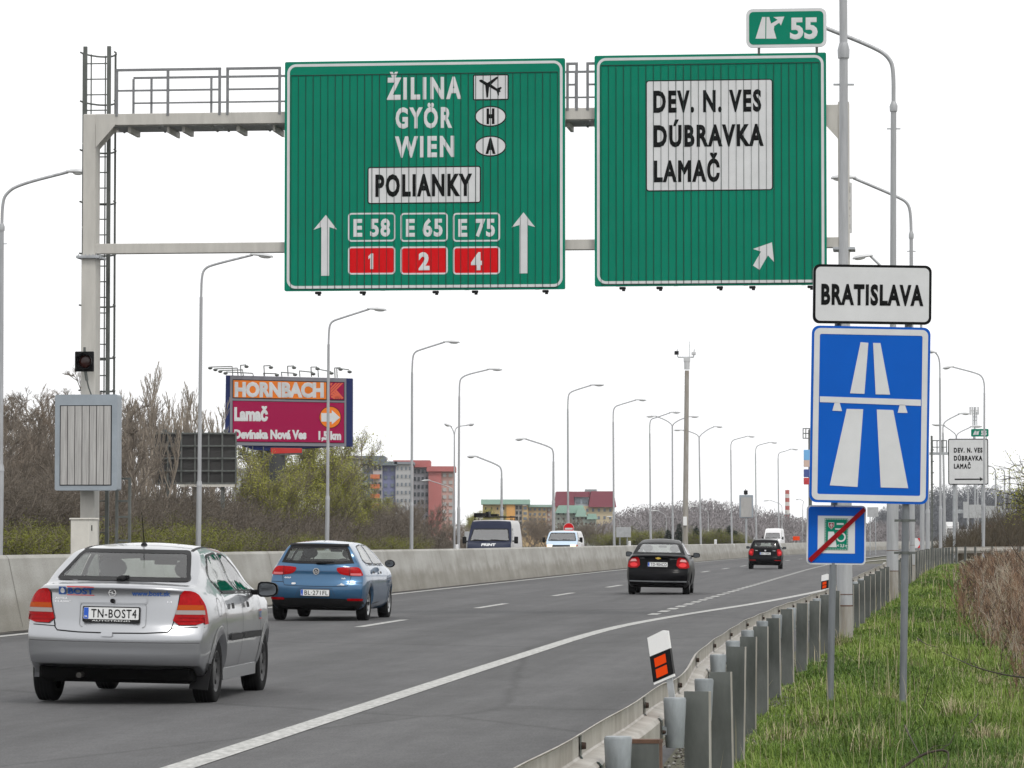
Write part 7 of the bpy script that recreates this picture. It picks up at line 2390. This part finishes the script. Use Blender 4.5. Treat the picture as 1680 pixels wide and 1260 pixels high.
# ------------------------------------------------------------------ brambles on the right
def brambles():
    rg = random.Random(9)
    segs = []
    tones = []
    for i in range(5000):
        tone = rg.choice((.1, .2, .35, .5, .5, .62, .75, .9)) + rg.uniform(-.06, .06)
        s = 30 * (210 / 30) ** rg.random()
        edge = np.interp(s, [28, 36, 43, 53, 64, 82, 130, 190], [1.1, 1.03, .98, .90, .84, .92, 1.55, 3.4])
        edge += rg.gauss(0, .13) - (.35 * rg.random() if rg.random() < .12 else 0)
        lat = edge + abs(rg.gauss(0, 1.0)) * (.02 * s + .4) + rg.random() * .15
        if lat > .035 * s + 1.5: lat = edge + rg.random() * (.035 * s + 1.5 - edge)
        e = lat - edge
        h = min(1.0, .30 + e * .55) * rg.uniform(.5, 1.15) * max(.3, min(1, 1 - (s - 75) / 130))
        p = road(s, lat, verge_z(min(s, 190), lat) if s < 190 else .3)
        q = np.array(p)
        a = rg.random() * 6.283
        lean_ = .75 if rg.random() < .15 else .3
        d = np.array([math.cos(a) * rg.uniform(.02, lean_), math.sin(a) * rg.uniform(.02, lean_), 1.0])
        rr = max(.0030, .000075 * s) * rg.uniform(.6, 1.5)
        for k in range(4):
            d = d + np.array([rg.gauss(0, .16), rg.gauss(0, .16), -.10 * k * rg.random()]); d /= np.linalg.norm(d)
            f = q + d * h * .225
            segs.append([*q, *f, rr, rr * .8]); tones.append(tone)
            for b in range(4):
                td = d + np.array([rg.gauss(0, .6), rg.gauss(0, .6), rg.gauss(.3, .4)]); td /= np.linalg.norm(td)
                segs.append([*f, *(f + td * h * rg.uniform(.10, .28)), rr * .6, rr * .4]); tones.append(tone)
            q = f
    V, Q = seg_tubes(segs, 3)
    o = np_mesh('brambles', V, Q, tone_mat('bramble_stems', [(0, (.045, .034, .028)), (.3, (.12, .072, .05)), (.5, (.25, .15, .095)), (.7, (.30, .22, .15)), (.85, (.34, .30, .25)), (1, (.50, .43, .31))]), None, None, np.repeat(tones, 6))
    tag(o, 'tangle of dry reddish-brown brambles along the right edge of the verge', 'brambles', None, 'stuff')
brambles()
def twig(lb, pts, r, side=6, m='barkdark', name='bare_branch'):
    """a fallen or arching branch through picture points at given depths"""
    P = [at(*p) for p in pts]
    t = thing(name, lb, 'branch', P[0])
    rg = random.Random(int(pts[0][0]))
    P = smooth_path([p - P[0] for p in P], 3)
    b = MB()
    n = len(P)
    b.tube(P, [r * (1 - .7 * i / n) for i in range(n)], 6)
    b.build('stem', M[m], t)
    b = MB()
    for k in range(side):
        i = rg.randrange(2, n - 1)
        d = (P[i] - P[i - 1]).normalized()
        e = (d + Vector((rg.gauss(0, .6), rg.gauss(0, .3), rg.gauss(.2, .6)))).normalized()
        ln = rg.uniform(.08, .22)
        b.tube([P[i], P[i] + e * ln * .5, P[i] + (e + Vector((rg.gauss(0, .2), 0, rg.gauss(0, .2)))).normalized() * ln], [r * .35, r * .28, r * .15], 4)
    b.build('side_twigs', M[m], t)
g2 = lambda px, py: ground(px, py, .05).y
twig('dark arched branch lying on the grass at the bottom edge', [(1478, 1262, 21.6), (1508, 1240, 21.6), (1535, 1231, 21.6), (1556, 1231, 21.6), (1556, 1245, 21.5), (1552, 1262, 21.4)], .011)
twig('thin straight twig leaning across the arched branch', [(1484, 1190, 24.5), (1500, 1222, 23), (1522, 1262, 21.4)], .006, 3)
twig('long thin branch reaching over the grass from the right edge', [(1685, 1112, 28), (1650, 1108, 28.5), (1600, 1095, 29), (1575, 1083, 30), (1545, 1070, 32)], .008, 9)
twig('short forked twig in the grass right of the sign post', [(1590, 1187, 26.5), (1607, 1170, 26.7), (1600, 1160, 26.8)], .006, 3)
twig('thin upright dead stalk left of the nearest long branch', [(1515, 1158, 29.5), (1520, 1140, 29.5), (1525, 1118, 29.5)], .005, 3)
twig('thin crooked twig in the grass beyond the sign post', [(1505, 1047, 35), (1520, 1058, 34.6), (1540, 1062, 34.4)], .006, 4)
twig('long thin bare shoot arching down in front of the brown shrubs', [(1690, 935, 40), (1665, 905, 40), (1645, 868, 40), (1635, 835, 40.5), (1638, 822, 40.5)], .006, 3)
# budding tree leaning in from the right
def leaning_tree():
    Y = 62.0
    B = ground_x(1760, Y, .2)
    t = thing('budding_tree', 'budding tree with yellow-green twigs leaning in at the right edge', 'tree', B)
    rg = random.Random(12)
    L = lambda x, y: np.array(at(x, y, Y) - B)
    main = [np.zeros(3), L(1740, 880), L(1722, 840), L(1704, 815), L(1690, 790), L(1682, 772)]
    main2 = [L(1722, 840), L(1710, 845), L(1698, 838), L(1688, 826), L(1680, 815)]
    thick, thin, tips = [], [], []
    for pts, r in ((main, .05), (main2, .025)):
        for i in range(len(pts) - 1):
            thick.append([*pts[i], *pts[i + 1], r * (1 - i / len(pts)), r * (1 - (i + 1) / (len(pts) + .5))])
            for k in range(6):
                q = pts[i] + (pts[i + 1] - pts[i]) * rg.random()
                if q[2] < 1.2: continue
                d = np.array([rg.gauss(-.5, .6), rg.gauss(0, .5), rg.gauss(.45, .5)]); d /= np.linalg.norm(d)
                ln = rg.uniform(.2, .55)
                for s_ in range(3):
                    e = q + d * ln / 3
                    thin.append([*q, *e, .007, .005]); tips.append(e)
                    d2 = d + np.array([rg.gauss(0, .6), rg.gauss(0, .5), rg.gauss(.1, .5)]); d2 /= np.linalg.norm(d2)
                    thin.append([*e, *(e + d2 * .18), .004, .003]); tips.append(e + d2 * .16)
                    q = e; d = d + np.array([rg.gauss(0, .2), rg.gauss(0, .2), rg.gauss(.05, .2)]); d /= np.linalg.norm(d)
    V, Q = seg_tubes(thick, 6); np_mesh('trunk', V, Q, M['barkdark'], t)
    V, Q = seg_tubes(thin, 3); np_mesh('crown', V, Q, M['barkdark'], t)
    V, Q = leaves_at(np.random.default_rng(4), tips, 2000, .016, .06); np_mesh('leaves', V, Q, M['bud'], t)
leaning_tree()
# dry earth mound at the foot of the second lamp pole
def mound():
    s, la = latof(*(ground_x(1464, 80, 0).xy))
    t = thing('dirt_mound', 'small reddish-brown heap of dead stems at the foot of a lamp pole', 'mound', road(s, la, .15))
    rg = random.Random(2)
    segs = []
    for i in range(420):
        a = rg.random() * 6.283; r = .45 * math.sqrt(rg.random())
        q = np.array([r * math.cos(a), r * math.sin(a) - .2, 0])
        d = np.array([rg.gauss(0, .5), rg.gauss(0, .5), .7]); d /= np.linalg.norm(d)
        e = q + d * rg.uniform(.25, .75); segs.append([*q, *e, .008, .005])
        f = e + np.array([rg.gauss(0, .15), rg.gauss(0, .15), -.1]); segs.append([*e, *f, .006, .004])
    V, Q = seg_tubes(segs, 3); np_mesh('dead_stems', V, Q, M['reddish'], t)
mound()
# ------------------------------------------------------------------ billboards
def billboard():
    Y = 215
    K = FPX / Y
    B = ground_x(474, Y, 0)
    t = thing('billboard', 'large orange and magenta billboard on a dark post with lamps along its top', 'billboard', B)
    Q = lambda x, y: ((x - 474) / K, at(x, y, Y).z)
    Z = lambda x, y: Q(330 + x / 3.5, 560 + y / 3.5)
    frame = [Z(140, 195), Z(868, 213), Z(868, 604), Z(135, 590)]
    navy = mat('billboard_navy', (.018, .028, .11), .6, spec=.15)
    m = MB(); m.prism(frame, 0, .9); m.prism([Z(200, 590), Z(760, 604), Z(650, 612), Z(380, 628), Z(300, 622)], .05, .85); m.build('frame', navy, t)
    m = MB(); m.prism([Z(165, 197), Z(833, 212), Z(833, 604), Z(165, 597)], -.05, -.002); m.build('ledge', mat('ledge_paint', (.20, .20, .23), .6), t)
    orange = mat('poster_orange', (.78, .20, .025), .6, spec=.1); mag = mat('poster_magenta', (.33, .006, .065), .6, spec=.1); pw = M['signwhite']
    m = MB(); m.prism([Z(180, 218), Z(822, 234), Z(822, 340), Z(180, 326)], -.075, -.052); m.prism([Z(180, 340), Z(822, 352), Z(822, 585), Z(180, 577)], -.075, -.052); m.build('poster_border', M['signblack'], t)
    m = MB(); m.prism([Z(184, 223), Z(718, 236), Z(718, 333), Z(184, 322)], -.085, -.077); m.build('orange_banner', orange, t)
    m = MB(); m.prism([Z(182, 343), Z(820, 355), Z(820, 582), Z(182, 574)], -.085, -.077); m.build('magenta_panel', mag, t)
    m = MB(); m.prism([Z(724, 236), Z(819, 238), Z(819, 335), Z(724, 333)], -.085, -.077); m.build('logo_panel', mag, t)
    m = MB()
    for k in range(4):
        o = k * 17
        m.prism([Z(745 + o, 240), Z(755 + o, 240), Z(745, 255 + o + 4), Z(740, 246 + o)] if k == 0 else [Z(752 + o, 240), Z(764 + o, 240), Z(742, 250 + o + 14), Z(742, 250 + o)], -.095, -.087)
        m.prism([Z(766 - k * 8, 284 + k * 12), Z(774 - k * 8, 276 + k * 12), Z(818 - k * 12, 326), Z(806 - k * 14, 332)], -.099, -.097)
    m.build('logo_stripes', mat('logo_orange', (.75, .12, .05), .5), t)
    m = MB()
    def tx(body, x0, x1, y0, y1, bold, mi=0, y=-.095):
        a, b = Z(x0, y0), Z(x1, y1)
        m.text(body, (a[0] + b[0]) / 2, b[1], a[1] - b[1], y, b[0] - a[0], bold, mi, skew=-.008)
    tx('HORNBACH', 192, 704, 242, 316, .06)
    tx('Lamač', 190, 384, 385, 453, .06)
    tx('Devínska Nová Ves', 190, 605, 512, 558, .06)
    tx('1,5 km', 674, 804, 520, 563, .06)
    m.build('lettering', pw, t)
    c = Z(741, 436); r = 60 / 3.5 / K
    m = MB(); m.prism(oval(*c, r * 1.06, r * 1.06, 32), -.094, -.088); m.build('circle_rim', M['signblack'], t)
    m = MB(); m.prism(oval(*c, r, r, 32), -.100, -.095); m.build('arrow_circle', orange, t)
    m = MB(); m.prism([Z(*p) for p in ((690, 412), (750, 413), (750, 395), (797, 438), (750, 478), (750, 462), (690, 461))], -.108, -.102); m.build('arrow', pw, t)
    # lamp arms
    def arm(pts, hd):
        m = MB()
        m.tube([(*Z(*pts[0]),)] and [Vector((Z(*p)[0], -.0 - .5 * i, Z(*p)[1])) for i, p in enumerate(pts)], .03, 6)
        z = Z(*hd)
        m.ell((z[0], -.5 * (len(pts) - 1), z[1]), (.14, .2, .09), 8)
        m.build('lamp_arm', M['galvdark'], t)
    for pts, hd in (([(180, 195), (180, 146), (62, 152)], (58, 158)), ([(210, 195), (210, 156), (92, 162)], (88, 168)), ([(240, 197), (240, 166), (120, 172)], (116, 178)), ([(298, 198), (298, 186), (150, 180)], (146, 188)),
            ([(228, 195), (228, 140), (262, 140)], (266, 150)), ([(362, 198), (362, 143), (402, 144)], (406, 155)), ([(498, 200), (498, 145), (535, 146)], (538, 156)), ([(632, 203), (632, 150), (668, 152)], (672, 162)), ([(768, 208), (768, 155), (802, 156)], (804, 166)),
            ([(360, 198), (360, 186), (436, 190)], (440, 198)), ([(462, 200), (462, 180), (540, 188)], (544, 196)), ([(566, 202), (566, 172), (644, 182)], (648, 192)), ([(672, 205), (672, 162), (748, 178)], (752, 188)), ([(780, 208), (780, 156), (852, 168)], (856, 180)),
            ([(358, 606), (358, 680), (390, 682)], (396, 672)), ([(296, 604), (296, 678), (236, 678)], (228, 668)), ([(268, 604), (268, 650), (240, 652)], (230, 648))):
        arm(pts, hd)
    m = MB(); a, b = Z(386, 650), Z(480, 650); m.tube([((a[0] + b[0]) / 2, .45, 0), ((a[0] + b[0]) / 2, .45, Z(430, 615)[1])], (b[0] - a[0]) / 2, 20); m.build('post', mat('billboard_post', (.045, .047, .05), .6), t)
    m = MB(); m.prism([Z(398, 610), Z(580, 612), Z(580, 650), Z(398, 655)], .0, .3); m.build('name_board', M['galvdark'], t)
    m = MB(); a, b = Z(435, 618), Z(578, 640); m.prism([Z(400, 612), Z(578, 614), Z(578, 640), Z(400, 645)], -.03, -.002); m.build('red_name_strip', mat('strip_red', (.50, .02, .015), .5), t)
billboard()
def back_board():
    Y = 188
    K = FPX / Y
    B = ground_x(320, Y, 2)
    t = thing('rear_billboard', 'dark back of a smaller billboard with a lattice frame among the bare trees', 'billboard', B)
    L = lambda x, y: at(x, y, Y) - B
    a, b = L(253, 711), L(387, 793)
    m = MB(); m.box(a.x, b.x, 0, .06, b.z, a.z); m.build('panel', mat('board_dark', (.035, .034, .033), .8, 0, .4, .7), t)
    m = MB()
    for k in range(7):
        x = a.x + (b.x - a.x) * k / 6
        m.box(x - .04, x + .04, -.08, -.002, b.z, a.z + .1)
    for k in range(5):
        z = b.z + (a.z - b.z) * k / 4
        m.box(a.x, b.x, -.12, -.085, z - .04, z + .04)
    for x0 in (270, 290, 330, 370): e = L(x0, 709); m.box(e.x - .1, e.x + .1, -.1, .2, e.z, e.z + .14)
    m.build('lattice', M['galvdark'], t)
    m = MB(); e = L(300, 795); m.box(L(295, 795).x, L(385, 795).x, -.1, .1, b.z - .18, b.z - .02); m.build('pale_rim', M['cabinet'], t)
    m = MB()
    for x0 in (275, 320, 365): e = L(x0, 795); m.box(e.x - .1, e.x + .1, .07, .25, -1, a.z)
    m.build('post', M['galvdark'], t)
back_board()
def edge_hoardings():
    Y = 300
    B = ground_x(1324, Y, 0)
    t = thing('advert_mast', 'narrow stack of coloured hoardings peeping out left of the blue motorway sign', 'hoarding', B, R(4))
    L = lambda x, y: at(x, y, Y) - B
    m = MB(); m.tube([(0.3, .3, 0), (0.3, .3, L(1324, 705).z)], .15, 10); m.build('mast', M['galvdark'], t)
    for nm, y0, y1, m_ in (('sky_poster', 738, 755, mat('poster_sky', (.16, .42, .75), .5)), ('pale_poster', 755, 766, mat('poster_pale', (.6, .45, .38), .5)), ('blue_poster', 770, 783, mat('poster_blue', (.05, .08, .28), .5)), ('red_poster', 784, 795, mat('poster_red', (.5, .03, .04), .5))):
        m = MB(); a, b = L(1318.5, y0), L(1345, y1); m.cbox(((a.x + b.x) / 2, -.1, (a.z + b.z) / 2), (b.x - a.x, .3, a.z - b.z), ch=.02); m.build(nm, m_, t)
    m = MB()
    for x in (1317.5, 1322, 1328): e, f = L(x, 703), L(x, 719); m.tube([f, e], .04, 5)
    for y in (703, 711, 719): e, f = L(1317, y), L(1330, y); m.tube([e, f], .04, 5)
    m.build('lattice', M['galvdark'], t)
edge_hoardings()
# ------------------------------------------------------------------ chimney and buildings
def chimney():
    Y = 1300
    B = ground_x(1291.5, Y, 0)
    t = thing('chimney', 'distant red and white banded factory chimney', 'chimney', B)
    r = 3.4 * Y / FPX
    ys = [804, 810.5, 817, 823.5, 830, 836.5, 845, 883]
    for k in range(len(ys) - 1):
        m = MB(); m.tube([(0, 0, at(1291, ys[k + 1], Y).z if k < len(ys) - 2 else 0), (0, 0, at(1291, ys[k], Y).z)], [r * (1 + .02 * (k + 1)), r * (1 + .02 * k)], 16)
        m.build('band', mat('chimney_white' if k % 2 else 'chimney_red', (.62, .60, .58) if k % 2 else (.42, .07, .05), .8), t)
chimney()
def block(name, label, Y, parts, cat='apartment block', yaw=0.0):
    """parts: (kind, x0, y0, x1, y1, depth, colour, extra) in picture units at depth Y"""
    B = ground_x((parts[0][1] + parts[0][3]) / 2, Y, 0)
    t = thing(name, label, cat, B)
    L = lambda x, y: at(x, y, Y) - B
    for p in parts:
        p = list(p); g_ = sum(p[7]) / 3; p[7] = tuple(c * .95 + (g_ * .6 + .16) * .05 for c in p[7])      # part colours eased slightly towards pale grey
        kind, x0, y0, x1, y1, dy, dep, col = p[:8]
        a, b = L(x0, y0), L(x1, y1)
        z0 = -1.0 if y1 >= 880 else b.z
        if kind == 'wall':
            m = MB(); m.box(a.x, b.x, dy, dy + dep, z0, a.z); w = m.build('wall', mat(name + '_wall', col, .85, 0, .12, .2), t)
            if len(p) > 8:
                nx, ny, mk, wc = p[8]
                fx, fz = (b.x - a.x) / nx, (a.z - L(0, y1 if y1 < 880 else 880).z) / ny
                for j in range(ny):
                    for i in range(nx):
                        cx_, cz_ = a.x + fx * (i + .5), a.z - fz * (j + .55)
                        m = MB(); m.box(cx_ - fx * mk[0] / 2, cx_ + fx * mk[0] / 2, dy - .14, dy - .01, cz_ - fz * mk[1] / 2, cz_ + fz * mk[1] / 2)
                        m.build('window', WIN[wc], t)
        elif kind == 'balcony':
            ny = p[8]
            fz = (a.z - b.z) / ny
            for j in range(ny):
                m = MB(); zc = a.z - fz * (j + .75); m.box(a.x, b.x, dy - 1.0, dy - .02, zc - fz * .22, zc + fz * .22); m.build('balcony', mat(name + '_balcony', col, .8), t)
        elif kind == 'roof':
            m = MB(); m.box(a.x - .2, b.x + .2, dy - .3, dy + dep, z0, a.z); m.build('roof', mat(name + '_roof', col, .8), t)
        elif kind == 'mansard':
            m = MB(); e = (b.x - a.x) * p[8]
            m.prism([(a.x, b.z), (b.x, b.z), (b.x - e, a.z), (a.x + e, a.z)], dy - .5, dy + dep); m.build('roof', mat(name + '_roof', col, .8), t)
    return t
WIN = {'d': mat('window_dark', (.035, .045, .055), .15), 'm': mat('window_mid', (.16, .19, .22), .2), 'w': mat('window_pale', (.42, .42, .41), .3), 'o': mat('balcony_orange', (.60, .16, .06), .6)}
block('grey_block', 'pale beige apartment block partly hidden behind the budding trees', 560, [
    ('wall', 541, 752, 588, 883, 2, 12, (.40, .385, .36), (6, 8, (.4, .4), 'm')), ('roof', 539, 748, 590, 753, 1.5, 13, (.14, .13, .13))])
block('grey_block', 'grey-green apartment block glimpsed behind the dark billboard post', 640, [
    ('wall', 415, 764, 441, 883, 0, 12, (.25, .28, .27), (4, 8, (.5, .4), 'm')), ('roof', 414, 762, 442, 765, 0, 12, (.16, .17, .17)), ('wall', 381, 768, 405, 883, 0, 10, (.36, .37, .38))])
block('blue_block', 'blue-grey apartment block with orange balconies right of the billboard', 600, [
    ('wall', 578, 759, 612, 883, 2, 12, (.18, .22, .28), (4, 9, (.5, .42), 'w')), ('roof', 576, 747.5, 628, 761, 1.5, 12, (.13, .155, .18)),
    ('wall', 612, 761, 627, 883, 0, 12, (.40, .40, .41), (2, 9, (.6, .5), 'd')), ('balcony', 608, 770, 623, 850, 0, 1, (.55, .15, .06), 5),
    ('wall', 627, 763, 649, 883, .8, 12, (.19, .21, .36), (2, 9, (.5, .45), 'm')), ('roof', 612, 757, 650, 763.5, -.2, 12, (.15, .18, .20)),
    ('wall', 649, 761, 676, 883, 0, 12, (.42, .42, .425), (4, 9, (.4, .42), 'm')), ('roof', 649, 757.5, 676.5, 761.5, -.2, 12, (.22, .24, .27))])
block('pink_block', 'pink and red apartment block right of the blue-grey one', 610, [
    ('wall', 677, 766, 703, 883, 1, 12, (.30, .30, .33), (4, 9, (.55, .5), 'd')), ('roof', 647, 755, 703, 766.5, .5, 12, (.42, .12, .115)),
    ('wall', 703, 770, 724, 883, 0, 12, (.46, .15, .14)), ('wall', 724, 773, 744.5, 883, .6, 12, (.52, .33, .29), (2, 9, (.6, .5), 'w')), ('roof', 702, 765, 745, 773.5, -.2, 12, (.44, .13, .125))])
block('yellow_block', 'yellow and orange apartment block with a pale green roof', 680, [
    ('wall', 792, 827, 831, 883, 0, 14, (.56, .42, .20), (4, 4, (.25, .3), 'd')), ('wall', 831, 827, 845, 883, -.6, 14, (.66, .34, .09)), ('wall', 845, 828, 857, 883, .1, 14, (.48, .46, .44), (2, 6, (.6, .6), 'd')),
    ('wall', 857, 829, 866, 883, -.3, 14, (.55, .40, .20), (1, 6, (.6, .5), 'm')), ('roof', 791, 819.5, 868, 827.5, -.7, 14, (.30, .47, .39)),
    ('wall', 866, 831, 897, 883, 1, 12, (.52, .37, .20), (4, 6, (.5, .5), 'm')), ('roof', 866, 828, 905, 832, .6, 12, (.28, .40, .35)), ('wall', 897, 832, 912, 883, 1.5, 12, (.40, .28, .24), (2, 6, (.5, .5), 'w'))])
block('red_roofed_block', 'cream block under a tall dark red mansard roof', 760, [
    ('wall', 912, 830, 1006, 883, 0, 16, (.55, .46, .30), (10, 4, (.4, .4), 'm')), ('mansard', 910, 806.5, 943, 831, -.3, 16, (.24, .05, .075), .08), ('mansard', 965, 806, 1011, 832, -.6, 16, (.24, .05, .075), .10),
    ('wall', 943, 815, 965, 883, .6, 14, (.36, .42, .48), (2, 5, (.7, .6), 'm')), ('roof', 942, 806.5, 966, 815.5, .4, 14, (.24, .055, .08)), ('roof', 962, 802.5, 978, 807, 3, 4, (.22, .27, .27)), ('wall', 989, 813, 999, 833, -.9, 1, (.50, .42, .30))])
block('green_roofed_block', 'row of pale houses with light green roofs below the red-roofed block', 640, [
    ('wall', 912, 838, 962, 883, 0, 10, (.36, .40, .36), (6, 5, (.35, .35), 'd')), ('mansard', 911, 829, 962, 842, -.4, 10, (.27, .43, .36), .12), ('wall', 944, 846, 978, 883, -2, 10, (.42, .48, .44), (5, 4, (.4, .4), 'd')), ('mansard', 943, 834, 962, 848, -2.4, 10, (.30, .46, .39), .25), ('mansard', 962, 843, 980, 852, -2.4, 10, (.28, .44, .37), .15)], 'houses')
block('pale_hall', 'distant white building at the right edge below the far gantry', 520, [
    ('wall', 1583, 868, 1600, 883, 0, 20, (.55, .55, .54)), ('wall', 1619, 861, 1632, 883, -3, 12, (.24, .06, .07)), ('wall', 1632, 865, 1644, 883, -2, 12, (.55, .56, .57), (2, 2, (.5, .4), 'm'))], 'building')
# ------------------------------------------------------------------ haze
HAZE = 0.00009
def haze():
    m = bpy.data.materials.new('haze_air'); m.use_nodes = True
    nt = m.node_tree
    nt.nodes.clear()
    o = nt.nodes.new('ShaderNodeOutputMaterial')
    v = nt.nodes.new('ShaderNodeVolumePrincipled')
    v.inputs['Color'].default_value = (.93, .95, 1, 1)
    v.inputs['Density'].default_value = HAZE
    v.inputs['Anisotropy'].default_value = .2
    nt.links.new(v.outputs[0], o.inputs['Volume'])
    mb = MB(); mb.box(-900, 900, -25, 1480, -1.5, 62)
    h = mb.build('haze', m); h['kind'] = 'stuff'
if HAZE > 0:
    haze()
